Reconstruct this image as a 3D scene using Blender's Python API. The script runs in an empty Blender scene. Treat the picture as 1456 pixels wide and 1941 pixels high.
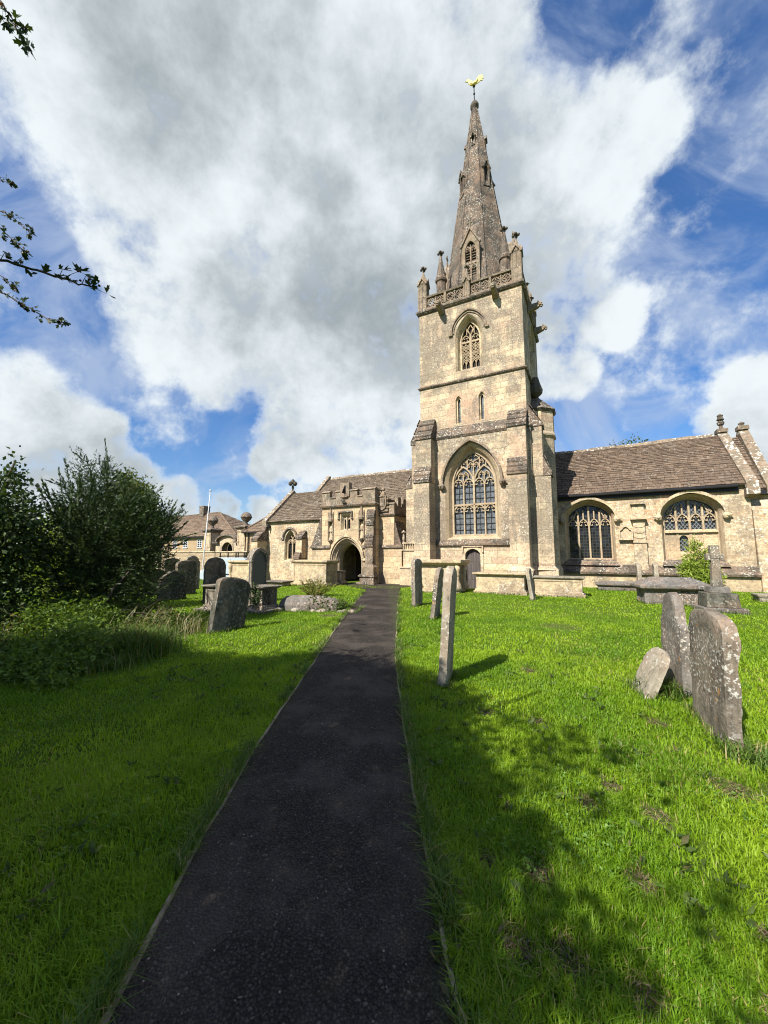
import bpy, bmesh, math, random
import numpy as np
from mathutils import Vector, Matrix, noise as mnoise
from mathutils.geometry import tessellate_polygon
S = bpy.context.scene
COL = S.collection
R = math.radians
random.seed(7)
rng = np.random.default_rng(7)

# ------------------------------------------------------------------ camera
CAM_H = 1.65
cam_d = bpy.data.cameras.new('camera')
cam = bpy.data.objects.new('camera', cam_d)
COL.objects.link(cam)
cam_d.sensor_fit = 'VERTICAL'
cam_d.sensor_height = 36.0
cam_d.lens = 36.0 * 729.0 / 1941.0
cam_d.clip_start = 0.05
cam_d.clip_end = 3000
cam.location = (0, 0, CAM_H)
cam.rotation_euler = (R(90 + 6.3), 0, 0)
S.camera = cam
S.view_settings.view_transform = 'Standard'
S.view_settings.look = 'None'
S.view_settings.exposure = 0.95
S.view_settings.gamma = 1.0
S.cycles.filter_width = 1.1

# ------------------------------------------------------------------ node helper
def nd(nt, typ, ins=None, **props):
    n = nt.nodes.new(typ)
    for k, v in props.items():
        setattr(n, k, v)
    if ins:
        for k, v in ins.items():
            s = n.inputs[k]
            if isinstance(v, bpy.types.NodeSocket):
                nt.links.new(v, s)
            else:
                s.default_value = v
    return n
def math_n(nt, op, a, b=None, clamp=False):
    n = nd(nt, 'ShaderNodeMath', operation=op, use_clamp=clamp)
    for i, v in enumerate((a, b)):
        if v is None: continue
        if isinstance(v, bpy.types.NodeSocket): nt.links.new(v, n.inputs[i])
        else: n.inputs[i].default_value = v
    return n.outputs[0]
def smooth_n(nt, v, lo, hi, a=0.0, b=1.0, interp='SMOOTHSTEP'):
    n = nd(nt, 'ShaderNodeMapRange', {'Value': v, 'From Min': lo, 'From Max': hi, 'To Min': a, 'To Max': b}, interpolation_type=interp)
    return n.outputs[0]
def mix_n(nt, f, a, b, blend='MIX'):
    n = nd(nt, 'ShaderNodeMix', data_type='RGBA', blend_type=blend)
    for k, v in ((0, f), (6, a), (7, b)):
        if isinstance(v, bpy.types.NodeSocket): nt.links.new(v, n.inputs[k])
        else: n.inputs[k].default_value = (*v, 1) if isinstance(v, tuple) and len(v) == 3 else v
    return n.outputs[2]

# ------------------------------------------------------------------ sun and sky
SUN_EL = R(43)
SX, SY = 0.669, 0.743                       # the way the light travels over the ground
sun_d = bpy.data.lights.new('sun', 'SUN')
sun_d.energy = 5.0
sun_d.angle = R(0.5)
sun_d.color = (1.0, 0.945, 0.85)
sun = bpy.data.objects.new('sun', sun_d)
COL.objects.link(sun)
ldir = Vector((SX * math.cos(SUN_EL), SY * math.cos(SUN_EL), -math.sin(SUN_EL))).normalized()
sun.rotation_euler = ldir.to_track_quat('-Z', 'Y').to_euler()

W = bpy.data.worlds.new('World')
S.world = W
W.use_nodes = True
wt = W.node_tree
wt.nodes.clear()
wout = nd(wt, 'ShaderNodeOutputWorld')
sky = nd(wt, 'ShaderNodeTexSky', sky_type='NISHITA', sun_disc=False)
sky.sun_elevation = SUN_EL
sky.sun_rotation = math.atan2(-SX, -SY) % (2 * math.pi)
sky.altitude = 100
sky.air_density = 1.25
sky.dust_density = 0.35
sky.ozone_density = 3.2
SKY_STR = 0.068
dirv = nd(wt, 'ShaderNodeTexCoord').outputs['Generated']
# broad cloud banks: direction (x, y, z), angular radius in degrees
BANKS = [(-0.496,0.453,0.740,9),(-0.383,0.499,0.777,12),(-0.234,0.521,0.821,15),(-0.071,0.553,0.830,15),(0.061,0.548,0.834,10),(-0.493,0.516,0.700,6),(-0.402,0.577,0.711,11),(-0.268,0.622,0.735,14),(-0.090,0.655,0.751,15),(0.103,0.671,0.735,13),(0.265,0.639,0.722,7.5),(0.344,0.602,0.721,5),(0.419,0.592,0.689,4),(0.389,0.621,0.680,5),(0.151,0.562,0.813,7),(-0.487,0.667,0.564,4.5),(-0.409,0.708,0.576,8.5),(-0.467,0.745,0.477,6.5),(-0.285,0.778,0.559,12),(-0.108,0.831,0.545,12),(-0.357,0.830,0.429,6),(-0.211,0.868,0.449,8),(-0.011,0.888,0.459,9),(0.294,0.730,0.617,9),(0.363,0.666,0.651,7),(0.389,0.754,0.530,6.5),(0.456,0.739,0.496,3.5),(0.390,0.818,0.423,4.5),(-0.247,0.936,0.249,3.5),(-0.145,0.949,0.280,5.5),(-0.011,0.951,0.308,7),(0.094,0.920,0.379,8),(-0.682,0.676,0.279,6.5),(-0.643,0.722,0.255,5.5),(-0.569,0.775,0.274,2.5),(-0.682,0.706,0.188,7),(-0.604,0.773,0.195,5),(-0.658,0.743,0.124,6),(-0.539,0.829,0.150,4.5),(-0.470,0.875,0.116,4),(-0.367,0.923,0.115,2.5),(-0.274,0.954,0.119,2.5),(0.677,0.676,0.289,4.5),(0.697,0.676,0.239,6),(0.652,0.718,0.243,3),(0.673,0.714,0.190,4),(0.239,0.812,0.532,9),(0.215,0.873,0.438,8),(0.263,0.772,0.579,9),(-0.220,0.920,0.325,5),(0.044,0.827,0.561,7),(0.018,0.788,0.616,7),(0.9,-0.3,0.35,12),(-0.9,0.1,0.3,10)]
warp = nd(wt, 'ShaderNodeTexNoise', {'Vector': dirv, 'Scale': 3.0, 'Detail': 8.0, 'Roughness': 0.62})
wv = nd(wt, 'ShaderNodeVectorMath', {0: warp.outputs['Color'], 1: (0.5, 0.5, 0.5)}, operation='SUBTRACT').outputs[0]
wv = nd(wt, 'ShaderNodeVectorMath', {0: wv, 'Scale': 0.17}, operation='SCALE').outputs[0]
wdir = nd(wt, 'ShaderNodeVectorMath', {0: dirv, 1: wv}, operation='ADD').outputs[0]
wdir = nd(wt, 'ShaderNodeVectorMath', {0: wdir}, operation='NORMALIZE').outputs[0]
acc = None
for (x, y, z, r) in BANKS:
    l = math.sqrt(x*x + y*y + z*z)
    d = nd(wt, 'ShaderNodeVectorMath', {0: wdir, 1: (x/l, y/l, z/l)}, operation='DOT_PRODUCT').outputs['Value']
    m = smooth_n(wt, d, math.cos(R(r * 1.17 + 0.5)), math.cos(R(r * 0.45)))
    acc = m if acc is None else math_n(wt, 'SMOOTH_MAX', acc, m)
    if acc is not m: acc.node.inputs[2].default_value = 0.25
fb = nd(wt, 'ShaderNodeTexNoise', {'Vector': dirv, 'Scale': 6.5, 'Detail': 10.0, 'Roughness': 0.60, 'Lacunarity': 2.1}).outputs['Fac']
fbc = math_n(wt, 'MULTIPLY', math_n(wt, 'SUBTRACT', fb, 0.5), 3.3)
dens = math_n(wt, 'ADD', acc, fbc)
alpha = smooth_n(wt, dens, 0.12, 0.95)
# self shading: dense middles are greyer, rims and knobs towards the sun are bright
fb2 = nd(wt, 'ShaderNodeTexNoise', {'Vector': wdir, 'Scale': 2.6, 'Detail': 5.0, 'Roughness': 0.5}).outputs['Fac']
grey = None
for (x, y, z, r) in [(0.010,0.850,0.527,10), (-0.07,0.78,0.62,12), (-0.33,0.56,0.76,9), (-0.16,0.62,0.77,11), (-0.29,0.77,0.57,6), (0.16,0.70,0.70,8), (-0.62,0.76,0.19,7), (0.70,0.66,0.17,6), (0.33,0.75,0.58,6)]:
    l = math.sqrt(x*x + y*y + z*z)
    d = nd(wt, 'ShaderNodeVectorMath', {0: wdir, 1: (x/l, y/l, z/l)}, operation='DOT_PRODUCT').outputs['Value']
    m = smooth_n(wt, d, math.cos(R(r * 1.5)), 1.0)
    grey = m if grey is None else math_n(wt, 'MAXIMUM', grey, m)
tk = math_n(wt, 'ADD', math_n(wt, 'MULTIPLY', grey, 0.55), math_n(wt, 'MULTIPLY', math_n(wt, 'SUBTRACT', fb2, 0.5), 2.6))
tk = math_n(wt, 'SUBTRACT', tk, math_n(wt, 'MULTIPLY', math_n(wt, 'SUBTRACT', fb, 0.5), 2.4))
thick = smooth_n(wt, tk, -0.45, 1.15)
thick = math_n(wt, 'MULTIPLY', thick, smooth_n(wt, dens, 0.3, 0.9))
ccol = mix_n(wt, thick, (0.455, 0.49, 0.51), (0.185, 0.213, 0.228))
# thin high cirrus
cm = nd(wt, 'ShaderNodeMapping', {'Vector': dirv, 'Rotation': (0.3, 0.5, 0.6), 'Scale': (1.2, 5.0, 3.0)}).outputs[0]
ci = nd(wt, 'ShaderNodeTexNoise', {'Vector': cm, 'Scale': 1.9, 'Detail': 8.0, 'Roughness': 0.6, 'Distortion': 0.6}).outputs['Fac']
cia = smooth_n(wt, ci, 0.38, 0.70, 0.10, 0.70)
skyc = nd(wt, 'ShaderNodeVectorMath', {0: sky.outputs[0], 'Scale': SKY_STR}, operation='SCALE').outputs[0]
skyh = nd(wt, 'ShaderNodeHueSaturation', {'Saturation': 1.32, 'Value': 1.0, 'Color': mix_n(wt, 1.0, skyc, (0.93, 0.93, 1.08), 'MULTIPLY')}).outputs[0]
c1 = mix_n(wt, cia, skyh, (0.27, 0.32, 0.41))
c2 = mix_n(wt, alpha, c1, ccol)
bg = nd(wt, 'ShaderNodeBackground', {'Color': c2, 'Strength': 1.0})
wt.links.new(bg.outputs[0], wout.inputs[0])
W.cycles.sampling_method = 'MANUAL'
W.cycles.sample_map_resolution = 512

# ------------------------------------------------------------------ mesh builder
class MB:
    def __init__(s):
        s.v = []; s.f = []; s.r = []; s.m = []; s.M = None; s.mi = 0
    def add(s, vs, fs, r=None):
        o = len(s.v)
        if s.M is not None:
            vs = [s.M @ Vector(p) for p in vs]
        s.v += [tuple(p) for p in vs]
        q = random.random() if r is None else r
        for f in fs:
            s.f.append(tuple(i + o for i in f)); s.r.append(q); s.m.append(s.mi)
    def box(s, x0, x1, y0, y1, z0, z1):
        v = [(x0,y0,z0),(x1,y0,z0),(x1,y1,z0),(x0,y1,z0),(x0,y0,z1),(x1,y0,z1),(x1,y1,z1),(x0,y1,z1)]
        s.add(v, [(0,3,2,1),(4,5,6,7),(0,1,5,4),(1,2,6,5),(2,3,7,6),(3,0,4,7)])
    def hexa(s, b, t):                       # eight corners: bottom four, top four
        s.add(list(b) + list(t), [(0,3,2,1),(4,5,6,7),(0,1,5,4),(1,2,6,5),(2,3,7,6),(3,0,4,7)])
    def prism(s, poly, v0, v1, axis='y'):    # (u, z) polygon pushed along y; axis 'x': (v, z) along x; 'z': (x, y) along z
        n = len(poly)
        def mk(p, t):
            return (p[0], t, p[1]) if axis == 'y' else ((t, p[0], p[1]) if axis == 'x' else (p[0], p[1], t))
        v = [mk(p, v0) for p in poly] + [mk(p, v1) for p in poly]
        tri = tessellate_polygon([[Vector((p[0], p[1], 0)) for p in poly]])
        f = [tuple(t) for t in tri] + [tuple(n + i for i in reversed(t)) for t in tri]
        f += [(i, (i+1) % n, n + (i+1) % n, n + i) for i in range(n)]
        s.add(v, f)
    def sheet(s, outer, holes, y):           # flat wall (u, z) with openings, in the plane y
        loops = [[Vector((p[0], p[1], 0)) for p in lp] for lp in [outer] + holes]
        v = [(p.x, y, p.y) for lp in loops for p in lp]
        s.add(v, [tuple(t) for t in tessellate_polygon(loops)])
    def loft(s, l0, y0, l1, y1):             # strip between two equal (u, z) loops
        n = len(l0)
        s.add([(p[0], y0, p[1]) for p in l0] + [(p[0], y1, p[1]) for p in l1],
              [(i, (i+1) % n, n + (i+1) % n, n + i) for i in range(n)])
    def bar(s, path, w, y0, y1, closed=False):   # flat bar of width w following a (u, z) path
        P = [Vector(p) for p in path]; n = len(P); L = []; Rr = []
        for i in range(n):
            a = P[(i-1) % n] if (closed or i > 0) else None
            b = P[(i+1) % n] if (closed or i < n-1) else None
            d1 = (P[i]-a).normalized() if a is not None else (b-P[i]).normalized()
            d2 = (b-P[i]).normalized() if b is not None else d1
            t = d1 + d2
            if t.length < 1e-4: t = d1.copy()
            t.normalize(); nn = Vector((-t.y, t.x)); c = max(0.5, nn.dot(Vector((-d1.y, d1.x))))
            L.append(P[i] + nn*(w/2/c)); Rr.append(P[i] - nn*(w/2/c))
        v = []
        for i in range(n):
            v += [(L[i].x, y0, L[i].y), (Rr[i].x, y0, Rr[i].y), (Rr[i].x, y1, Rr[i].y), (L[i].x, y1, L[i].y)]
        f = []
        for i in range(n if closed else n-1):
            a = 4*i; b = 4*((i+1) % n)
            f += [(a+k, b+k, b+(k+1) % 4, a+(k+1) % 4) for k in range(4)]
        if not closed: f += [(0,1,2,3), (4*n-1,4*n-2,4*n-3,4*n-4)]
        s.add(v, f)
    def lathe(s, prof, c=(0,0,0), n=12, ph=0.0):
        v = []; f = []
        for r, z in prof:
            for k in range(n):
                a = 2*math.pi*k/n + ph
                v.append((c[0]+r*math.cos(a), c[1]+r*math.sin(a), c[2]+z))
        m = len(prof)
        for j in range(m-1):
            for k in range(n):
                f.append((j*n+k, j*n+(k+1) % n, (j+1)*n+(k+1) % n, (j+1)*n+k))
        f.append(tuple(reversed(range(n)))); f.append(tuple((m-1)*n+k for k in range(n)))
        s.add(v, f)
    def tube(s, pts, rad, n=8):
        pts = [Vector(p) for p in pts]; v = []; f = []; m = len(pts)
        for i, p in enumerate(pts):
            t = (pts[min(i+1, m-1)] - pts[max(i-1, 0)]).normalized()
            a = t.cross(Vector((0.13, 0.31, 0.94))); 
            if a.length < 1e-3: a = t.cross(Vector((1, 0, 0)))
            a.normalize(); b = t.cross(a)
            r = rad[i] if isinstance(rad, (list, tuple)) else rad
            for k in range(n):
                q = 2*math.pi*k/n
                v.append(p + (a*math.cos(q) + b*math.sin(q))*r)
        for i in range(m-1):
            for k in range(n):
                f.append((i*n+k, i*n+(k+1) % n, (i+1)*n+(k+1) % n, (i+1)*n+k))
        f.append(tuple(reversed(range(n)))); f.append(tuple((m-1)*n+k for k in range(n)))
        s.add(v, f)
    def build(s, name, mats, parent=None, smooth=False, bevel=0.0, loc=None, weld=True):
        me = bpy.data.meshes.new(name)
        me.from_pydata(s.v, [], s.f)
        mats = mats if isinstance(mats, (list, tuple)) else [mats]
        for m in mats: me.materials.append(m)
        me.polygons.foreach_set('material_index', s.m)
        at = me.attributes.new('rnd', 'FLOAT', 'FACE')
        at.data.foreach_set('value', s.r)
        bm = bmesh.new(); bm.from_mesh(me)
        if weld: bmesh.ops.remove_doubles(bm, verts=bm.verts, dist=0.0004)
        bmesh.ops.recalc_face_normals(bm, faces=bm.faces)
        uv = bm.loops.layers.uv.new('UVMap')
        for fc in bm.faces:
            nn = fc.normal
            if abs(nn.z) > 0.92: t = Vector((1, 0, 0)); b = Vector((0, 1, 0))
            else:
                t = Vector((-nn.y, nn.x, 0)).normalized()
                b = nn.cross(t); 
                if b.z < 0: b = -b
            off = 3.7 if abs(nn.x) > abs(nn.y) else 0.0
            for lp in fc.loops:
                co = lp.vert.co
                lp[uv].uv = (co.dot(t) + off, co.z if abs(nn.z) < 0.3 else co.dot(b))
            fc.smooth = smooth
        bm.to_mesh(me); bm.free()
        o = bpy.data.objects.new(name, me)
        COL.objects.link(o)
        if parent is not None: o.parent = parent
        if loc is not None: o.location = loc
        if bevel > 0:
            md = o.modifiers.new('bevel', 'BEVEL'); md.width = bevel; md.segments = 2; md.limit_method = 'ANGLE'; md.angle_limit = R(35)
        return o

def tag(o, label=None, cat=None, group=None, kind=None):
    if label: o['label'] = label
    if cat: o['category'] = cat
    if group: o['group'] = group
    if kind: o['kind'] = kind
    return o
def empty(name, loc, rz=0.0):
    o = bpy.data.objects.new(name, None); COL.objects.link(o)
    o.location = loc; o.rotation_euler = (0, 0, rz); o.empty_display_size = 0.2
    return o
def np_mesh(name, verts, quads, tris, mats, rnd=None, parent=None, smooth=False, uvq=None):
    """fast mesh from numpy arrays; rnd: per-face value, quads first"""
    nq, ntr = len(quads), len(tris)
    me = bpy.data.meshes.new(name)
    me.vertices.add(len(verts)); me.vertices.foreach_set('co', np.asarray(verts, np.float32).ravel())
    loops = np.concatenate([np.asarray(quads, np.int32).ravel(), np.asarray(tris, np.int32).ravel()])
    me.loops.add(len(loops)); me.loops.foreach_set('vertex_index', loops)
    tot = np.concatenate([np.full(nq, 4, np.int32), np.full(ntr, 3, np.int32)])
    st = np.concatenate([[0], np.cumsum(tot)[:-1]]).astype(np.int32)
    me.polygons.add(nq + ntr); me.polygons.foreach_set('loop_start', st); me.polygons.foreach_set('loop_total', tot)
    for m in (mats if isinstance(mats, (list, tuple)) else [mats]): me.materials.append(m)
    if rnd is not None:
        at = me.attributes.new('rnd', 'FLOAT', 'FACE'); at.data.foreach_set('value', np.asarray(rnd, np.float32))
    me.update(calc_edges=True)
    if smooth: me.polygons.foreach_set('use_smooth', np.ones(nq+ntr, bool))
    o = bpy.data.objects.new(name, me); COL.objects.link(o)
    if parent is not None: o.parent = parent
    return o

# ------------------------------------------------------------------ materials
def new_mat(name):
    m = bpy.data.materials.new(name); m.use_nodes = True
    nt = m.node_tree; nt.nodes.clear()
    out = nd(nt, 'ShaderNodeOutputMaterial')
    return m, nt, out
def principled(nt, out, col, rough=0.85, normal=None, spec=0.25, metallic=0.0):
    ins = {'Base Color': col, 'Roughness': rough, 'Specular IOR Level': spec, 'Metallic': metallic}
    if normal is not None: ins['Normal'] = normal
    p = nd(nt, 'ShaderNodeBsdfPrincipled', ins)
    nt.links.new(p.outputs[0], out.inputs[0])
    return p
def c4(c): return (*c, 1)

def stone_mat(name, A, B, grime, brick=(0.62, 0.29), mortar=0.010, mcol=None, grime_rng=(0.48, 0.66), grime_amt=0.75,
              lichen=0.5, lcol=(0.62, 0.60, 0.54), orange=0.0, bump=0.35, patch=(0.42, 0.28, 0.19), patch_amt=0.35, spk=22.0, streak=False, zg=None, repair=None):
    A, B, grime, patch = [tuple(x*0.90 for x in q) for q in (A, B, grime, patch)]
    m, nt, out = new_mat(name)
    tc = nd(nt, 'ShaderNodeTexCoord'); uv = tc.outputs['UV']; ob = tc.outputs['Object']
    fine = nd(nt, 'ShaderNodeTexNoise', {'Vector': ob, 'Scale': 9.0, 'Detail': 6.0, 'Roughness': 0.65})
    if brick:
        wob = nd(nt, 'ShaderNodeVectorMath', {0: fine.outputs['Color'], 'Scale': 0.035}, operation='SCALE').outputs[0]
        u2 = nd(nt, 'ShaderNodeVectorMath', {0: uv, 1: wob}, operation='ADD').outputs[0]
        br = nd(nt, 'ShaderNodeTexBrick', {'Vector': u2, 'Color1': c4(A), 'Color2': c4(B), 'Mortar': c4(mcol or tuple(x*0.5 for x in B)),
                'Scale': 1.0, 'Mortar Size': mortar, 'Mortar Smooth': 0.4, 'Bias': 0.0, 'Brick Width': brick[0], 'Row Height': brick[1]},
                offset=0.43, squash=1.35, squash_frequency=3)
        base = br.outputs['Color']; bfac = br.outputs['Fac']
        # a second, coarser set of replaced blocks with their own tint
        br2 = nd(nt, 'ShaderNodeTexBrick', {'Vector': u2, 'Color1': (0, 0, 0, 1), 'Color2': (1, 1, 1, 1), 'Mortar': (0, 0, 0, 1), 'Scale': 1.0, 'Mortar Size': 0.0,
                'Bias': -0.25, 'Brick Width': brick[0]*1.0, 'Row Height': brick[1]}, offset=0.43, squash=1.35, squash_frequency=3)
        pn = nd(nt, 'ShaderNodeTexNoise', {'Vector': ob, 'Scale': 0.55, 'Detail': 3.0}).outputs['Fac']
        pf = math_n(nt, 'MULTIPLY', smooth_n(nt, br2.outputs['Color'], 0.55, 0.8), smooth_n(nt, pn, 0.42, 0.6, 0.0, patch_amt))
        base = mix_n(nt, pf, base, patch)
    else:
        n0 = nd(nt, 'ShaderNodeTexNoise', {'Vector': ob, 'Scale': 3.0, 'Detail': 5.0}).outputs['Fac']
        base = mix_n(nt, smooth_n(nt, n0, 0.35, 0.65), A, B); bfac = None
    if repair:                                # rebuilt stretch of wall in a pinker stone: (u0, u1, z0, z1, colour, amount)
        s3 = nd(nt, 'ShaderNodeSeparateXYZ', {0: nd(nt, 'ShaderNodeVectorMath', {0: ob, 1: nd(nt, 'ShaderNodeVectorMath', {0: nd(nt, 'ShaderNodeTexNoise', {'Vector': ob, 'Scale': 2.2, 'Detail': 4.0}).outputs['Color'], 'Scale': 0.9}, operation='SCALE').outputs[0]}, operation='ADD').outputs[0]})
        for (u0, u1, z0, z1, rc, ra) in repair:
            k = math_n(nt, 'MULTIPLY', math_n(nt, 'MULTIPLY', smooth_n(nt, s3.outputs[0], u0+0.3, u0+0.6), smooth_n(nt, s3.outputs[0], u1+0.3, u1+0.6, 1.0, 0.0)), math_n(nt, 'MULTIPLY', smooth_n(nt, s3.outputs[2], z0+0.3, z0+0.6), smooth_n(nt, s3.outputs[2], z1+0.3, z1+0.6, 1.0, 0.0)))
            base = mix_n(nt, math_n(nt, 'MULTIPLY', k, ra), base, rc)
    mid = nd(nt, 'ShaderNodeTexNoise', {'Vector': ob, 'Scale': 1.7, 'Detail': 8.0, 'Roughness': 0.68}).outputs['Fac']
    base = mix_n(nt, smooth_n(nt, mid, 0.44, 0.58, 0.0, 0.55), base, tuple(a*0.5+b*0.5 for a, b in zip(B, patch)))
    if streak:
        mp = nd(nt, 'ShaderNodeMapping', {'Vector': ob, 'Scale': (3.0, 3.0, 0.35)}).outputs[0]
        gv = nd(nt, 'ShaderNodeTexNoise', {'Vector': mp, 'Scale': 1.0, 'Detail': 7.0, 'Roughness': 0.66}).outputs['Fac']
    else:
        gv = nd(nt, 'ShaderNodeTexNoise', {'Vector': ob, 'Scale': 0.75, 'Detail': 9.0, 'Roughness': 0.7}).outputs['Fac']
    if zg:                                    # heights where rain-washed grime gathers (m, weight)
        zz = nd(nt, 'ShaderNodeSeparateXYZ', {0: ob}).outputs[2]
        rm = nd(nt, 'ShaderNodeMapping', {'Vector': ob, 'Scale': (2.6, 2.6, 0.22)}).outputs[0]
        run = smooth_n(nt, nd(nt, 'ShaderNodeTexNoise', {'Vector': rm, 'Scale': 1.0, 'Detail': 5.0, 'Roughness': 0.6}).outputs['Fac'], 0.38, 0.62, 0.25, 1.9)
        for (z0, z1, z2, wgt) in zg:
            up = smooth_n(nt, zz, z0, z1); dn = smooth_n(nt, zz, z1, z2, 1.0, 0.0)
            gv = math_n(nt, 'ADD', gv, math_n(nt, 'MULTIPLY', math_n(nt, 'MULTIPLY', math_n(nt, 'MULTIPLY', up, dn), wgt), run))
    base = mix_n(nt, smooth_n(nt, gv, grime_rng[0], grime_rng[1], 0.0, grime_amt), base, grime)
    f2 = fine.outputs['Fac']
    base = mix_n(nt, 1.0, base, mix_n(nt, f2, (0.40, 0.40, 0.41), (1.58, 1.56, 1.53)), 'MULTIPLY')
    # lichen crusts and pale freckles
    lz = nd(nt, 'ShaderNodeTexNoise', {'Vector': ob, 'Scale': 1.3, 'Detail': 4.0}).outputs['Fac']
    ls = nd(nt, 'ShaderNodeTexNoise', {'Vector': ob, 'Scale': spk, 'Detail': 3.0, 'Roughness': 0.6}).outputs['Fac']
    lf = math_n(nt, 'MULTIPLY', smooth_n(nt, ls, 0.55, 0.62), smooth_n(nt, lz, 0.38, 0.58, 0.12*lichen, lichen))
    base = mix_n(nt, lf, base, lcol)
    ds = nd(nt, 'ShaderNodeTexNoise', {'Vector': ob, 'Scale': spk*0.8, 'Detail': 4.0, 'Roughness': 0.7, 'W': 3.0}, noise_dimensions='4D').outputs['Fac']
    base = mix_n(nt, smooth_n(nt, ds, 0.55, 0.64, 0.0, 0.6), base, tuple(g*0.55 for g in grime))
    if orange > 0:
        on = nd(nt, 'ShaderNodeTexNoise', {'Vector': ob, 'Scale': 6.0, 'Detail': 5.0, 'Roughness': 0.6, 'W': 9.0}, noise_dimensions='4D').outputs['Fac']
        base = mix_n(nt, smooth_n(nt, on, 0.62, 0.68, 0.0, orange), base, (0.55, 0.26, 0.05))
    h = math_n(nt, 'MULTIPLY', f2, 0.55)
    h = math_n(nt, 'ADD', h, math_n(nt, 'MULTIPLY', ls, 0.30))
    if bfac is not None: h = math_n(nt, 'SUBTRACT', h, math_n(nt, 'MULTIPLY', bfac, 0.6))
    nb = nd(nt, 'ShaderNodeBump', {'Strength': bump, 'Distance': 0.03, 'Height': h}).outputs[0]
    principled(nt, out, base, 0.92, nb, 0.15)
    return m
def plain_mat(name, col, rough=0.6, metallic=0.0, spec=0.3, var=0.25, scale=6.0, bump=0.1):
    m, nt, out = new_mat(name)
    ob = nd(nt, 'ShaderNodeTexCoord').outputs['Object']
    n = nd(nt, 'ShaderNodeTexNoise', {'Vector': ob, 'Scale': scale, 'Detail': 6.0, 'Roughness': 0.6}).outputs['Fac']
    base = mix_n(nt, n, tuple(c*(1-var) for c in col), tuple(min(1, c*(1+var)) for c in col))
    nb = nd(nt, 'ShaderNodeBump', {'Strength': bump, 'Distance': 0.02, 'Height': n}).outputs[0]
    principled(nt, out, base, rough, nb, spec, metallic)
    return m
def tile_mat(name, A, B, C, lich=(0.46, 0.44, 0.38), lamt=0.5):
    m, nt, out = new_mat(name)
    ob = nd(nt, 'ShaderNodeTexCoord').outputs['Object']
    r = nd(nt, 'ShaderNodeAttribute', attribute_name='rnd').outputs['Fac']
    n = nd(nt, 'ShaderNodeTexNoise', {'Vector': ob, 'Scale': 5.0, 'Detail': 7.0, 'Roughness': 0.7}).outputs['Fac']
    big = nd(nt, 'ShaderNodeTexNoise', {'Vector': ob, 'Scale': 0.6, 'Detail': 4.0}).outputs['Fac']
    base = mix_n(nt, r, A, B)
    base = mix_n(nt, smooth_n(nt, big, 0.45, 0.65, 0, 0.6), base, C)
    base = mix_n(nt, 1.0, base, mix_n(nt, n, (0.55, 0.55, 0.55), (1.4, 1.4, 1.4)), 'MULTIPLY')
    ls = nd(nt, 'ShaderNodeTexNoise', {'Vector': ob, 'Scale': 9.0, 'Detail': 5.0, 'Roughness': 0.6, 'W': 5.0}, noise_dimensions='4D').outputs['Fac']
    r2 = nd(nt, 'ShaderNodeMath', {0: math_n(nt, 'MULTIPLY', r, 37.0)}, operation='FRACT').outputs[0]
    lf = math_n(nt, 'MULTIPLY', smooth_n(nt, ls, 0.54, 0.66), smooth_n(nt, r2, 0.35, 0.95, 0.2, lamt))
    lp = nd(nt, 'ShaderNodeTexNoise', {'Vector': ob, 'Scale': 1.1, 'Detail': 6.0, 'Roughness': 0.65, 'W': 2.0}, noise_dimensions='4D').outputs['Fac']
    base = mix_n(nt, smooth_n(nt, lp, 0.56, 0.70, 0, 0.22), base, tuple(0.5*x + 0.5*y for x, y in zip(C, lich)))
    base = mix_n(nt, lf, base, lich)
    nb = nd(nt, 'ShaderNodeBump', {'Strength': 0.3, 'Distance': 0.02, 'Height': n}).outputs[0]
    principled(nt, out, base, 0.9, nb, 0.15)
    return m
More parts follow.
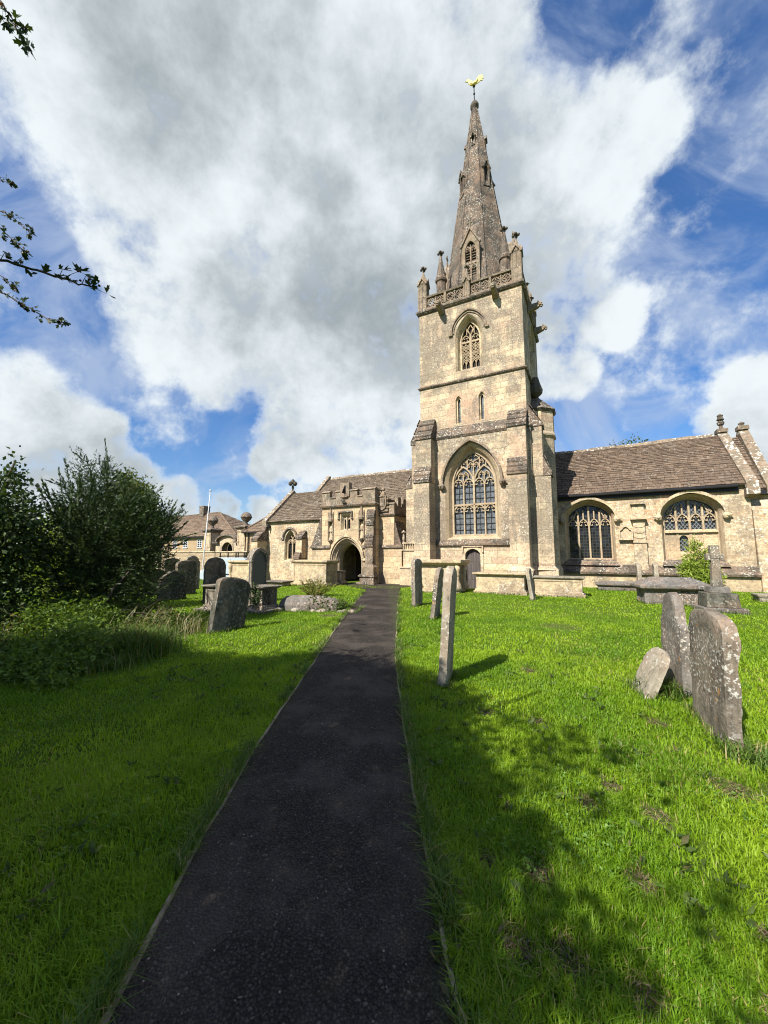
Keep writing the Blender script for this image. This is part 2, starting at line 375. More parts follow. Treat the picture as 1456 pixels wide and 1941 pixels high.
def glass_mat(name, tint=(0.045, 0.055, 0.07), lead=(0.16, 0.18, 0.20), diamond=True, size=0.115, rough=0.22, amt=0.6):
    """old leaded panes: dark glass, lead cames, each quarry tilted a little"""
    m, nt, out = new_mat(name)
    uv = nd(nt, 'ShaderNodeTexCoord').outputs['UV']
    sep = nd(nt, 'ShaderNodeSeparateXYZ', {0: uv}); u, v = sep.outputs[0], sep.outputs[1]
    if diamond:
        a = math_n(nt, 'ADD', math_n(nt, 'MULTIPLY', u, 1.35), v); b = math_n(nt, 'SUBTRACT', math_n(nt, 'MULTIPLY', u, 1.35), v)
    else: a, b = math_n(nt, 'MULTIPLY', u, 1.1), v
    def line(c):
        f = math_n(nt, 'FRACT', math_n(nt, 'DIVIDE', c, size))
        d = math_n(nt, 'ABSOLUTE', math_n(nt, 'SUBTRACT', f, 0.5))
        return smooth_n(nt, d, 0.34, 0.46)
    ln = math_n(nt, 'MAXIMUM', line(a), line(b))
    cell = nd(nt, 'ShaderNodeCombineXYZ', {0: math_n(nt, 'FLOOR', math_n(nt, 'DIVIDE', a, size)), 1: math_n(nt, 'FLOOR', math_n(nt, 'DIVIDE', b, size))}).outputs[0]
    wn = nd(nt, 'ShaderNodeTexWhiteNoise', {'Vector': cell}, noise_dimensions='2D')
    g = mix_n(nt, wn.outputs['Value'], tuple(c*0.5 for c in tint), tuple(c*1.5 for c in tint))
    base = mix_n(nt, math_n(nt, 'MULTIPLY', ln, amt), g, lead)
    geo = nd(nt, 'ShaderNodeNewGeometry')
    tilt = nd(nt, 'ShaderNodeVectorMath', {0: nd(nt, 'ShaderNodeVectorMath', {0: wn.outputs['Color'], 1: (0.5, 0.5, 0.5)}, operation='SUBTRACT').outputs[0], 'Scale': 0.12}, operation='SCALE').outputs[0]
    nn = nd(nt, 'ShaderNodeVectorMath', {0: geo.outputs['Normal'], 1: tilt}, operation='ADD').outputs[0]
    nn = nd(nt, 'ShaderNodeVectorMath', {0: nn}, operation='NORMALIZE').outputs[0]
    principled(nt, out, base, rough, nn, 0.5)
    return m
def leaf_mat(name, A, B, C=None, trans=0.35, rough=0.55):
    m, nt, out = new_mat(name)
    r = nd(nt, 'ShaderNodeAttribute', attribute_name='rnd').outputs['Fac']
    base = mix_n(nt, r, A, B)
    if C is not None:
        r2 = nd(nt, 'ShaderNodeMath', {0: math_n(nt, 'MULTIPLY', r, 53.0)}, operation='FRACT').outputs[0]
        base = mix_n(nt, smooth_n(nt, r2, 0.86, 0.9), base, C)
    p = nd(nt, 'ShaderNodeBsdfPrincipled', {'Base Color': base, 'Roughness': rough, 'Specular IOR Level': 0.3})
    tb = mix_n(nt, 1.0, base, (1.25, 1.2, 0.45), 'MULTIPLY')
    t = nd(nt, 'ShaderNodeBsdfTranslucent', {'Color': tb})
    mx = nd(nt, 'ShaderNodeMixShader', {0: trans, 1: p.outputs[0], 2: t.outputs[0]})
    nt.links.new(mx.outputs[0], out.inputs[0])
    return m

CREAM = (0.60, 0.495, 0.325); TAN = (0.40, 0.318, 0.222); GREYST = (0.175, 0.15, 0.118)
M = {}
M['ashlar'] = stone_mat('tower ashlar', CREAM, TAN, GREYST, (0.66, 0.31), 0.011, grime_rng=(0.46, 0.60), grime_amt=0.72, lichen=0.65, lcol=(0.60, 0.56, 0.46), patch=(0.40, 0.25, 0.165), patch_amt=0.8, spk=17, repair=[(1.5, 3.7, 8.3, 10.0, (0.42, 0.285, 0.195), 0.75), (4.7, 5.5, 5.9, 7.3, (0.40, 0.27, 0.19), 0.6), (0.9, 1.4, 2.2, 5.2, (0.27, 0.22, 0.165), 0.6), (4.15, 4.65, 2.2, 5.2, (0.27, 0.22, 0.165), 0.6)],
    zg=[(2.0, 2.5, 5.6, 0.12), (5.0, 6.5, 7.9, 0.03), (6.9, 7.75, 7.9, 0.05), (9.8, 10.7, 10.9, 0.06), (10.8, 13.2, 15.6, 0.075), (13.9, 15.1, 15.5, 0.05), (0.5, 1.3, 2.2, -0.05), (7.8, 9.0, 10.4, -0.035)])
M['ashlar_low'] = stone_mat('warm ashlar', (0.60, 0.48, 0.295), (0.43, 0.33, 0.21), (0.22, 0.18, 0.13), (0.7, 0.31), 0.010, grime_rng=(0.49, 0.63), grime_amt=0.62, lichen=0.45, lcol=(0.62, 0.57, 0.46), patch=(0.44, 0.26, 0.15), patch_amt=0.6, spk=17, zg=[(2.2, 4.6, 5.4, 0.03), (-0.5, 0.2, 0.9, 0.04)])
M['rubble'] = stone_mat('rubble walling', (0.60, 0.49, 0.325), (0.37, 0.285, 0.185), (0.22, 0.185, 0.14), (0.34, 0.15), 0.016, mcol=(0.52, 0.43, 0.29), grime_rng=(0.48, 0.60), grime_amt=0.6, lichen=0.8, lcol=(0.68, 0.64, 0.54), patch=(0.48, 0.29, 0.16), patch_amt=0.75, spk=11, zg=[(0.0, 0.9, 1.6, 0.03)])
M['garden_rubble'] = stone_mat('garden wall rubble', (0.50, 0.40, 0.26), (0.31, 0.24, 0.155), (0.20, 0.165, 0.12), (0.36, 0.13), 0.016, grime_amt=0.5, lichen=0.4, patch=(0.37, 0.25, 0.16))
M['trim'] = stone_mat('dressed trim', (0.57, 0.465, 0.30), (0.44, 0.35, 0.23), (0.19, 0.162, 0.125), None, grime_rng=(0.48, 0.61), grime_amt=0.7, lichen=0.5, spk=18)
M['trim_pale'] = stone_mat('pale tracery stone', (0.43, 0.352, 0.238), (0.35, 0.278, 0.182), (0.30, 0.24, 0.165), None, grime_rng=(0.52, 0.68), grime_amt=0.5, lichen=0.25, spk=24, bump=0.2)
M['weathered'] = stone_mat('weathered stone', (0.135, 0.113, 0.088), (0.085, 0.071, 0.057), (0.045, 0.039, 0.033), None, grime_amt=0.6, lichen=0.8, lcol=(0.48, 0.45, 0.38), spk=14)
M['slab'] = stone_mat('weathering slabs', (0.118, 0.098, 0.077), (0.075, 0.063, 0.051), (0.042, 0.037, 0.031), (1.6, 0.30), 0.02, mcol=(0.05, 0.04, 0.03), grime_amt=0.5, lichen=0.8, lcol=(0.46, 0.43, 0.37), spk=13, patch_amt=0.1)
M['spire'] = stone_mat('spire stone', (0.112, 0.094, 0.076), (0.074, 0.063, 0.052), (0.042, 0.037, 0.032), (0.7, 0.33), 0.006, grime_amt=0.55, lichen=0.75, lcol=(0.50, 0.47, 0.40), spk=15, patch_amt=0.15)
M['parapet'] = stone_mat('parapet stone', (0.25, 0.20, 0.14), (0.165, 0.134, 0.097), (0.085, 0.072, 0.057), None, grime_amt=0.7, lichen=0.5, spk=20)
M['finial'] = plain_mat('dark finial', (0.085, 0.072, 0.055), 0.9, var=0.5)
M['tiles'] = tile_mat('stone roof tiles', (0.090, 0.064, 0.046), (0.158, 0.113, 0.080), (0.114, 0.083, 0.060))
M['tiles_left'] = tile_mat('old roof tiles', (0.092, 0.070, 0.050), (0.155, 0.118, 0.083), (0.12, 0.09, 0.064), lamt=0.65)
M['tiles_house'] = tile_mat('house roof tiles', (0.105, 0.074, 0.053), (0.175, 0.125, 0.087), (0.13, 0.093, 0.067), lich=(0.5, 0.45, 0.36))
M['coping'] = stone_mat('coping with lichen', (0.25, 0.205, 0.145), (0.18, 0.148, 0.108), (0.11, 0.093, 0.07), (2.0, 0.9), 0.01, grime_amt=0.6, lichen=1.0, lcol=(0.66, 0.63, 0.56), spk=7)
M['house_wall'] = stone_mat('house walling', (0.45, 0.35, 0.22), (0.36, 0.275, 0.17), (0.30, 0.22, 0.14), (0.4, 0.17), 0.012, grime_amt=0.4, lichen=0.2, patch=(0.46, 0.27, 0.14), patch_amt=0.6)
M['glass'] = glass_mat('leaded glass', (0.085, 0.095, 0.105), (0.17, 0.18, 0.185), amt=0.5)
M['glass_dark'] = glass_mat('dark leaded glass', (0.012, 0.013, 0.014), (0.055, 0.055, 0.055), diamond=False, size=0.16, amt=0.5)
M['glass_lat'] = glass_mat('latticed glass', (0.016, 0.018, 0.022), (0.20, 0.21, 0.21), size=0.2, amt=0.8)
M['iron'] = plain_mat('black iron', (0.018, 0.018, 0.02), 0.5, 0.3)
M['lead_roof'] = plain_mat('lead sheet', (0.20, 0.21, 0.225), 0.6)
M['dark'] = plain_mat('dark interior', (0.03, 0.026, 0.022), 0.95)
M['gold'] = plain_mat('gilded metal', (1.0, 0.76, 0.30), 0.42, 0.85, 0.5, var=0.12)
M['pipe'] = plain_mat('rusty brown pipe', (0.16, 0.075, 0.04), 0.6)
M['paint_white'] = plain_mat('white paint', (0.48, 0.49, 0.50), 0.4, var=0.05)
def wood_mat(name, A, B):
    m, nt, out = new_mat(name)
    ob = nd(nt, 'ShaderNodeTexCoord').outputs['Object']
    mp = nd(nt, 'ShaderNodeMapping', {'Vector': ob, 'Scale': (9.0, 9.0, 0.7)}).outputs[0]
    n = nd(nt, 'ShaderNodeTexNoise', {'Vector': mp, 'Scale': 2.0, 'Detail': 7.0, 'Roughness': 0.65}).outputs['Fac']
    base = mix_n(nt, smooth_n(nt, n, 0.3, 0.7), A, B)
    nb = nd(nt, 'ShaderNodeBump', {'Strength': 0.3, 'Distance': 0.01, 'Height': n}).outputs[0]
    principled(nt, out, base, 0.75, nb, 0.2)
    return m
M['door'] = wood_mat('old oak door', (0.050, 0.042, 0.038), (0.125, 0.108, 0.098))
M['oak_dark'] = wood_mat('dark oak', (0.030, 0.020, 0.013), (0.07, 0.045, 0.03))
M['bark'] = wood_mat('bark', (0.05, 0.038, 0.027), (0.14, 0.115, 0.09))
M['edging'] = wood_mat('edging board', (0.16, 0.125, 0.085), (0.34, 0.28, 0.20))
# grave stones
M['grave_dark'] = stone_mat('dark grave stone', (0.135, 0.13, 0.108), (0.082, 0.08, 0.064), (0.035, 0.037, 0.028), None, grime_rng=(0.42, 0.62), grime_amt=0.8, lichen=0.6, lcol=(0.30, 0.29, 0.24), spk=13, streak=True, bump=0.7)
M['grave_grey'] = stone_mat('grey grave stone', (0.24, 0.213, 0.17), (0.165, 0.145, 0.115), (0.06, 0.054, 0.04), None, grime_rng=(0.44, 0.62), grime_amt=0.8, lichen=0.8, lcol=(0.55, 0.53, 0.46), spk=22, streak=True)
M['grave_brown'] = stone_mat('brown lichened stone', (0.25, 0.212, 0.165), (0.155, 0.132, 0.105), (0.068, 0.06, 0.05), None, grime_rng=(0.42, 0.62), grime_amt=0.75, lichen=1.0, lcol=(0.60, 0.59, 0.54), orange=0.7, spk=30, streak=True, bump=0.8)
M['grave_mauve'] = stone_mat('mauve lichened stone', (0.215, 0.195, 0.172), (0.145, 0.131, 0.115), (0.068, 0.062, 0.054), None, grime_rng=(0.44, 0.64), grime_amt=0.75, lichen=0.9, lcol=(0.56, 0.53, 0.45), orange=0.7, spk=34, streak=True, bump=0.8)
M['grave_pale'] = stone_mat('pale grave stone', (0.34, 0.305, 0.24), (0.235, 0.21, 0.16), (0.11, 0.096, 0.07), None, grime_rng=(0.45, 0.65), grime_amt=0.7, lichen=0.6, lcol=(0.6, 0.57, 0.5), orange=0.15, spk=20, streak=True, bump=0.6)
M['tomb_cream'] = stone_mat('cream tomb stone', (0.52, 0.42, 0.265), (0.40, 0.32, 0.205), (0.18, 0.15, 0.11), None, grime_rng=(0.47, 0.62), grime_amt=0.6, lichen=0.5, spk=16)
M['tomb_grey'] = stone_mat('grey tomb slab', (0.175, 0.162, 0.145), (0.125, 0.116, 0.104), (0.062, 0.058, 0.052), None, grime_rng=(0.45, 0.66), grime_amt=0.7, lichen=0.55, lcol=(0.42, 0.40, 0.37), spk=20)
M['granite'] = plain_mat('dark granite', (0.075, 0.078, 0.07), 0.6, var=0.5, scale=25)
# plants
M['grass'] = leaf_mat('grass blades', (0.125, 0.25, 0.008), (0.295, 0.43, 0.020), (0.38, 0.33, 0.12), trans=0.45, rough=0.5)
M['long_grass'] = leaf_mat('long grass', (0.05, 0.115, 0.012), (0.13, 0.20, 0.035), (0.30, 0.25, 0.11), trans=0.35)
M['seed_grass'] = leaf_mat('dry seed grass', (0.20, 0.19, 0.09), (0.34, 0.30, 0.16), trans=0.3)
M['yew'] = leaf_mat('yew needles', (0.018, 0.036, 0.010), (0.050, 0.085, 0.022), trans=0.15)
M['leaf_dark'] = leaf_mat('dark leaves', (0.022, 0.045, 0.012), (0.060, 0.095, 0.025), trans=0.25)
M['leaf_mid'] = leaf_mat('mid leaves', (0.045, 0.08, 0.018), (0.105, 0.15, 0.035), (0.13, 0.12, 0.05), trans=0.35)
M['leaf_bright'] = leaf_mat('bright leaves', (0.16, 0.24, 0.03), (0.34, 0.42, 0.07), trans=0.45)
M['leaf_haw'] = leaf_mat('hawthorn leaves', (0.018, 0.036, 0.012), (0.045, 0.075, 0.02), (0.10, 0.05, 0.03), trans=0.2)
M['bramble'] = leaf_mat('bramble leaves', (0.035, 0.075, 0.012), (0.12, 0.17, 0.03), (0.22, 0.17, 0.07), trans=0.3)
M['fern'] = leaf_mat('fern fronds', (0.09, 0.115, 0.02), (0.20, 0.20, 0.05), (0.27, 0.19, 0.07), trans=0.35)
M['berry'] = plain_mat('haw berry', (0.09, 0.016, 0.014), 0.4)

# ------------------------------------------------------------------ church frame
ANG = R(28.0)
OX, OY = 1.995, 20.40
UX, UY = math.cos(ANG), -math.sin(ANG)       # along the church, to the right
VX, VY = math.sin(ANG), math.cos(ANG)        # into the church
def cw(u, v): return (OX + u*UX + v*VX, OY + u*UY + v*VY)
def sstep(a, b, x):
    t = np.clip((x - a) / (b - a), 0, 1); return t*t*(3-2*t)
def ground_z(x, y):
    x = np.asarray(x, float); y = np.asarray(y, float)
    u = (x-OX)*UX + (y-OY)*UY; v = (x-OX)*VX + (y-OY)*VY
    z = -0.46*sstep(6.0, 15.5, -u)*sstep(-9.0, -1.0, v)
    z = z + 0.035*np.sin(x*0.9+1.3)*np.sin(y*0.7)*sstep(1.2, 3.0, np.abs(x+0.05)) + 0.012*np.sin(x*3.1)*np.sin(y*2.7+0.5)*sstep(1.2, 2.2, np.abs(x+0.05))
    return z
def gz(x, y): return float(ground_z(x, y))

# path edges (world metres), near to far
PR = [(0.52,-3.0),(0.33,-0.4),(0.25,1.55),(0.24,1.9),(0.22,2.32),(0.20,2.89),(0.18,3.67),(0.17,5.07),(0.17,6.3),(0.25,8.35),(0.41,12.48),(0.73,18.3),(0.80,18.9)]
PL = [(-0.70,-3.0),(-0.86,-0.4),(-0.97,1.55),(-1.0,1.9),(-1.03,2.32),(-1.06,2.89),(-1.08,3.67),(-1.07,5.07),(-1.06,6.3),(-1.06,8.35),(-1.0,12.48),(-0.81,18.3),(-1.15,18.9)]

# ground sheet: fine near the camera, coarse to the horizon
xs = np.concatenate([np.linspace(-400, -40, 13), np.linspace(-36, 36, 145), np.linspace(40, 400, 13)])
ys = np.concatenate([np.linspace(-300, -12, 10), np.linspace(-10, 60, 141), np.linspace(70, 900, 16)])
GX, GY = np.meshgrid(xs, ys)
gv = np.stack([GX.ravel(), GY.ravel(), ground_z(GX.ravel(), GY.ravel())], 1)
nx, ny = len(xs), len(ys)
ii, jj = np.meshgrid(np.arange(nx-1), np.arange(ny-1))
a = (jj*nx + ii).ravel()
gq = np.stack([a, a+1, a+nx+1, a+nx], 1)
def ground_mat():
    m, nt, out = new_mat('lawn soil')
    ob = nd(nt, 'ShaderNodeTexCoord').outputs['Object']
    n = nd(nt, 'ShaderNodeTexNoise', {'Vector': ob, 'Scale': 1.1, 'Detail': 6.0}).outputs['Fac']
    f = nd(nt, 'ShaderNodeTexNoise', {'Vector': ob, 'Scale': 45.0, 'Detail': 5.0, 'Roughness': 0.7}).outputs['Fac']
    b = mix_n(nt, smooth_n(nt, f, 0.35, 0.7), (0.045, 0.085, 0.008), (0.125, 0.19, 0.018))
    b = mix_n(nt, smooth_n(nt, n, 0.62, 0.72, 0, 0.6), b, (0.11, 0.095, 0.045))
    nb = nd(nt, 'ShaderNodeBump', {'Strength': 0.8, 'Distance': 0.03, 'Height': f}).outputs[0]
    principled(nt, out, b, 0.95, nb, 0.1)
    return m
g = np_mesh('ground', gv, gq, np.zeros((0, 3), int), ground_mat(), smooth=True)
tag(g, kind='structure')

def tarmac_mat():
    m, nt, out = new_mat('tarmac')
    ob = nd(nt, 'ShaderNodeTexCoord').outputs['Object']
    f = nd(nt, 'ShaderNodeTexNoise', {'Vector': ob, 'Scale': 120.0, 'Detail': 4.0, 'Roughness': 0.7}).outputs['Fac']
    vo = nd(nt, 'ShaderNodeTexVoronoi', {'Vector': ob, 'Scale': 75.0}); v = vo.outputs['Distance']
    sp = nd(nt, 'ShaderNodeSeparateColor', {0: vo.outputs['Color']}).outputs[0]
    big = nd(nt, 'ShaderNodeTexNoise', {'Vector': ob, 'Scale': 1.3, 'Detail': 7.0, 'Roughness': 0.62}).outputs['Fac']
    b = mix_n(nt, smooth_n(nt, sp, 0.0, 1.0, 0, 1, 'LINEAR'), (0.022, 0.0175, 0.0145), (0.088, 0.073, 0.062))
    b = mix_n(nt, smooth_n(nt, v, 0.05, 0.75), b, (0.018, 0.015, 0.013))
    b = mix_n(nt, smooth_n(nt, f, 0.5, 0.72, 0, 0.55), b, (0.125, 0.104, 0.088))
    b = mix_n(nt, smooth_n(nt, big, 0.44, 0.62, 0, 0.42), b, (0.115, 0.094, 0.078))
    b = mix_n(nt, smooth_n(nt, sp, 0.965, 0.99, 0, 0.25), b, (0.22, 0.195, 0.165))
    d = nd(nt, 'ShaderNodeTexNoise', {'Vector': ob, 'Scale': 5.0, 'Detail': 9.0, 'Roughness': 0.75}).outputs['Fac']
    b = mix_n(nt, smooth_n(nt, d, 0.57, 0.70, 0, 0.45), b, (0.15, 0.115, 0.08))
    # damp moss creeping in from the sides
    sx = nd(nt, 'ShaderNodeSeparateXYZ', {0: ob}).outputs[0]
    eg = math_n(nt, 'ADD', math_n(nt, 'ABSOLUTE', math_n(nt, 'ADD', sx, 0.42)), math_n(nt, 'MULTIPLY', d, 0.35))
    b = mix_n(nt, smooth_n(nt, eg, 0.70, 0.86, 0, 0.5), b, (0.06, 0.062, 0.03))
    h = math_n(nt, 'ADD', math_n(nt, 'MULTIPLY', f, 0.5), math_n(nt, 'MULTIPLY', v, -1.0))
    h = math_n(nt, 'ADD', h, math_n(nt, 'MULTIPLY', sp, 0.5))
    nb = nd(nt, 'ShaderNodeBump', {'Strength': 1.0, 'Distance': 0.012, 'Height': h}).outputs[0]
    principled(nt, out, b, 0.9, nb, 0.15)
    return m
mb = MB()
def lerp_edges(n=170):
    out = []
    ly = [p[1] for p in PL]; ry = [p[1] for p in PR]
    for i in range(n):
        y = -3.0 + (18.9+3.0) * i/(n-1)
        jl = 0.018*mnoise.noise(Vector((3.1, y*1.9, 0))) + 0.010*mnoise.noise(Vector((7.7, y*6.0, 0))); jr = 0.018*mnoise.noise(Vector((13.1, y*1.9, 0))) + 0.010*mnoise.noise(Vector((17.7, y*6.0, 0)))
        out.append((float(np.interp(y, ly, [p[0] for p in PL])) + jl, float(np.interp(y, ry, [p[0] for p in PR])) + jr, y))
    return out
EDG = lerp_edges()
vs = []; fs = []
for i, (l, r, y) in enumerate(EDG):
    vs += [(l, y, 0.018 + gz(l, y)), ((l*2+r)/3, y, 0.028), ((l+2*r)/3, y, 0.028), (r, y, 0.018 + gz(r, y))]
    if i: fs += [(4*i-4+k, 4*i-3+k, 4*i+1+k, 4*i+k) for k in range(3)]
mb.add(vs, fs)
# the little paved forecourt where the path meets the porch and the tower
n0 = len(mb.v)
pts = [cw(-4.6, -0.35), cw(-4.0, -1.3), (EDG[-1][0], EDG[-1][2]), (EDG[-1][1], EDG[-1][2]), cw(-0.3, -1.25), cw(-0.3, 0.4), cw(-4.6, 0.4)]
mb.add([(p[0], p[1], 0.0 + gz(*p) + 0.024) for p in pts], [tuple(t) for t in tessellate_polygon([[Vector((p[0], p[1], 0)) for p in pts]])])
path = mb.build('path', tarmac_mat(), weld=True)
tag(path, kind='structure')
mb = MB()
for side in (0, 1):
    sgn = -1 if side == 0 else 1
    for i in range(len(EDG)-1):
        if EDG[i][2] < 0.8 or EDG[i][2] > 15.5: continue
        x0, y0 = EDG[i][side], EDG[i][2]; x1, y1 = EDG[i+1][side], EDG[i+1][2]
        t = 0.018
        z0, z1 = gz(x0, y0) + 0.024 + 0.03*mnoise.noise(Vector((side*9.0, y0*0.9, 2))), gz(x1, y1) + 0.024 + 0.03*mnoise.noise(Vector((side*9.0, y1*0.9, 2)))
        a0, a1 = x0 + sgn*0.004, x1 + sgn*0.004
        mb.hexa([(a0, y0, -0.05), (a0+sgn*t, y0, -0.05), (a1+sgn*t, y1, -0.05), (a1, y1, -0.05)],
                [(a0, y0, z0), (a0+sgn*t, y0, z0), (a1+sgn*t, y1, z1), (a1, y1, z1)])
tag(mb.build('path_edging', M['edging']), kind='structure')

# ------------------------------------------------------------------ the church
CH = empty('church', (OX, OY, 0), -ANG)
tag(CH, 'honey stone parish church with a tall grey spire, battlemented porch and traceried windows', 'church')
def P(mb, name, mats, parent=None, **k): return mb.build(name, mats, CH if parent is None else parent, **k)

def arch(uc, hw, zs, za, n=10, foot=None, four=False):
    """pointed arch outline from the left foot over the apex to the right foot (open list)"""
    h = za - zs; pts = []
    if four or h < hw*0.98:
        for i in range(2*n+1):
            t = math.pi * i/(2*n); q = abs(math.pi/2 - t)
            pts.append((uc - hw*math.cos(t), zs + h*(0.78*math.sin(t) + 0.22*(1 - q/(math.pi/2)))))
    else:
        c = (h*h - hw*hw)/(2*hw); r = hw + c
        th = math.atan2(h, c)
        L = [(uc + c - r*math.cos(th*i/n), zs + r*math.sin(th*i/n)) for i in range(n+1)]
        pts = L + [(2*uc - p[0], p[1]) for p in reversed(L[:-1])]
    if foot is not None: pts = [(uc-hw, foot)] + pts + [(uc+hw, foot)]
    return pts
def rect(u0, u1, z0, z1): return [(u0, z0), (u0, z1), (u1, z1), (u1, z0)]

def gothic(uc, hw, sill, zs, za, v, splay, depth, wall_mb, frame_mat, glass, hood=True, hood_z=None, hood_w=0.1, four=False, hood_off=0.12, name='window', tracery=None, stops=False, hood_mat='weathered', hp_=0.10):
    """reveal goes into wall_mb; makes window part > tracery, glass, hood mould. returns (hole loop, window object)"""
    outer = arch(uc, hw + splay, zs - 0.02, za + splay*1.15, foot=sill - splay*0.9, four=four)
    inner = arch(uc, hw, zs, za, foot=sill, four=four)
    mid = [((a[0]+b[0])/2, (a[1]+b[1])/2) for a, b in zip(outer, inner)]
    fr = MB()
    fr.loft(outer, v, mid, v + depth*0.32)
    fr.loft(mid, v + depth*0.32, [(uc+(p[0]-uc)*0.985, p[1]-0.01) for p in mid], v + depth*0.42)
    fr.loft([(uc+(p[0]-uc)*0.985, p[1]-0.01) for p in mid], v + depth*0.42, inner, v + depth)
    fr.bar(inner, 0.09, v + depth*0.80, v + depth + 0.06, closed=True)
    wn = P(fr, name, frame_mat)
    gl = MB(); gl.sheet(inner, [], v + depth + 0.10)
    P(gl, 'glass', glass, wn)  # in the belfry this is a dark sheet for interior shade
    if tracery:
        tr = MB(); tracery(tr, v + depth - 0.03); P(tr, 'tracery', M['trim_pale'], wn)
    if hood:
        hm = MB()
        hp = arch(uc, hw + splay + hood_off, (hood_z if hood_z else zs - 0.02), za + splay*1.15 + hood_off*1.15, four=four)
        hm.bar(hp, hood_w, v - hp_, v + 0.02)
        hm.bar([(p[0], p[1]) for p in arch(uc, hw + splay + hood_off*0.45, (hood_z if hood_z else zs - 0.02), za + splay*1.15 + hood_off*0.5, four=four)], 0.05, v - 0.05, v + 0.015)
        if stops:
            for sg in (-1, 1):
                x = hp[0 if sg < 0 else -1][0]; z = hp[0][1] - 0.1
                hm.lathe([(0.03, -0.16), (0.12, -0.10), (0.15, 0.02), (0.11, 0.13), (0.03, 0.17)], (x + sg*0.0, v - 0.13, z), 9)
                hm.lathe([(0.02, -0.05), (0.05, 0.0), (0.02, 0.05)], (x + sg*0.03, v - 0.29, z), 6)
                hm.lathe([(0.02, -0.05), (0.07, 0.0), (0.02, 0.06)], (x + sg*0.16, v - 0.15, z+0.03), 6)
        else:
            for sg in (-1, 1):
                x = hp[0 if sg < 0 else -1][0]
                hm.box(x - 0.10 + sg*0.04, x + 0.10 + sg*0.04, v - 0.10, v + 0.01, hp[0][1] - 0.09, hp[0][1] + 0.03)
        P(hm, 'hood_mould', M[hood_mat], wn)
    return outer, wn
def head(tr, y, uc, hw, zs, za, cusp=True, w=0.05, t=0.1, four=False):
    tr.bar(arch(uc, hw, zs, za, 6, four=four), w, y, y + t)
    if cusp:
        h = za - zs
        for sg in (-1, 1):
            tr.bar([(uc + sg*hw*0.95, zs + h*0.08), (uc + sg*hw*0.45, zs - h*0.02), (uc + sg*hw*0.40, zs + h*0.22)], w*0.7, y + 0.01, y + t*0.8)
            tr.bar([(uc + sg*hw*0.66, zs + h*0.66), (uc + sg*hw*0.26, zs + h*0.44), (uc + sg*hw*0.12, zs + h*0.62)], w*0.6, y + 0.01, y + t*0.8)

# ---- tower -----------------------------------------------------------
TW, TD = 5.5, 6.0
twl = MB()
def t_great(tr, y):
    hw = 1.07; c = 2.775; s0 = 2.64
    for du in (-0.535, 0, 0.535):
        tr.box(c+du-0.03 if du else c-0.045, c+du+0.03 if du else c+0.045, y-0.02 if not du else y, y+0.13, s0, 5.22 if du else 5.9)
    tr.box(c-hw, c+hw, y-0.02, y+0.13, 4.13, 4.22)
    for k in range(4):
        u = c - 0.8 + k*0.535
        head(tr, y, u, 0.255, 3.83, 4.14, four=True); head(tr, y, u, 0.255, 5.20, 5.52)
    for sg in (-1, 1):
        uc = c + sg*0.535
        head(tr, y, uc, 0.53, 5.22, 6.17, cusp=False, w=0.07, t=0.13)
        for d in (-0.13, 0.13): head(tr, y, uc+d, 0.12, 5.68, 5.87, w=0.035)
        tr.box(uc-0.025, uc+0.025, y, y+0.1, 5.4, 5.72)
        for d in (-0.26, 0.26): tr.box(uc+d-0.02, uc+d+0.02, y, y+0.1, 5.48, 5.76)
        tr.box(uc+sg*0.1-0.025, uc+sg*0.1+0.025, y, y+0.1, 6.1, 6.55)
        tr.box(uc-sg*0.22-0.025, uc-sg*0.22+0.025, y, y+0.1, 6.0, 6.72)
        head(tr, y, c+sg*0.15, 0.14, 6.12, 6.36, w=0.04)
        head(tr, y, c+sg*0.43, 0.10, 6.3, 6.5, w=0.03)
    tr.box(c-0.025, c+0.025, y, y+0.1, 5.9, 6.35)
    tr.bar([(c-0.3, 6.55), (c, 6.40), (c+0.3, 6.55), (c+0.05, 6.85), (c-0.05, 6.85)], 0.04, y, y+0.1, closed=True)
    for a in range(4):
        q = a*math.pi/2 + math.pi/4
        tr.bar([(c+0.24*math.cos(q), 6.6+0.19*math.sin(q)), (c+0.10*math.cos(q), 6.6+0.09*math.sin(q))], 0.035, y, y+0.09)
def bars_iron(gmb, y, us, zs_, u0, u1, z0, z1):
    for u in us: gmb.box(u-0.008, u+0.008, y, y+0.02, z0, z1)
    for z in zs_: gmb.box(u0, u1, y, y+0.025, z-0.009, z+0.009)
gw, gwin = gothic(2.775, 1.09, 2.62, 5.20, 6.93, -0.15, 0.30, 0.48, twl, M['trim_pale'], M['glass'], name='great_window', tracery=t_great, hood_z=5.22, hood_w=0.10, stops=True, hood_mat='parapet', hp_=0.17)
ib = MB(); c = 2.775
for k in range(4):
    u = c - 0.8 + k*0.535
    bars_iron(ib, 0.385, [u], [2.9, 3.2, 3.5, 3.78], u-0.22, u+0.22, 2.64, 4.05); bars_iron(ib, 0.385, [u], [4.5, 4.8, 5.1], u-0.22, u+0.22, 4.22, 5.4)
P(ib, 'saddle_bars', M['iron'], gwin)

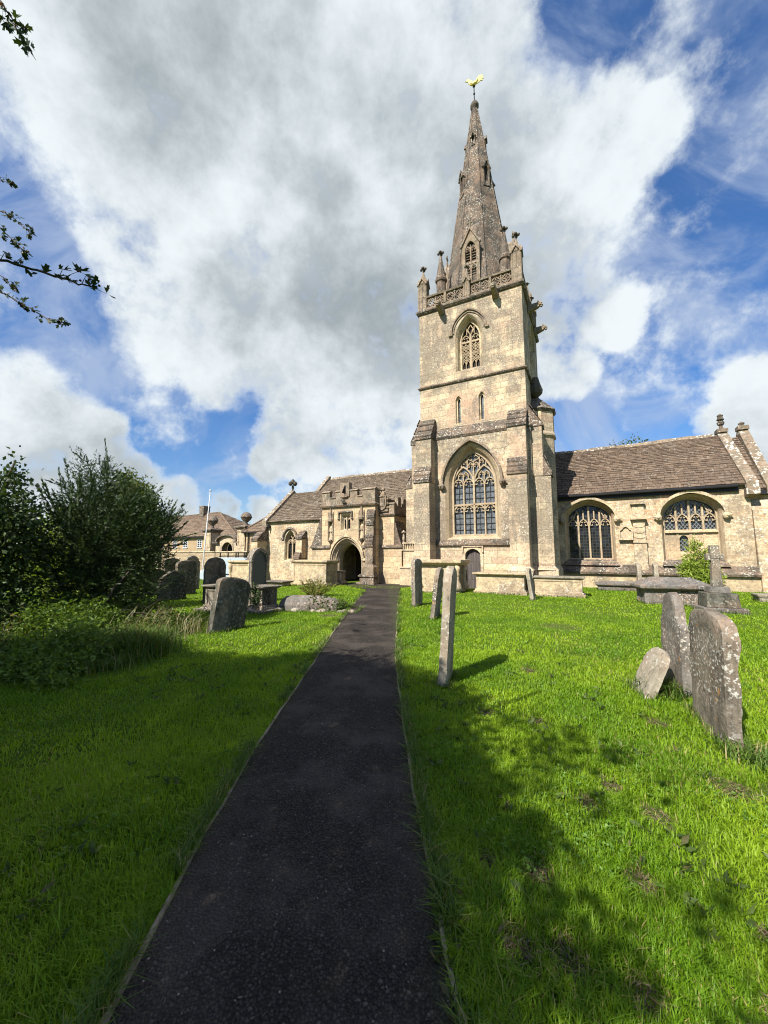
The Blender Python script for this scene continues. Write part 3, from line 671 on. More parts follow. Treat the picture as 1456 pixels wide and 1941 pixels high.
def t_belfry(tr, y):
    c = 2.78; hw = 0.52
    tr.box(c-0.05, c+0.05, y-0.02, y+0.14, 11.4, 13.35)
    for sg in (-1, 1):
        u = c + sg*0.265
        head(tr, y, u, 0.22, 13.02, 13.36, w=0.035)
        tr.bar(arch(c + sg*0.265, 0.20, 13.42, 13.75, 5), 0.03, y, y+0.1)
        tr.box(u-0.22, u+0.22, y, y+0.1, 12.93, 13.02)
        # pierced stone lattice
        for d in (-0.105, 0.105):
            for k in range(5):
                z = 12.05 + k*0.18
                tr.bar([(u+d-0.09, z-0.09), (u+d+0.09, z+0.09)], 0.026, y+0.02, y+0.09); tr.bar([(u+d-0.09, z+0.09), (u+d+0.09, z-0.09)], 0.026, y+0.02, y+0.09)
            tr.bar(arch(u+d, 0.085, 11.75, 11.93, 4), 0.028, y+0.02, y+0.09)
        for du in (-0.205, 0, 0.205): tr.box(u+du-0.014, u+du+0.014, y+0.01, y+0.1, 11.4, 12.95)
        for z in (11.96, 12.32, 12.68): tr.box(u-0.2, u+0.2, y+0.01, y+0.095, z-0.012, z+0.012)
    tr.bar([(c, 13.35), (c-0.17, 13.62), (c, 13.92), (c+0.17, 13.62)], 0.045, y, y+0.12, closed=True)
    for sg in (-1, 1): tr.box(c+sg*0.2-0.02, c+sg*0.2+0.02, y, y+0.1, 13.4, 13.8)
bw, bwin = gothic(2.78, 0.53, 11.42, 13.05, 14.10, 0.0, 0.20, 0.42, twl, M['trim'], M['dark'], name='belfry_window', tracery=t_belfry, hood_z=13.38, hood_off=0.20, hood_w=0.08, hood_mat='parapet')  # dark sheet behind the lattice stands in for the unlit bell chamber
lan = []
for uc in (2.16, 3.37):
    lo, lw = gothic(uc, 0.115, 8.46, 9.65, 9.86, 0.0, 0.05, 0.14, twl, M['trim'], M['glass'], hood=False, name='lancet_window')
    lan.append(lo)
# front wall, stage by stage (lower stage stands a little proud)
dh = [(2.38, -0.1), (2.38, 1.62)] + arch(2.755, 0.375, 1.62, 1.92, 6, four=True)[1:-1] + [(3.13, 1.62), (3.13, -0.1)]
twl.sheet([(-0.15, -0.4), (-0.15, 7.78), (5.65, 7.78), (5.65, -0.4), (3.13, -0.4)] + list(reversed(dh)) + [(2.38, -0.4)], [gw], -0.15)
twl.loft(dh, -0.15, dh, 0.12)
twl.sheet(rect(0, TW, 7.78, 10.72), lan, 0.0)
twl.sheet(rect(0, TW, 10.72, 15.3), [bw], 0.0)
# three other sides
E_hole = arch(0, 0.73, 13.03, 14.33, foot=11.24)
twl.M = Matrix.Translation((TW, 0, 0)) @ Matrix.Rotation(R(90), 4, 'Z')
twl.sheet(rect(0, TD, 7.78, 10.72), [], 0.0)
twl.sheet(rect(0, TD, 10.72, 15.3), [[(p[0]+3.0, p[1]) for p in E_hole]], 0.0)
twl.sheet(rect(-0.15, TD, -0.4, 7.78), [], -0.15)
twl.M = Matrix.Rotation(R(-90), 4, 'Z') @ Matrix.Translation((-TD, 0, 0))
twl.sheet(rect(0, TD, -0.4, 15.3), [], 0.0)
twl.M = None
twl.add([(0, TD, -0.4), (TW, TD, -0.4), (TW, TD, 15.3), (0, TD, 15.3)], [(0, 1, 2, 3)])
twl.add([(-0.15, -0.15, -0.4), (-0.15, TD, -0.4), (-0.15, TD, 7.78), (-0.15, -0.15, 7.78)], [(0, 1, 2, 3)])
twl.box(0.1, TW-0.1, 0.1, TD-0.1, 15.30, 15.42)
P(twl, 'tower_wall', M['ashlar'])
# the east belfry window is seen very obliquely
eb = MB(); eb.M = Matrix.Translation((TW, 3.0, 0)) @ Matrix.Rotation(R(90), 4, 'Z')
inn = arch(0, 0.53, 13.05, 14.10, foot=11.42)
eb.loft(E_hole, 0.0, inn, 0.42); eb.bar(arch(0, 0.93, 13.38, 14.55), 0.08, -0.10, 0.02)
eb.box(-0.05, 0.05, 0.3, 0.5, 11.4, 13.9)
for z in np.arange(11.6, 13.8, 0.2): eb.box(-0.5, 0.5, 0.34, 0.42, z, z+0.05)
ew = P(eb, 'belfry_window', M['trim'])
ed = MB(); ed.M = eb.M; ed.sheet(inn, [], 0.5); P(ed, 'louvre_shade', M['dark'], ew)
# strings, set-offs, plinth
def ring(mb, z0, z1, o0, o1, u0=0, u1=TW, v0=0, v1=TD):
    a, b = o0, o1
    mb.hexa([(u0-a, v0-a, z0), (u1+a, v0-a, z0), (u1+a, v1+a, z0), (u0-a, v1+a, z0)], [(u0-b, v0-b, z1), (u1+b, v0-b, z1), (u1+b, v1+b, z1), (u0-b, v1+b, z1)])
for zs_ in ([(10.66, 10.72, 0.07, 0.11), (10.72, 10.81, 0.11, 0.012)], [(15.03, 15.12, 0.07, 0.15), (15.12, 15.19, 0.15, 0.16), (15.19, 15.30, 0.16, 0.04)]):
    mb = MB()
    for (z0, z1, a, b) in zs_: ring(mb, z0, z1, a, b)
    P(mb, 'string_course', M['weathered'])
mb = MB(); ring(mb, 7.64, 7.76, 0.17, 0.24); ring(mb, 7.76, 8.28, 0.235, 0.012)
P(mb, 'set_off', M['weathered'])
mb = MB()
mb.hexa([(0.86, -0.27, 2.10), (4.66, -0.27, 2.10), (4.66, -0.15, 2.10), (0.86, -0.15, 2.10)], [(0.86, -0.27, 2.19), (4.66, -0.27, 2.19), (4.66, -0.152, 2.40), (0.86, -0.152, 2.40)])
P(mb, 'string_course', M['weathered'])
mb = MB()
for (u0, u1) in ((-0.15, 2.20), (3.32, 5.65)):
    mb.hexa([(u0, -0.33, -0.4), (u1, -0.33, -0.4), (u1, -0.15, -0.4), (u0, -0.15, -0.4)], [(u0, -0.33, 0.95), (u1, -0.33, 0.95), (u1, -0.152, 1.16), (u0, -0.152, 1.16)])
P(mb, 'plinth', M['ashlar_low'])
# vestry door
mb = MB(); mb.sheet([(2.38, -0.1)] + dh[1:-1] + [(3.13, -0.1)], [], 0.02)
d = P(mb, 'door', M['door'])
mb = MB()
for i in range(6): mb.box(2.385+i*0.125, 2.385+i*0.125+0.115, 0.0, 0.02, 0.0, 1.62 + 0.22*math.sin(math.pi*(i+0.5)/6))
for z in (0.45, 1.3): mb.box(2.42, 2.95, -0.012, 0.0, z, z+0.035)
P(mb, 'door_planks', M['door'], d)
mb = MB(); mb.bar(arch(2.755, 0.44, 1.62, 2.0, 6, foot=-0.1, four=True), 0.13, -0.185, -0.06)
mb.bar([(2.26, 1.75), (2.26, 2.06), (3.25, 2.06), (3.25, 1.75)], 0.07, -0.235, -0.15)
P(mb, 'door_surround', M['trim'])

# buttresses: profile given as (z, projection) steps; frame turned for the side ones
def buttress(u0, u1, prof, M4=None, mat=None, slab=True):
    """prof: list of (z_bottom, z_shaft_top, z_weathering_top, projection)"""
    b = MB(); b.M = M4; ws = []
    for i, (z0, z1, z2, p) in enumerate(prof):
        w = MB(); w.M = M4; ws.append(w)
        nxt = prof[i+1][3] if i+1 < len(prof) else 0.0
        b.box(u0, u1, -p, 0.02, z0, z1)
        w.hexa([(u0-0.035, -p-0.06, z1), (u1+0.035, -p-0.06, z1), (u1+0.035, -nxt+0.02, z1), (u0-0.035, -nxt+0.02, z1)],
               [(u0-0.035, -p-0.06, z1+0.07), (u1+0.035, -p-0.06, z1+0.07), (u1+0.001, -nxt+0.01, z2), (u0-0.001, -nxt+0.01, z2)])
        n = 3
        for k in range(n):                    # overlapping slabs with a visible lip
            a = (k+0.15)/n
            y0 = -p - 0.075 + (p-nxt)*a; z = z1 + 0.07 + (z2-z1-0.07)*a
            y1 = -p - 0.075 + (p-nxt)*(k+1)/n; zz = z1 + 0.07 + (z2-z1-0.07)*(k+1)/n
            w.hexa([(u0-0.03, y0, z), (u1+0.03, y0, z), (u1+0.02, y1, zz-0.03), (u0-0.02, y1, zz-0.03)], [(u0-0.03, y0-0.01, z+0.055), (u1+0.03, y0-0.01, z+0.055), (u1+0.02, y1, zz+0.02), (u0-0.02, y1, zz+0.02)])
    p = prof[0][3]
    b.hexa([(u0-0.14, -p-0.14, -0.4), (u1+0.14, -p-0.14, -0.4), (u1+0.14, 0, -0.4), (u0-0.14, 0, -0.4)], [(u0-0.14, -p-0.14, 0.95), (u1+0.14, -p-0.14, 0.95), (u1+0.005, 0, 1.14), (u0-0.005, 0, 1.14)])
    b.hexa([(u0-0.14, -p-0.14, 0.95), (u1+0.14, -p-0.14, 0.95), (u1+0.14, 0, 0.95), (u0-0.14, 0, 0.95)], [(u0-0.002, -p-0.002, 1.12), (u1+0.002, -p-0.002, 1.12), (u1+0.002, 0, 1.12), (u0-0.002, 0, 1.12)])
    bo = P(b, 'buttress', mat or M['ashlar'])
    for w in ws: P(w, 'weathering', M['slab'], bo)
    return bo
PROF = [(-0.4, 5.28, 6.12, 1.06), (5.3, 7.62, 8.85, 0.74)]
buttress(0.02, 0.87, PROF)
buttress(4.67, 5.5, [(-0.4, 5.3, 6.1, 0.98), (5.3, 7.62, 8.6, 0.70)])
ME = Matrix.Translation((TW, 0, 0)) @ Matrix.Rotation(R(90), 4, 'Z')
buttress(0.0, 0.8, [(-0.4, 5.28, 6.25, 0.92), (5.3, 7.68, 8.9, 0.62)], ME)
MW = Matrix.Rotation(R(-90), 4, 'Z')
buttress(-0.85, -0.05, [(-0.4, 5.22, 5.95, 0.92), (5.2, 7.62, 9.0, 0.56)], MW)
# stair turret behind the east buttress
mb = MB(); TC = (5.62, 2.35)
mb.lathe([(1.05, -0.4), (1.05, 0.9), (0.93, 1.12), (0.93, 7.62), (1.02, 7.68), (1.02, 7.76), (0.95, 7.9), (0.95, 9.0)], (*TC, 0), 8, R(22.5))
st = P(mb, 'stair_turret', M['ashlar'])
mb = MB(); pr = [(1.0, 8.96), (1.08, 9.06)]
for k in range(5): pr += [(1.08 - k*0.2, 9.08 + k*0.2), (0.90 - k*0.2, 9.24 + k*0.2)]
mb.lathe(pr + [(0.04, 10.15)], (*TC, 0), 8, R(22.5)); P(mb, 'turret_cap', M['slab'], st)
mb = MB(); mb.lathe([(0.10, 9.9), (0.33, 10.1), (0.36, 10.3), (0.24, 10.65), (0.16, 11.0)], (TC[0]+0.1, TC[1]-0.2, 0), 8); P(mb, 'carved_beast', M['finial'], st)

# gargoyle spouts
def gargoyle(M4):
    g = MB(); g.M = M4 @ Matrix.Diagonal((0.85, 0.85, 0.9, 1))
    g.hexa([(-0.12, -0.62, -0.08), (0.12, -0.62, -0.08), (0.17, 0.05, -0.30), (-0.17, 0.05, -0.30)], [(-0.13, -0.62, 0.17), (0.13, -0.62, 0.17), (0.18, 0.05, 0.12), (-0.18, 0.05, 0.12)])
    g.lathe([(0.05, -0.12), (0.15, -0.06), (0.17, 0.06), (0.10, 0.16), (0.02, 0.19)], (0, -0.64, 0.05), 8)
    g.box(-0.09, 0.09, -0.84, -0.70, -0.02, 0.04); g.box(-0.08, 0.08, -0.80, -0.70, -0.10, -0.06)
    for sg in (-1, 1): g.lathe([(0.01, -0.05), (0.05, 0), (0.01, 0.09)], (sg*0.13, -0.58, 0.2), 6)
    P(g, 'gargoyle', M['parapet'])
for u in (1.33, 4.22): gargoyle(Matrix.Translation((u, -0.08, 14.93)))
for v in (2.0, 4.4): gargoyle(ME @ Matrix.Translation((v, -0.08, 14.93)))

# pierced parapet: rails, posts, lozenges with quatrefoils
def parapet(M4, L):
    p = MB(); p.M = M4
    p.box(0.2, L-0.2, 0.03, 0.21, 15.29, 15.40)
    p.hexa([(0.2, 0.0, 15.98), (L-0.2, 0.0, 15.98), (L-0.2, 0.24, 15.98), (0.2, 0.24, 15.98)], [(0.2, -0.03, 16.06), (L-0.2, -0.03, 16.06), (L-0.2, 0.27, 16.06), (0.2, 0.27, 16.06)])
    p.hexa([(0.2, -0.03, 16.06), (L-0.2, -0.03, 16.06), (L-0.2, 0.27, 16.06), (0.2, 0.27, 16.06)], [(0.2, 0.10, 16.16), (L-0.2, 0.10, 16.16), (L-0.2, 0.14, 16.16), (0.2, 0.14, 16.16)])
    half = (L/2-0.15-0.45)
    for h in range(2):
        x0 = 0.45 + h*(half+0.3)
        for k in range(4):
            w = half/4; c = x0 + w*(k+0.5); zc = 15.69; hh = 0.27
            p.box(x0+w*k-0.03, x0+w*k+0.03, 0.05, 0.19, 15.4, 15.98)
            if k == 2: p.box(x0+w*k-0.06, x0+w*k+0.06, 0.0, 0.22, 15.4, 15.98)
            p.bar([(c-w/2+0.02, zc), (c, zc+hh), (c+w/2-0.02, zc), (c, zc-hh)], 0.055, 0.07, 0.17, closed=True)
            q = 0.14
            for a in range(4):
                t = a*math.pi/2
                p.bar([(c+0.2*math.cos(t)*w/0.6, zc+0.18*math.sin(t)), (c+0.06*math.cos(t), zc+0.06*math.sin(t))], 0.05, 0.08, 0.16)
            for sx in (-1, 1):
                for sz in (-1, 1): p.bar([(c+sx*(w/2-0.03), zc+sz*0.26), (c+sx*w*0.27, zc+sz*0.15)], 0.04, 0.08, 0.16)
    P(p, 'parapet', M['parapet'])
parapet(Matrix.Translation((0, -0.02, 0)), TW)
parapet(ME @ Matrix.Translation((0, -0.02, 0)), TD)
parapet(MW @ Matrix.Translation((-TD, -0.02, 0)), TD)
parapet(Matrix.Translation((TW, TD+0.02, 0)) @ Matrix.Rotation(R(180), 4, 'Z'), TW)
def finial(mb, x, y, z, s=1.0):
    mb.lathe([(0.035*s, 0), (0.05*s, 0.06*s), (0.045*s, 0.18*s)], (x, y, z), 6)
    for k in range(4):
        a = k*math.pi/2
        mb.lathe([(0.015*s, -0.07*s), (0.075*s, -0.03*s), (0.085*s, 0.04*s), (0.02*s, 0.09*s)], (x+0.13*s*math.cos(a), y+0.13*s*math.sin(a), z+0.24*s), 6)
    mb.lathe([(0.03*s, 0), (0.09*s, 0.06*s), (0.075*s, 0.16*s), (0.02*s, 0.22*s)], (x, y, z+0.22*s), 7)
def pinnacle(u, v, w, z0, zg, zt, fs=1.0):
    p = MB(); h = w/2
    p.box(u-h, u+h, v-h, v+h, z0, zg)
    for k in range(4):
        p.M = Matrix.Translation((u, v, 0)) @ Matrix.Rotation(k*math.pi/2, 4, 'Z')
        for x in (-h+0.03, 0, h-0.03): p.box(x-0.026, x+0.026, -h-0.025, -h+0.01, z0+0.1, zg-0.1)
        p.bar([(-h*1.15, zg-0.12), (0, zg+w*0.62), (h*1.15, zg-0.12)], 0.06, -h-0.07, -h+0.02)
        p.prism([(-h, zg-0.1), (0, zg+w*0.6), (h, zg-0.1)], -h, 0)
        p.hexa([(-h*1.25, -h*1.25, zg-0.14), (-h*0.75, -h*1.25, zg-0.14), (-h*0.75, -h*0.75, zg-0.14), (-h*1.25, -h*0.75, zg-0.14)], [(-h*1.05, -h*1.05, zg+0.22), (-h*0.8, -h*1.05, zg+0.22), (-h*0.8, -h*0.8, zg+0.22), (-h*1.05, -h*0.8, zg+0.22)])
    p.M = None
    p.lathe([(h*1.1, zg), (h*0.75, zg+w*0.55), (0.035, zt)], (u, v, 0), 8, R(22.5))
    po = P(p, 'pinnacle', M['parapet'])
    f = MB(); finial(f, u, v, zt-0.04, fs*0.85); P(f, 'finial', M['finial'], po)
for u in (0.2, TW-0.2):
    for v in (0.2, TD-0.2): pinnacle(u, v, 0.46, 15.2, 16.95, 17.75, 1.15)
pinnacle(2.75, 0.06, 0.30, 15.2, 16.2, 16.95, 0.75)
pinnacle(TW-0.06, 3.0, 0.30, 15.2, 16.2, 16.95, 0.75); pinnacle(0.06, 3.0, 0.30, 15.2, 16.2, 16.95, 0.75); pinnacle(2.75, TD-0.06, 0.30, 15.2, 16.2, 16.95, 0.75)
for (u, v) in ((0.98, 1.0), (TW-0.9, 1.0), (0.98, TD-1.0), (TW-0.9, TD-1.0)):
    p = MB(); p.lathe([(0.29, 15.4), (0.27, 17.35), (0.34, 17.42), (0.36, 17.55), (0.29, 17.66), (0.20, 18.2), (0.06, 19.05)], (u, v, 0), 8, R(22.5))
    po = P(p, 'spirelet', M['spire']); f = MB(); finial(f, u, v, 19.0, 1.0); P(f, 'finial', M['finial'], po)

# spire
SC = (2.75, 3.0); ZA = 31.3; KS = 0.1350
def srad(z): return (ZA - z)*KS / math.cos(R(22.5))
mb = MB()
mb.lathe([(srad(z), z) for z in (15.4, 17.5, 19.6, 21.7, 23.8, 25.9, 28.0, 30.1)], (*SC, 0), 8, R(22.5))
for k in range(8):                           # thin ribs on the arrises
    a = R(22.5) + k*math.pi/4
    mb.tube([(SC[0]+srad(15.5)*math.cos(a), SC[1]+srad(15.5)*math.sin(a), 15.5), (SC[0]+srad(30)*math.cos(a), SC[1]+srad(30)*math.sin(a), 30.0)], [0.06, 0.035], 6)
sp = P(mb, 'spire', M['spire'])
mb = MB(); mb.lathe([(0.13, 29.95), (0.16, 30.05), (0.27, 30.25), (0.27, 30.4), (0.17, 30.6), (0.06, 30.75)], (*SC, 0), 12); P(mb, 'spire_ball', M['finial'], sp)
mb = MB(); mb.tube([(SC[0], SC[1], 30.7), (SC[0], SC[1], 32.0)], 0.035, 6)
mb.lathe([(0.02, 0), (0.09, 0.06), (0.02, 0.14)], (SC[0], SC[1], 31.75), 8); mb.lathe([(0.02, 0), (0.07, 0.05), (0.02, 0.1)], (SC[0], SC[1], 31.2), 8)
wc = P(mb, 'weathercock', M['iron'])
mb = MB(); mb.M = Matrix.Translation((SC[0], SC[1], 31.90)) @ Matrix.Rotation(R(20), 4, 'Z') @ Matrix.Scale(0.95, 4)
mb.prism([(-0.56, 0.36), (-0.46, 0.41), (-0.44, 0.52), (-0.34, 0.53), (-0.27, 0.45), (-0.19, 0.33), (-0.06, 0.27), (0.08, 0.28), (0.18, 0.38), (0.24, 0.55), (0.34, 0.66), (0.52, 0.70), (0.64, 0.62), (0.60, 0.54), (0.66, 0.44), (0.56, 0.40), (0.58, 0.28), (0.46, 0.30), (0.36, 0.20), (0.22, 0.10), (0.08, 0.02), (-0.10, 0.0), (-0.26, 0.06), (-0.36, 0.18), (-0.40, 0.32)], -0.035, 0.035)
mb.prism([(-0.34, 0.34), (-0.2, 0.3), (-0.05, 0.22), (0.12, 0.24), (0.2, 0.16), (0.06, 0.06), (-0.12, 0.05), (-0.26, 0.12)], -0.08, 0.08); mb.prism([(-0.05, 0.18), (0.16, 0.24), (0.28, 0.36), (0.10, 0.10), (-0.02, 0.10)], -0.105, 0.105)
mb.box(-0.05, -0.02, -0.02, 0.02, -0.1, 0.02); mb.box(0.03, 0.06, -0.02, 0.02, -0.1, 0.02)
P(mb, 'rooster', M['gold'], wc)
def lucarne(k, zb, zt, w, double=False):
    """gabled spire light on face k, base zb, gable tip zt"""
    a = -math.pi/2 + k*math.pi/4
    M4 = Matrix.Translation((*SC, 0)) @ Matrix.Rotation(a + math.pi/2, 4, 'Z')
    yf = -((ZA - zb)*KS) - 0.04; h = w/2; ze = zt - w*0.95
    l = MB(); l.M = M4
    inner = arch(0, h*0.62, ze - 0.42*w, ze + 0.18*w, 6, foot=zb + 0.12)
    l.sheet([(-h, zb), (-h, ze), (0, zt - 0.05), (h, ze), (h, zb)], [inner], yf)
    l.loft(inner, yf, inner, yf + 0.14)
    yb = -((ZA - zt)*KS) + 0.05
    for sg in (-1, 1): l.add([(sg*h, yf, zb), (sg*h, yf, ze), (sg*h, yb, ze), (sg*h, yb, zb)], [(0, 1, 2, 3)])
    l.add([(-h, yf, ze), (0, yf, zt-0.05), (0, yb, zt-0.05), (-h, yb, ze), (h, yf, ze), (h, yb, ze)], [(0, 1, 2, 3), (4, 1, 2, 5)])
    l.bar([(-h*1.12, ze-0.12), (0, zt), (h*1.12, ze-0.12)], 0.08, yf - 0.08, yf + 0.05)
    if double:
        l.box(-0.035, 0.035, yf + 0.03, yf + 0.13, zb + 0.1, ze - 0.05)
        for sg in (-1, 1):
            head(l, yf + 0.04, sg*h*0.31, h*0.28, ze - 0.4, ze - 0.12, w=0.05); head(l, yf + 0.04, sg*h*0.31, h*0.28, zb + (ze-zb)*0.42, zb + (ze-zb)*0.52, w=0.05)
        l.box(-h*0.62, h*0.62, yf + 0.04, yf + 0.12, zb + (ze-zb)*0.53, zb + (ze-zb)*0.57)
        for z in np.arange(zb + 0.25, ze - 0.45, 0.16): l.hexa([(-h*0.6, yf+0.10, z), (h*0.6, yf+0.10, z), (h*0.6, yf+0.2, z+0.08), (-h*0.6, yf+0.2, z+0.08)], [(-h*0.6, yf+0.10, z+0.03), (h*0.6, yf+0.10, z+0.03), (h*0.6, yf+0.2, z+0.11), (-h*0.6, yf+0.2, z+0.11)])
        l.tube([(0, yf, zt-0.05), (0, yf, zt+0.55)], 0.04, 5); l.box(-0.16, 0.16, yf-0.03, yf+0.03, zt+0.3, zt+0.37)
    lo = P(l, 'lucarne', M['spire'] if not double else M['parapet'], sp)
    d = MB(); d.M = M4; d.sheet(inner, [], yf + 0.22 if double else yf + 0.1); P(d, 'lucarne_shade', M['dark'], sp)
for k in (0, 2, 4, 6): lucarne(k, 16.6, 20.1, 1.0, True)
for k in (1, 3, 5, 7): lucarne(k, 23.6, 25.3, 0.46)
for k in (0, 2, 4, 6): lucarne(k, 26.9, 27.8, 0.26)

# ---- roofs made of separate slates ------------------------------------
def tiles(mb, E0, E1, R0, R1, rows, tw=0.32, thick=0.035, grad=True):
    E0, E1, R0, R1 = map(Vector, (E0, E1, R0, R1))
    nrm = (E1-E0).cross(R0-E0).normalized()
    if nrm.z < 0: nrm = -nrm
    mb.add([E0 - nrm*0.06, E1 - nrm*0.06, R1 - nrm*0.06, R0 - nrm*0.06], [(0, 1, 2, 3)])
    # courses get shorter towards the ridge
    ts = [0.0]; 
    for i in range(rows): ts.append(ts[-1] + (1.35 - 0.7*i/rows if grad else 1.0))
    ts = [t/ts[-1] for t in ts]
    for i in range(rows):
        a, b = ts[i], min(1.0, ts[i+1] + (ts[i+1]-ts[i])*0.25)
        A0, A1 = E0.lerp(R0, a), E1.lerp(R1, a); B0, B1 = E0.lerp(R0, b), E1.lerp(R1, b)
        L = (A1-A0).length; x = -random.random()*tw*0.6
        while x < L:
            w = tw*random.uniform(0.6, 1.35)
            s0, s1 = max(0, x)/L, min(L, x + w - 0.012)/L
            if s1 - s0 > 0.002:
                lf = thick*random.uniform(0.7, 1.5); dr = random.uniform(-0.012, 0.012)
                p = [A0.lerp(A1, s0), A0.lerp(A1, s1), B0.lerp(B1, s1), B0.lerp(B1, s0)]
                dn = (p[0]-p[3]).normalized()
                q = [p[0] + nrm*lf + dn*dr, p[1] + nrm*(lf+random.uniform(-.006, .006)) + dn*dr, p[2] + nrm*0.004, p[3] + nrm*0.004]
                q = [k_ + Vector((0, 0, 0.045*mnoise.noise(Vector((k_.x*0.45, k_.y*0.45, k_.z*0.45))))) for k_ in q]
                mb.add(q + [p[0] - nrm*0.05 + dn*dr, p[1] - nrm*0.05 + dn*dr, p[2]-nrm*0.05, p[3]-nrm*0.05], [(0, 1, 2, 3), (4, 5, 1, 0), (5, 6, 2, 1), (7, 4, 0, 3)])
            x += w
def ridge_caps(mb, a, b, w=0.16, step=0.45):
    a, b = Vector(a), Vector(b); L = (b-a).length; n = int(L/step)
    d = (b-a).normalized(); sd = Vector((-d.y, d.x, 0)).normalized()
    for i in range(n):
        p, q = a + d*(i*L/n), a + d*((i+1)*L/n - 0.012); p = p + Vector((0, 0, 0.05*mnoise.noise(p*0.45))); q = q + Vector((0, 0, 0.05*mnoise.noise(q*0.45))); h = random.uniform(0.05, 0.085)
        up = Vector((0, 0, 1))
        mb.add([p - sd*w - up*w*0.8, p + up*h, p + sd*w - up*w*0.8, q - sd*w - up*w*0.8, q + up*h, q + sd*w - up*w*0.8], [(0, 1, 4, 3), (1, 2, 5, 4), (0, 2, 1), (3, 4, 5)])
def coping(mb, u0, u1, pts, thick=0.13):
    """raked coping following (v, z) points, slab from u0 to u1"""
    for (v0, z0), (v1, z1) in zip(pts[:-1], pts[1:]):
        mb.hexa([(u0, v0, z0-0.25), (u1, v0, z0-0.25), (u1, v1, z1-0.25), (u0, v1, z1-0.25)], [(u0, v0, z0+thick), (u1, v0, z0+thick), (u1, v1, z1+thick), (u0, v1, z1+thick)])

# ---- nave, right of the tower ------------------------------------------
NV = 4.0; NE = 4.95; RV = 7.25; RZ = 8.02; NU1 = 14.35
nav = MB()
def t_nave(c, z_sill, zs, za, hw):
    def f(tr, y):
        st_ = hw*2/4
        for k in (-1, 0, 1):
            ztop = za - 0.12 - abs(k)*0.28
            tr.box(c + k*st_ - 0.042, c + k*st_ + 0.042, y - (0.03 if k == 0 else 0), y + 0.15, z_sill, ztop)
        for k in range(4):
            u = c - hw + st_*(k+0.5)
            head(tr, y, u, st_/2 - 0.04, zs - 0.18, zs + 0.16, w=0.05, t=0.12)
            if k in (1, 2): tr.box(u - 0.03, u + 0.03, y, y + 0.12, zs + 0.12, za - 0.28)
            else:
                sg = -1 if k == 0 else 1
                tr.bar([(u, zs + 0.12), (u - sg*0.10, zs + 0.36), (u - sg*0.22, zs + 0.62)], 0.045, y, y + 0.12)
                tr.bar([(u, zs + 0.12), (u + sg*0.10, zs + 0.30)], 0.04, y, y + 0.12)
                head(tr, y, u, 0.09, zs + 0.20, zs + 0.36, w=0.035)
    return f
h1, w1 = gothic(7.86, 1.02, 1.42, 3.55, 4.33, NV, 0.14, 0.42, nav, M['trim_pale'], M['glass_dark'], four=True, stops=True, tracery=t_nave(7.86, 1.42, 3.38, 4.33, 1.02), hood_w=0.13, hood_mat='trim', hp_=0.20, hood_off=0.10)
h2, w2 = gothic(12.16, 1.04, 1.42, 3.55, 4.36, NV, 0.14, 0.42, nav, M['trim_pale'], M['glass_lat'], four=True, stops=True, tracery=t_nave(12.16, 2.6, 3.45, 4.38, 1.04), hood_w=0.13, hood_mat='trim', hp_=0.20, hood_off=0.10)
bl = MB(); bl.sheet(rect(11.14, 13.18, 1.42, 2.72), [arch(11.88, 0.17, 2.38, 2.58, 5, foot=1.80)], NV + 0.36)
lo = arch(11.88, 0.17, 2.38, 2.58, 5, foot=1.80); bl.loft(lo, NV + 0.36, lo, NV + 0.5)
bl.hexa([(11.14, NV+0.24, 2.70), (13.18, NV+0.24, 2.70), (13.18, NV+0.52, 2.70), (11.14, NV+0.52, 2.70)], [(11.14, NV+0.28, 2.76), (13.18, NV+0.28, 2.76), (13.18, NV+0.52, 2.86), (11.14, NV+0.52, 2.86)])
for k in (-1, 0, 1): bl.box(12.16 + k*0.52 - 0.055, 12.16 + k*0.52 + 0.055, NV + 0.33, NV + 0.37, 1.42, 2.70)
P(bl, 'blocking', M['ashlar_low'], w2)
nav.sheet([(5.4, -0.4), (5.4, NE-0.12), (NU1, NE-0.12), (NU1, -0.4)], [h1, h2], NV)
nav.add([(NU1, NV, -0.4), (NU1, RV*2-NV, -0.4), (NU1, RV*2-NV, NE-0.1), (NU1, RV, RZ), (NU1, NV, NE-0.1)], [(0, 1, 2, 3, 4)])
nav.add([(-11.6, RV*2-NV, -0.6), (NU1, RV*2-NV, -0.6), (NU1, RV*2-NV, NE), (-11.6, RV*2-NV, NE)], [(0, 1, 2, 3)])
P(nav, 'nave_wall', M['rubble'])
mb = MB()
for (a, b) in ((5.5, NU1+0.02),):
    mb.hexa([(a, NV-0.16, -0.4), (b, NV-0.16, -0.4), (b, NV, -0.4), (a, NV, -0.4)], [(a, NV-0.16, 0.66), (b, NV-0.16, 0.66), (b, NV, 0.66), (a, NV, 0.66)])
P(mb, 'nave_plinth', M['tomb_cream'])
mb = MB(); a, b = 5.5, NU1+0.02
mb.hexa([(a, NV-0.30, 0.66), (b, NV-0.30, 0.66), (b, NV, 0.66), (a, NV, 0.66)], [(a, NV-0.33, 0.76), (b, NV-0.33, 0.76), (b, NV-0.002, 1.12), (a, NV-0.002, 1.12)])
P(mb, 'plinth_course', M['weathered'])
for c_ in (7.86, 12.16):
    mb = MB(); mb.hexa([(c_-1.25, NV-0.2, 1.10), (c_+1.25, NV-0.2, 1.10), (c_+1.25, NV, 1.10), (c_-1.25, NV, 1.10)], [(c_-1.25, NV-0.16, 1.14), (c_+1.25, NV-0.16, 1.14), (c_+1.2, NV+0.12, 1.40), (c_-1.2, NV+0.12, 1.40)])
    P(mb, 'window_sill', M['weathered'], w1 if c_ < 10 else w2)
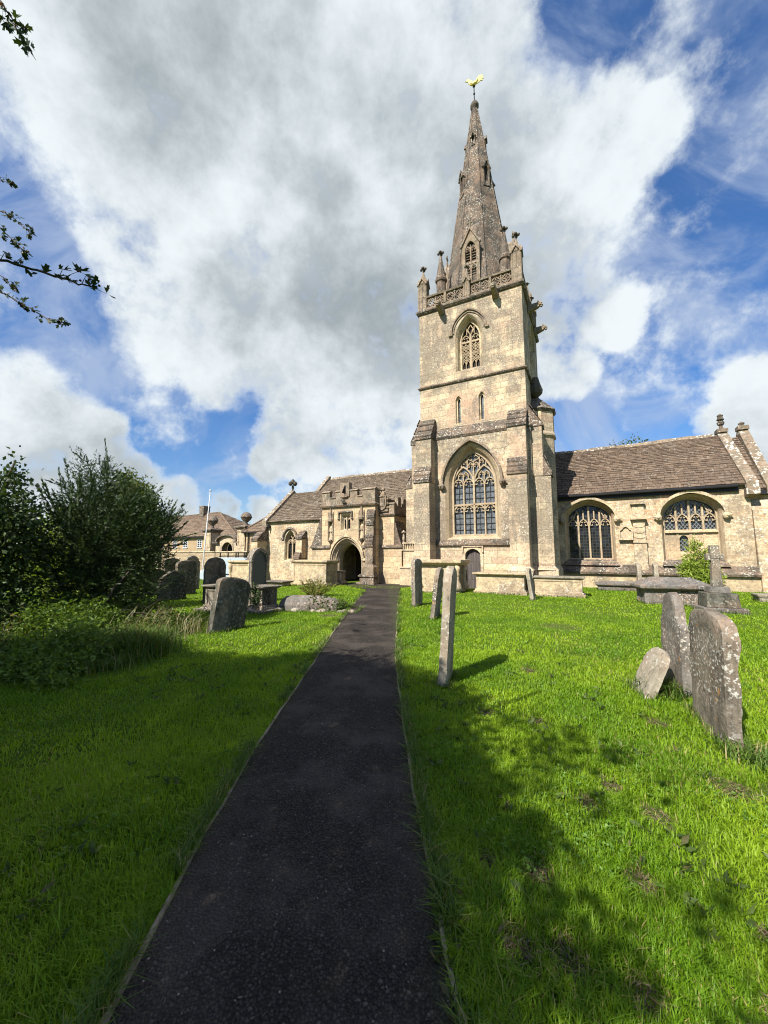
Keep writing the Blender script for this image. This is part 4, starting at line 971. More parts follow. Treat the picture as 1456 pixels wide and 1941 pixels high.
mb = MB(); tiles(mb, (5.4, NV-0.22, NE-0.12), (NU1-0.1, NV-0.22, NE-0.12), (5.4, RV, RZ), (NU1-0.1, RV, RZ), 27, 0.27)
mb.add([(5.4, RV*2-NV+0.2, NE-0.12), (NU1-0.1, RV*2-NV+0.2, NE-0.12), (NU1-0.1, RV, RZ-0.04), (5.4, RV, RZ-0.04)], [(0, 1, 2, 3)])
nr = P(mb, 'nave_roof', M['tiles'])
mb = MB(); ridge_caps(mb, (5.4, RV, RZ+0.02), (NU1-0.3, RV, RZ+0.02)); P(mb, 'ridge_tiles', M['coping'], nr)
mb = MB(); mb.tube([(5.6, NV-0.26, NE-0.20), (13.9, NV-0.26, NE-0.20)], 0.075, 8); mb.box(5.6, 13.95, NV-0.14, NV, NE-0.42, NE-0.18)
P(mb, 'gutter', M['iron'])
mb = MB(); coping(mb, NU1-0.18, NU1+0.24, [(NV-0.35, NE-0.18), (RV, RZ+0.10), (RV*2-NV+0.3, NE-0.18)]); mb.hexa([(NU1-0.2, NV-0.36, NE-0.62), (NU1+0.26, NV-0.36, NE-0.62), (NU1+0.26, NV+0.1, NE-0.8), (NU1-0.2, NV+0.1, NE-0.8)], [(NU1-0.2, NV-0.36, NE-0.34), (NU1+0.26, NV-0.36, NE-0.34), (NU1+0.26, NV+0.1, NE-0.3), (NU1-0.2, NV+0.1, NE-0.3)])
mb.box(NU1-0.2, NU1+0.26, RV-0.28, RV+0.28, RZ+0.1, RZ+0.28)
cp = P(mb, 'gable_coping', M['coping'])
mb = MB(); mb.lathe([(0.16, 0), (0.10, 0.1), (0.07, 0.22), (0.15, 0.30), (0.17, 0.42), (0.09, 0.48), (0.17, 0.56), (0.13, 0.66), (0.11, 0.72), (0.14, 0.80), (0.03, 0.88)], (NU1+0.03, RV-0.05, RZ+0.26), 7); P(mb, 'gable_finial', M['weathered'], cp)
# wall monument on a flat strip, and a worn tablet
mb = MB(); mb.box(9.78, 10.32, NV-0.20, NV, 0.9, 2.28); mb.box(9.76, 10.34, NV-0.25, NV, 2.22, 2.34); mb.box(9.80, 10.30, NV-0.17, NV, 2.34, 3.42)
mb.box(9.70, 10.38, NV-0.34, NV, 3.38, 3.46); mb.prism([(9.74, 3.46), (10.04, 3.66), (10.34, 3.46)], NV-0.22, NV)
mb.box(9.80, 10.30, NV-0.10, NV, 3.5, 4.15); mb.box(9.74, 10.36, NV-0.24, NV, 4.15, 4.28)
for r_ in ((0.22, 3.10), (0.18, 2.8), (0.2, 2.55)): mb.bar([(10.05 + r_[0]*math.cos(q), r_[1] + r_[0]*0.45*math.sin(q)) for q in np.linspace(math.pi, 2*math.pi, 8)], 0.05, NV-0.20, NV-0.16)
P(mb, 'wall_monument', M['trim'])
mb = MB(); tp = [(9.20, 2.45), (9.20, 2.86), (9.30, 2.92), (9.36, 3.02), (9.47, 3.08), (9.58, 3.02), (9.64, 2.92), (9.74, 2.86), (9.74, 2.45)]
mb.prism(tp, NV-0.08, NV); mb.bar(tp, 0.06, NV-0.17, NV-0.07, closed=True); mb.box(9.16, 9.78, NV-0.20, NV, 2.37, 2.46)
P(mb, 'wall_tablet', M['trim'])
# ---- further gable to the right (east chapel) ---------------------------
CV = 4.55; CE = 4.72; CU = 15.15
mb = MB(); mb.box(NU1, CU+4.0, CV, CV+0.3, -0.4, CE-0.2); mb.box(NU1, CU, CV+0.3, RV*2-CV, -0.4, CE-0.3)
mb.add([(CU, CV, -0.4), (CU, RV*2-CV, -0.4), (CU, RV*2-CV, CE-0.1), (CU, RV, RZ), (CU, CV, CE-0.1)], [(0, 1, 2, 3, 4)])
mb.hexa([(NU1+0.02, CV-0.75, -0.4), (NU1+0.75, CV-0.75, -0.4), (NU1+0.75, CV, -0.4), (NU1+0.02, CV, -0.4)], [(NU1+0.02, CV-0.62, 3.6), (NU1+0.75, CV-0.62, 3.6), (NU1+0.75, CV, 4.2), (NU1+0.02, CV, 4.2)])
mb.hexa([(NU1+0.02, CV-0.9, -0.4), (NU1+1.3, CV-0.9, -0.4), (NU1+1.3, CV, -0.4), (NU1+0.02, CV, -0.4)], [(NU1+0.02, CV-0.84, 0.7), (NU1+1.3, CV-0.84, 0.7), (NU1+1.3, CV, 0.95), (NU1+0.02, CV, 0.95)])
P(mb, 'chapel_wall', M['rubble'])
mb = MB(); tiles(mb, (NU1+0.25, CV-0.25, CE-0.1), (CU+0.0, CV-0.25, CE-0.1), (NU1+0.25, RV, RZ-0.2), (CU, RV, RZ-0.2), 18, 0.3)
mb.add([(NU1+0.2, RV*2-CV, CE-0.1), (CU, RV*2-CV, CE-0.1), (CU, RV, RZ-0.24), (NU1+0.2, RV, RZ-0.24)], [(0, 1, 2, 3)])
P(mb, 'chapel_roof', M['tiles'])
mb = MB(); mb.box(NU1+0.26, CU+0.0, CV-0.32, CV-0.02, CE-0.36, CE-0.16); P(mb, 'gutter', M['iron'])
mb = MB(); coping(mb, CU-0.14, CU+0.26, [(CV-0.35, CE-0.1), (RV-0.1, RZ+0.1), (RV*2-CV, CE-0.1)]); mb.box(CU-0.16, CU+0.28, RV-0.35, RV+0.15, RZ+0.1, RZ+0.3)
cp = P(mb, 'gable_coping', M['coping'])
mb = MB(); mb.lathe([(0.15, 0), (0.11, 0.12), (0.14, 0.2), (0.03, 0.28)], (CU+0.05, RV-0.1, RZ+0.28), 7); P(mb, 'gable_finial', M['weathered'], cp)

# ---- nave, left of the tower --------------------------------------------
mb = MB(); tiles(mb, (-11.35, NV-1.0, 4.05), (0.0, NV-1.0, 4.05), (-11.35, RV, RZ), (0.0, RV, RZ), 27, 0.27)
mb.add([(-11.35, RV*2-NV+0.2, NE-0.12), (5.4, RV*2-NV+0.2, NE-0.12), (5.4, RV, RZ-0.04), (-11.35, RV, RZ-0.04)], [(0, 1, 2, 3)])
nr = P(mb, 'nave_roof', M['tiles_left'])
mb = MB(); ridge_caps(mb, (-11.2, RV, RZ+0.02), (-0.05, RV, RZ+0.02)); P(mb, 'ridge_tiles', M['coping'], nr)
mb = MB(); mb.box(-11.5, 0.0, NV-0.6, NV-0.3, -0.6, 4.3); mb.add([(-11.5, NV-0.6, -0.6), (-11.5, RV*2-NV, -0.6), (-11.5, RV*2-NV, NE), (-11.5, RV, RZ), (-11.5, NV-0.6, 4.3)], [(0, 1, 2, 3, 4)])
P(mb, 'nave_wall', M['rubble'])
mb = MB(); coping(mb, -11.62, -11.28, [(NV-0.9, 4.1), (RV, RZ+0.12), (RV*2-NV+0.3, NE-0.18)]); P(mb, 'gable_coping', M['coping'])
# ---- west chapel, left of the porch --------------------------------------
AV = 1.0; AE = 3.98; AU0 = -12.05; AR = 3.5; AZ = 6.28
ch = MB()
def t_chap(tr, y):
    tr.box(-9.99, -9.91, y, y+0.12, 1.3, 2.75)
    for sg in (-1, 1): head(tr, y, -9.95 + sg*0.20, 0.17, 2.42, 2.66, w=0.05)
    tr.bar([(-9.95, 2.7), (-10.1, 2.9), (-9.95, 3.12), (-9.8, 2.9)], 0.04, y, y+0.1, closed=True)
hc, wc_ = gothic(-9.95, 0.40, 1.32, 2.50, 3.20, AV, 0.08, 0.28, ch, M['trim'], M['glass_dark'], tracery=t_chap, hood_z=2.74)
ch.sheet([(AU0, -0.7), (AU0, AE-0.1), (-6.6, AE-0.1), (-6.6, -0.7)], [hc], AV)
ch.add([(AU0, AV, -0.7), (AU0, 2*AR-AV, -0.7), (AU0, 2*AR-AV, AE-0.1), (AU0, AR, AZ), (AU0, AV, AE-0.1)], [(0, 1, 2, 3, 4)])
for x in (-11.1, -9.95): ch.box(x-0.18, x+0.18, AV-0.02, AV+0.02, 0.1, 0.33)
P(ch, 'chapel_wall', M['rubble'])
mb = MB(); tiles(mb, (AU0-0.02, AV-0.2, AE-0.1), (-6.4, AV-0.2, AE-0.1), (AU0-0.02, AR, AZ), (-6.4, AR, AZ), 20, 0.27)
mb.add([(AU0, 2*AR-AV, AE-0.1), (-6.4, 2*AR-AV, AE-0.1), (-6.4, AR, AZ-0.04), (AU0, AR, AZ-0.04)], [(0, 1, 2, 3)])
P(mb, 'chapel_roof', M['tiles_left'])
mb = MB(); coping(mb, AU0-0.22, AU0+0.16, [(AV-0.3, AE-0.12), (AR, AZ+0.12), (2*AR-AV+0.3, AE-0.12)]); cp = P(mb, 'gable_coping', M['coping'])
mb = MB(); mb.lathe([(0.12, 0), (0.06, 0.12), (0.05, 0.3)], (AU0, AR, AZ+0.16), 6); finial(mb, AU0, AR, AZ+0.3, 1.9); P(mb, 'gable_finial', M['finial'], cp)
b = buttress(-8.98, -8.55, [(-0.5, 1.35, 1.78, 0.72), (1.4, 2.62, 3.2, 0.48)], Matrix.Translation((0, AV, 0)), M['rubble'])
b = buttress(-12.55, -11.98, [(-0.7, 2.55, 3.5, 0.95)], Matrix.Translation((0, AV, 0)), M['rubble'])
mb = MB(); mb.box(-11.9, -11.72, AV-0.22, AV, 3.5, 3.66); mb.box(-11.85, -11.78, AV-0.35, AV-0.2, 3.42, 3.55); P(mb, 'floodlight', M['iron'])

# ---- porch -----------------------------------------------------------------
PV = 0.0
pw = MB()
dz = [(0.76, 2.26), (0.84, 2.35), (0.90, 2.42), (1.0, 2.54), (1.07, 2.62)]
dc = -4.72
loops = [arch(dc, hw_, 1.30, za_, 10, foot=-0.3) for hw_, za_ in dz]
pm = MB()
for i in range(4):
    pm.loft(loops[4-i], PV + i*0.11 - 0.02, [( (a[0]+b[0])/2, (a[1]+b[1])/2) for a, b in zip(loops[4-i], loops[3-i])], PV + i*0.11)
    pm.loft([((a[0]+b[0])/2, (a[1]+b[1])/2) for a, b in zip(loops[4-i], loops[3-i])], PV + i*0.11, loops[3-i], PV + (i+1)*0.11 - 0.02)
    pm.bar(loops[4-i][1:-1], 0.045, PV + i*0.11 - 0.05, PV + i*0.11 + 0.03)
pm.loft(loops[0], PV + 0.42, loops[0], PV + 0.75)
P(pm, 'door_arch', M['trim_pale'])
hp = MB(); hp.bar(arch(dc, 1.16, 1.40, 2.74), 0.10, PV-0.12, PV+0.02)
for sg in (-1, 1): hp.box(dc + sg*1.16 - 0.10 + sg*0.05, dc + sg*1.16 + 0.10 + sg*0.05, PV-0.12, PV+0.02, 1.30, 1.44)
P(hp, 'hood_mould', M['trim'])
wr = rect(-5.18, -4.50, 3.06, 4.02); nl = rect(-6.02, -5.76, 2.50, 4.00); nr_ = rect(-3.85, -3.58, 2.55, 4.02)
door_hole = loops[4]
out = [(-6.55, -0.4), (-6.55, 5.02), (-2.83, 5.02), (-2.83, -0.4), (door_hole[-1][0], -0.4)] + list(reversed(door_hole)) + [(door_hole[0][0], -0.4)]
pw.sheet(out, [wr, nl, nr_], PV)
for n_ in (nl, nr_): pw.loft(n_, PV, n_, PV + 0.26); pw.sheet(n_, [], PV + 0.26)
pw.add([(-2.83, PV, -0.4), (-2.83, 3.4, -0.4), (-2.83, 3.4, 5.02), (-2.83, PV, 5.02)], [(0, 1, 2, 3)])
pw.add([(-6.55, PV, -0.4), (-6.55, 3.4, -0.4), (-6.55, 3.4, 5.02), (-6.55, PV, 5.02)], [(0, 1, 2, 3)])
pw.add([(-6.5, PV+0.2, 4.9), (-2.9, PV+0.2, 4.9), (-2.9, 3.4, 4.9), (-6.5, 3.4, 4.9)], [(0, 1, 2, 3)])
pw.box(-7.3, -6.55, PV+0.02, AV, -0.5, 2.0)                # low wing against the chapel
pw.add([(-6.3, PV+0.76, -0.1), (-6.3, 3.2, -0.1), (-6.3, 3.2, 3.0), (-6.3, PV+0.76, 3.0)], [(0, 1, 2, 3)])
pw.add([(-3.1, PV+0.76, -0.1), (-3.1, 3.2, -0.1), (-3.1, 3.2, 3.0), (-3.1, PV+0.76, 3.0)], [(0, 1, 2, 3)])
pw.add([(-6.3, PV+0.7, 3.0), (-3.1, PV+0.7, 3.0), (-3.1, 3.2, 3.0), (-6.3, 3.2, 3.0)], [(0, 1, 2, 3)])
pw.add([(-6.3, 3.2, -0.1), (-3.1, 3.2, -0.1), (-3.1, 3.2, 3.0), (-6.3, 3.2, 3.0)], [(0, 1, 2, 3)])
pw.sheet([(-6.3, -0.1), (-6.3, 3.0), (-3.1, 3.0), (-3.1, -0.1), (loops[0][-1][0], -0.1)] + list(reversed(loops[0][1:-1])) + [(loops[0][0][0], -0.1)], [], PV + 0.752)
P(pw, 'porch_wall', M['ashlar_low'])
mb = MB(); mb.prism([(-6.56, 4.05), (-7.36, 2.13), (-7.36, 2.0), (-6.56, 2.0)], PV-0.02, AV); P(mb, 'porch_shoulder', M['weathered'])
mb = MB()
for (a, b) in ((-7.38, -5.88), (-3.64, -2.80)):
    mb.hexa([(a, PV-0.10, 2.02), (b, PV-0.10, 2.02), (b, PV, 2.02), (a, PV, 2.02)], [(a, PV-0.10, 2.10), (b, PV-0.10, 2.10), (b, PV-0.002, 2.20), (a, PV-0.002, 2.20)])
P(mb, 'string_course', M['weathered'])
mb = MB()
mb.hexa([(-6.62, PV-0.12, 4.46), (-2.76, PV-0.12, 4.46), (-2.76, 3.4, 4.46), (-6.62, 3.4, 4.46)], [(-6.66, PV-0.17, 4.55), (-2.72, PV-0.17, 4.55), (-2.72, 3.4, 4.55), (-6.66, 3.4, 4.55)])
mb.hexa([(-6.66, PV-0.17, 4.55), (-2.72, PV-0.17, 4.55), (-2.72, 3.4, 4.55), (-6.66, 3.4, 4.55)], [(-6.57, PV-0.02, 4.64), (-2.81, PV-0.02, 4.64), (-2.81, 3.4, 4.64), (-6.57, 3.4, 4.64)])
P(mb, 'cornice', M['weathered'])
mb = MB()                                               # battlements
mb.box(-6.56, -2.82, PV-0.03, PV+0.22, 4.64, 5.02)
mb.box(-3.05, -2.80, PV+0.22, PV+2.4, 4.64, 5.02)
for (a, b) in ((-6.56, -5.98), (-5.55, -5.18), (-4.56, -4.02), (-3.66, -2.82)):
    mb.box(a, b, PV-0.03, PV+0.22, 5.02, 5.40); mb.hexa([(a-0.04, PV-0.09, 5.40), (b+0.04, PV-0.09, 5.40), (b+0.04, PV+0.28, 5.40), (a-0.04, PV+0.28, 5.40)], [(a-0.02, PV-0.05, 5.46), (b+0.02, PV-0.05, 5.46), (b+0.02, PV+0.1, 5.52), (a-0.02, PV+0.1, 5.52)])
for (a, b) in ((-5.98, -5.55), (-4.02, -3.66)): mb.hexa([(a, PV-0.08, 5.02), (b, PV-0.08, 5.02), (b, PV+0.26, 5.02), (a, PV+0.26, 5.02)], [(a, PV-0.06, 5.07), (b, PV-0.06, 5.07), (b, PV+0.1, 5.12), (a, PV+0.1, 5.12)])
mb.box(-3.05, -2.79, PV+0.22, PV+0.9, 5.02, 5.42)
P(mb, 'battlement', M['parapet'])
mb = MB(); mb.box(-5.20, -4.54, PV-0.10, PV+0.2, 5.06, 5.90); mb.box(-5.08, -4.66, PV-0.16, PV-0.02, 5.02, 5.10)
sd = P(mb, 'sundial', M['parapet'])
mb = MB(); mb.prism([(-4.98, 5.42), (-4.80, 5.75), (-4.78, 5.75), (-4.78, 5.22)], PV-0.12, PV-0.10); mb.M = Matrix.Translation((-4.87, PV-0.1, 0)); mb.prism([(0, 5.75), (-0.28, 5.25), (0, 5.25)], -0.012, 0.012, axis='x'); P(mb, 'gnomon', M['iron'], sd)
mb = MB(); mb.lathe([(0.03, -0.12), (0.10, -0.08), (0.12, 0.05), (0.06, 0.12)], (-4.88, PV-0.20, 4.76), 8); mb.lathe([(0.02, -0.05), (0.08, 0), (0.02, 0.06)], (-5.0, PV-0.22, 4.83), 6); mb.lathe([(0.02, -0.05), (0.08, 0), (0.02, 0.06)], (-4.76, PV-0.22, 4.68), 6); P(mb, 'carved_beast', M['finial'])
# two-light window with square hood
pwn = MB(); inr = rect(-5.06, -4.60, 3.14, 3.86)
pwn.loft(wr, PV, inr, PV + 0.24); pwn.bar(inr, 0.06, PV+0.2, PV+0.3, closed=True); pwn.box(-4.865, -4.795, PV+0.12, PV+0.3, 3.14, 3.86)
for u in (-4.96, -4.70):
    a_ = arch(u, 0.085, 3.62, 3.74, 5); pwn.sheet([(u-0.11, 3.62)] + [(u-0.085, 3.62)] + a_[1:-1] + [(u+0.085, 3.62), (u+0.11, 3.62), (u+0.11, 3.87), (u-0.11, 3.87)], [], PV+0.21)
pwo = P(pwn, 'porch_window', M['trim'])
mb = MB(); mb.sheet(inr, [], PV+0.29); P(mb, 'glass', M['glass_dark'], pwo)
mb = MB(); mb.bar([(-5.30, 3.80), (-5.30, 4.16), (-4.38, 4.16), (-4.38, 3.80)], 0.07, PV-0.10, PV+0.02)
for x in (-5.32, -4.36): mb.lathe([(0.03, -0.06), (0.08, 0), (0.03, 0.06)], (x, PV-0.06, 3.76), 7)
P(mb, 'hood_mould', M['weathered'], pwo)
# canopied niches with statues
for (c_, zb) in ((-5.89, 2.5), (-3.715, 2.55)):
    n_ = MB()
    for sg in (-1, 1): n_.box(c_+sg*0.17-0.03, c_+sg*0.17+0.03, PV-0.06, PV+0.02, zb-0.05, 4.0); n_.lathe([(0.04, 0), (0.01, 0.22)], (c_+sg*0.17, PV-0.03, 4.0), 5)
    n_.lathe([(0.02, -0.32), (0.05, -0.2), (0.17, -0.04), (0.18, 0.02)], (c_, PV-0.03, zb), 8)
    n_.lathe([(0.15, 0), (0.19, 0.04), (0.19, 0.16), (0.12, 0.26), (0.10, 0.5), (0.02, 0.86)], (c_, PV-0.05, zb+1.08), 8)
    no = P(n_, 'niche', M['parapet'])
    s_ = MB(); s_.lathe([(0.14, 0), (0.12, 0.2), (0.105, 0.42), (0.115, 0.62), (0.12, 0.72), (0.06, 0.80), (0.045, 0.82), (0.07, 0.88), (0.068, 0.95), (0.02, 1.0)], (c_, PV+0.08, zb+0.03), 9)
    for sg in (-1, 1): s_.tube([(c_+sg*0.115, PV+0.07, zb+0.72), (c_+sg*0.135, PV+0.02, zb+0.55), (c_+sg*0.03, PV-0.05, zb+0.52)], [0.045, 0.04, 0.03], 6)
    P(s_, 'statue', M['trim'], no)
# right-hand porch buttress with moulded base
b = buttress(-3.27, -2.80, [(-0.3, 2.08, 2.75, 0.34), (2.1, 3.30, 3.62, 0.24), (3.3, 3.72, 4.2, 0.16)], Matrix.Translation((0, PV, 0)), M['parapet'])
mb = MB()
mb.box(-3.55, -2.68, PV-0.46, PV+0.1, -0.3, 0.42)
mb.hexa([(-3.62, PV-0.54, 0.42), (-2.60, PV-0.54, 0.42), (-2.60, PV, 0.42), (-3.62, PV, 0.42)], [(-3.62, PV-0.54, 0.50), (-2.60, PV-0.54, 0.50), (-2.78, PV, 0.72), (-3.30, PV, 0.72)])
mb.hexa([(-3.78, PV-0.62, -0.3), (-2.55, PV-0.62, -0.3), (-2.55, PV, -0.3), (-3.78, PV, -0.3)], [(-3.70, PV-0.56, 0.12), (-2.60, PV-0.56, 0.12), (-2.60, PV, 0.12), (-3.70, PV, 0.12)])
P(mb, 'buttress_base', M['weathered'])
mb = MB(); mb.box(-6.7, -5.75, PV-0.10, PV+0.02, -0.3, 0.35); mb.hexa([(-6.7, PV-0.14, 0.35), (-5.75, PV-0.14, 0.35), (-5.75, PV, 0.35), (-6.7, PV, 0.35)], [(-6.7, PV-0.1, 0.42), (-5.75, PV-0.1, 0.42), (-5.75, PV-0.002, 0.5), (-6.7, PV-0.002, 0.5)]); P(mb, 'plinth', M['ashlar_low'])
# inside the porch: boarded doors and a notice board
mb = MB()
for i in range(9): mb.box(-5.55 + i*0.19, -5.55 + i*0.19 + 0.17, 2.35, 2.41, -0.1, 2.2)
mb.box(-5.6, -3.8, 2.42, 2.5, -0.1, 2.3); mb.box(-5.6, -3.8, 2.31, 2.35, 1.55, 1.75)
P(mb, 'porch_door', M['oak_dark'])
mb = MB(); mb.box(-3.2, -3.12, 1.3, 1.95, 0.75, 1.85); nb_ = P(mb, 'notice_board', M['oak_dark'])
mb = MB(); mb.box(-3.215, -3.2, 1.37, 1.88, 0.83, 1.77); P(mb, 'notice_sheet', M['trim'], nb_)
# ---- second bay, between porch and tower -----------------------------------
BV = 0.52
mb = MB(); mb.box(-2.83, -1.88, BV, 3.4, 2.1, 3.95); mb.box(-2.83, -1.42, BV, 3.4, -0.4, 2.12)
P(mb, 'bay_wall', M['ashlar_low'])
mb = MB(); mb.hexa([(-2.82, BV-0.09, 2.02), (-1.36, BV-0.09, 2.02), (-1.36, BV, 2.02), (-2.82, BV, 2.02)], [(-2.82, BV-0.09, 2.10), (-1.36, BV-0.09, 2.10), (-1.40, BV-0.002, 2.2), (-2.82, BV-0.002, 2.2)])
mb.hexa([(-2.84, BV-0.10, 3.86), (-1.80, BV-0.10, 3.86), (-1.80, 3.4, 3.86), (-2.84, 3.4, 3.86)], [(-2.84, BV-0.14, 3.94), (-1.76, BV-0.14, 3.94), (-1.76, 3.4, 3.94), (-2.84, 3.4, 3.94)])
P(mb, 'string_course', M['weathered'])
mb = MB(); mb.hexa([(-1.87, BV+0.05, 2.12), (-1.44, BV+0.05, 2.12), (-1.44, BV+1.2, 2.12), (-1.87, BV+1.2, 2.12)], [(-1.87, BV+0.05, 3.55), (-1.80, BV+0.05, 3.3), (-1.80, BV+1.2, 3.3), (-1.87, BV+1.2, 3.55)]); P(mb, 'weathering', M['slab'])
mb = MB(); mb.box(-2.84, -1.86, BV-0.04, BV+0.2, 3.94, 4.52); mb.box(-2.06, -1.86, BV+0.2, 3.4, 3.94, 4.45)
mb.hexa([(-2.30, BV-0.09, 4.52), (-1.82, BV-0.09, 4.52), (-1.82, BV+0.25, 4.52), (-2.30, BV+0.25, 4.52)], [(-2.30, BV-0.06, 4.58), (-1.84, BV-0.06, 4.58), (-1.84, BV+0.1, 4.63), (-2.30, BV+0.1, 4.63)])
for k in range(4): mb.box(-2.05, -1.85, BV+0.45+k*0.72, BV+0.45+k*0.72+0.4, 4.45, 4.95)
for k in range(3): mb.box(-2.25+k*0.02, -1.95, BV+0.3+k*0.01, BV+0.5, 4.52, 4.6)
P(mb, 'battlement', M['parapet'])
mb = MB(); mb.box(-2.90, -2.22, BV-0.14, BV-0.03, 4.10, 4.22)
sh = [(-2.80, 4.98), (-2.80, 4.50), (-2.72, 4.30), (-2.56, 4.20), (-2.40, 4.30), (-2.32, 4.50), (-2.32, 4.98)]
mb.prism(sh, BV-0.16, BV+0.05); mb.bar(sh, 0.06, BV-0.21, BV-0.10, closed=True); mb.box(-2.70, -2.42, BV-0.20, BV-0.12, 4.42, 4.85)
mb.lathe([(0.20, 0), (0.17, 0.14), (0.09, 0.26), (0.05, 0.32), (0.11, 0.38), (0.12, 0.46), (0.03, 0.54)], (-2.56, BV-0.04, 4.98), 8)
for sg in (-1, 1):
    for z in (4.3, 4.55, 4.8, 5.0): mb.lathe([(0.02, -0.09), (0.08, 0), (0.02, 0.1)], (-2.56+sg*0.30, BV-0.10, z), 6)
    mb.tube([(-2.56+sg*0.1, BV-0.12, 5.26), (-2.56+sg*0.28, BV-0.12, 5.14), (-2.56+sg*0.36, BV-0.1, 4.9)], 0.05, 6)
P(mb, 'coat_of_arms', M['parapet'])
mb = MB(); mb.tube([(-1.30, 1.4, -0.2), (-1.30, 1.4, 3.6)], 0.05, 8); mb.hexa([(-1.38, 1.32, 3.5), (-1.22, 1.32, 3.5), (-1.22, 1.48, 3.5), (-1.38, 1.48, 3.5)], [(-1.46, 1.28, 3.72), (-1.14, 1.28, 3.72), (-1.14, 1.5, 3.72), (-1.46, 1.5, 3.72)]); P(mb, 'drain_pipe', M['pipe'])
mb = MB(); mb.box(-1.42, -0.15, 2.2, 2.4, -0.4, 4.6); P(mb, 'link_wall', M['ashlar_low'])
# small pierced screen and step between porch and tower
mb = MB(); mb.box(-1.25, -0.35, -0.10, 0.12, -0.3, 0.92); mb.box(-1.28, -0.32, -0.15, 0.15, 0.92, 1.0); mb.box(-1.08, -0.35, -0.02, 0.12, 1.0, 1.85)
mb.box(-1.12, -0.35, -0.08, 0.14, 1.85, 1.95); mb.box(-1.12, -0.35, -0.06, 0.12, 2.22, 2.30)
for k in range(6): mb.box(-1.08+k*0.13, -1.08+k*0.13+0.05, -0.02, 0.06, 1.95, 2.22)
mb.lathe([(0.06, 0), (0.06, 0.4), (0.09, 0.45), (0.03, 0.8)], (-1.06, 0.02, 2.0), 6); finial(mb, -1.06, 0.02, 2.7, 0.6)
P(mb, 'stone_screen', M['trim'])

# ------------------------------------------------------------------ neighbours beyond the chapel
def at_uv(u, v, z=None):
    x, y = cw(u, v); return (x, y, gz(x, y) if z is None else z)
# boundary wall
WB = empty('boundary_wall', at_uv(-30.3, 5.0, -0.5), -ANG)
tag(WB, 'long coursed rubble garden wall behind the parked van', 'wall')
mb = MB(); mb.box(0, 11.9, 0, 0.4, -0.3, 2.36); mb.box(11.6, 12.0, 0.4, 6.0, -0.3, 2.36)
mb.box(2.4, 2.7, -0.04, 0.0, 0, 1.0)
mb.build('walling', M['garden_rubble'], WB)
mb = MB(); mb.hexa([(0, -0.07, 2.36), (12.02, -0.07, 2.36), (12.02, 0.47, 2.36), (0, 0.47, 2.36)], [(0, -0.04, 2.44), (12.0, -0.04, 2.44), (12.0, 0.44, 2.44), (0, 0.44, 2.44)]); mb.box(11.55, 12.04, 0.44, 6.0, 2.36, 2.46)
mb.build('coping', M['trim'], WB)
GP = empty('ball_pier', at_uv(-31.0, 4.9, -0.5), -ANG)
tag(GP, 'slim stone pier with small ball on top at left end of the garden wall', 'gate pier')
mb = MB(); mb.box(-0.35, 0.35, 0, 0.7, -0.3, 2.45); 
for z in (0.4, 0.9, 1.4, 1.9): mb.box(-0.37, 0.37, -0.02, 0.72, z, z+0.28)
mb.build('shaft', M['trim'], GP)
mb = MB(); mb.box(-0.45, 0.45, -0.1, 0.8, 2.45, 2.55); mb.hexa([(-0.4, -0.05, 2.55), (0.4, -0.05, 2.55), (0.4, 0.75, 2.55), (-0.4, 0.75, 2.55)], [(-0.12, 0.23, 2.72), (0.12, 0.23, 2.72), (0.12, 0.47, 2.72), (-0.12, 0.47, 2.72)]); mb.build('cap', M['trim'], GP)
mb = MB(); mb.lathe([(0.02, -0.3), (0.17, -0.25), (0.29, -0.08), (0.3, 0.02), (0.25, 0.17), (0.14, 0.27), (0.02, 0.3)], (0, 0.35, 3.0), 14); mb.build('ball', M['weathered'], GP, smooth=True)
# great gate piers
def gate_pier(u, label, dz):
    g = empty('gate_pier', at_uv(u, 8.0, -0.45 + dz), -ANG); tag(g, label, 'gate pier', 'vase topped gate piers')
    mb = MB(); mb.box(-0.52, 0.52, 0, 1.15, -0.3, 4.50)
    for (a, b, c, d) in ((-0.42, -0.34, 2.9, 4.3), (0.34, 0.42, 2.9, 4.3), (-0.42, 0.42, 4.22, 4.30), (-0.42, 0.42, 2.9, 2.98)): mb.box(a, b, -0.03, 0, c, d)
    mb.box(-0.56, 0.56, -0.04, 1.19, 2.62, 2.74); mb.box(-0.56, 0.56, -0.04, 1.19, 4.36, 4.44)
    mb.build('shaft', M['trim'], g)
    mb = MB(); mb.hexa([(-0.55, -0.03, 4.5), (0.55, -0.03, 4.5), (0.55, 1.18, 4.5), (-0.55, 1.18, 4.5)], [(-0.72, -0.20, 4.72), (0.72, -0.20, 4.72), (0.72, 1.35, 4.72), (-0.72, 1.35, 4.72)]); mb.box(-0.76, 0.76, -0.24, 1.39, 4.72, 4.82)
    mb.hexa([(-0.7, -0.15, 4.84), (0.7, -0.15, 4.84), (0.7, 1.3, 4.84), (-0.7, 1.3, 4.84)], [(-0.25, 0.3, 5.02), (0.25, 0.3, 5.02), (0.25, 0.85, 5.02), (-0.25, 0.85, 5.02)]); mb.build('cap', M['weathered'], g)
    mb = MB(); mb.lathe([(0.30, 5.0), (0.16, 5.1), (0.13, 5.24), (0.30, 5.40), (0.47, 5.58), (0.52, 5.74), (0.56, 5.76), (0.56, 5.82), (0.52, 5.86), (0.47, 6.05), (0.34, 6.20), (0.18, 6.28), (0.02, 6.31)], (0, 0.57, 0), 16); mb.build('vase', M['weathered'], g, smooth=True)
gate_pier(-27.5, 'left tall gate pier with a stone vase, partly behind the white flagpole', -0.12)
gate_pier(-22.5, 'right tall gate pier with a stone vase, beside the house window', 0.04)
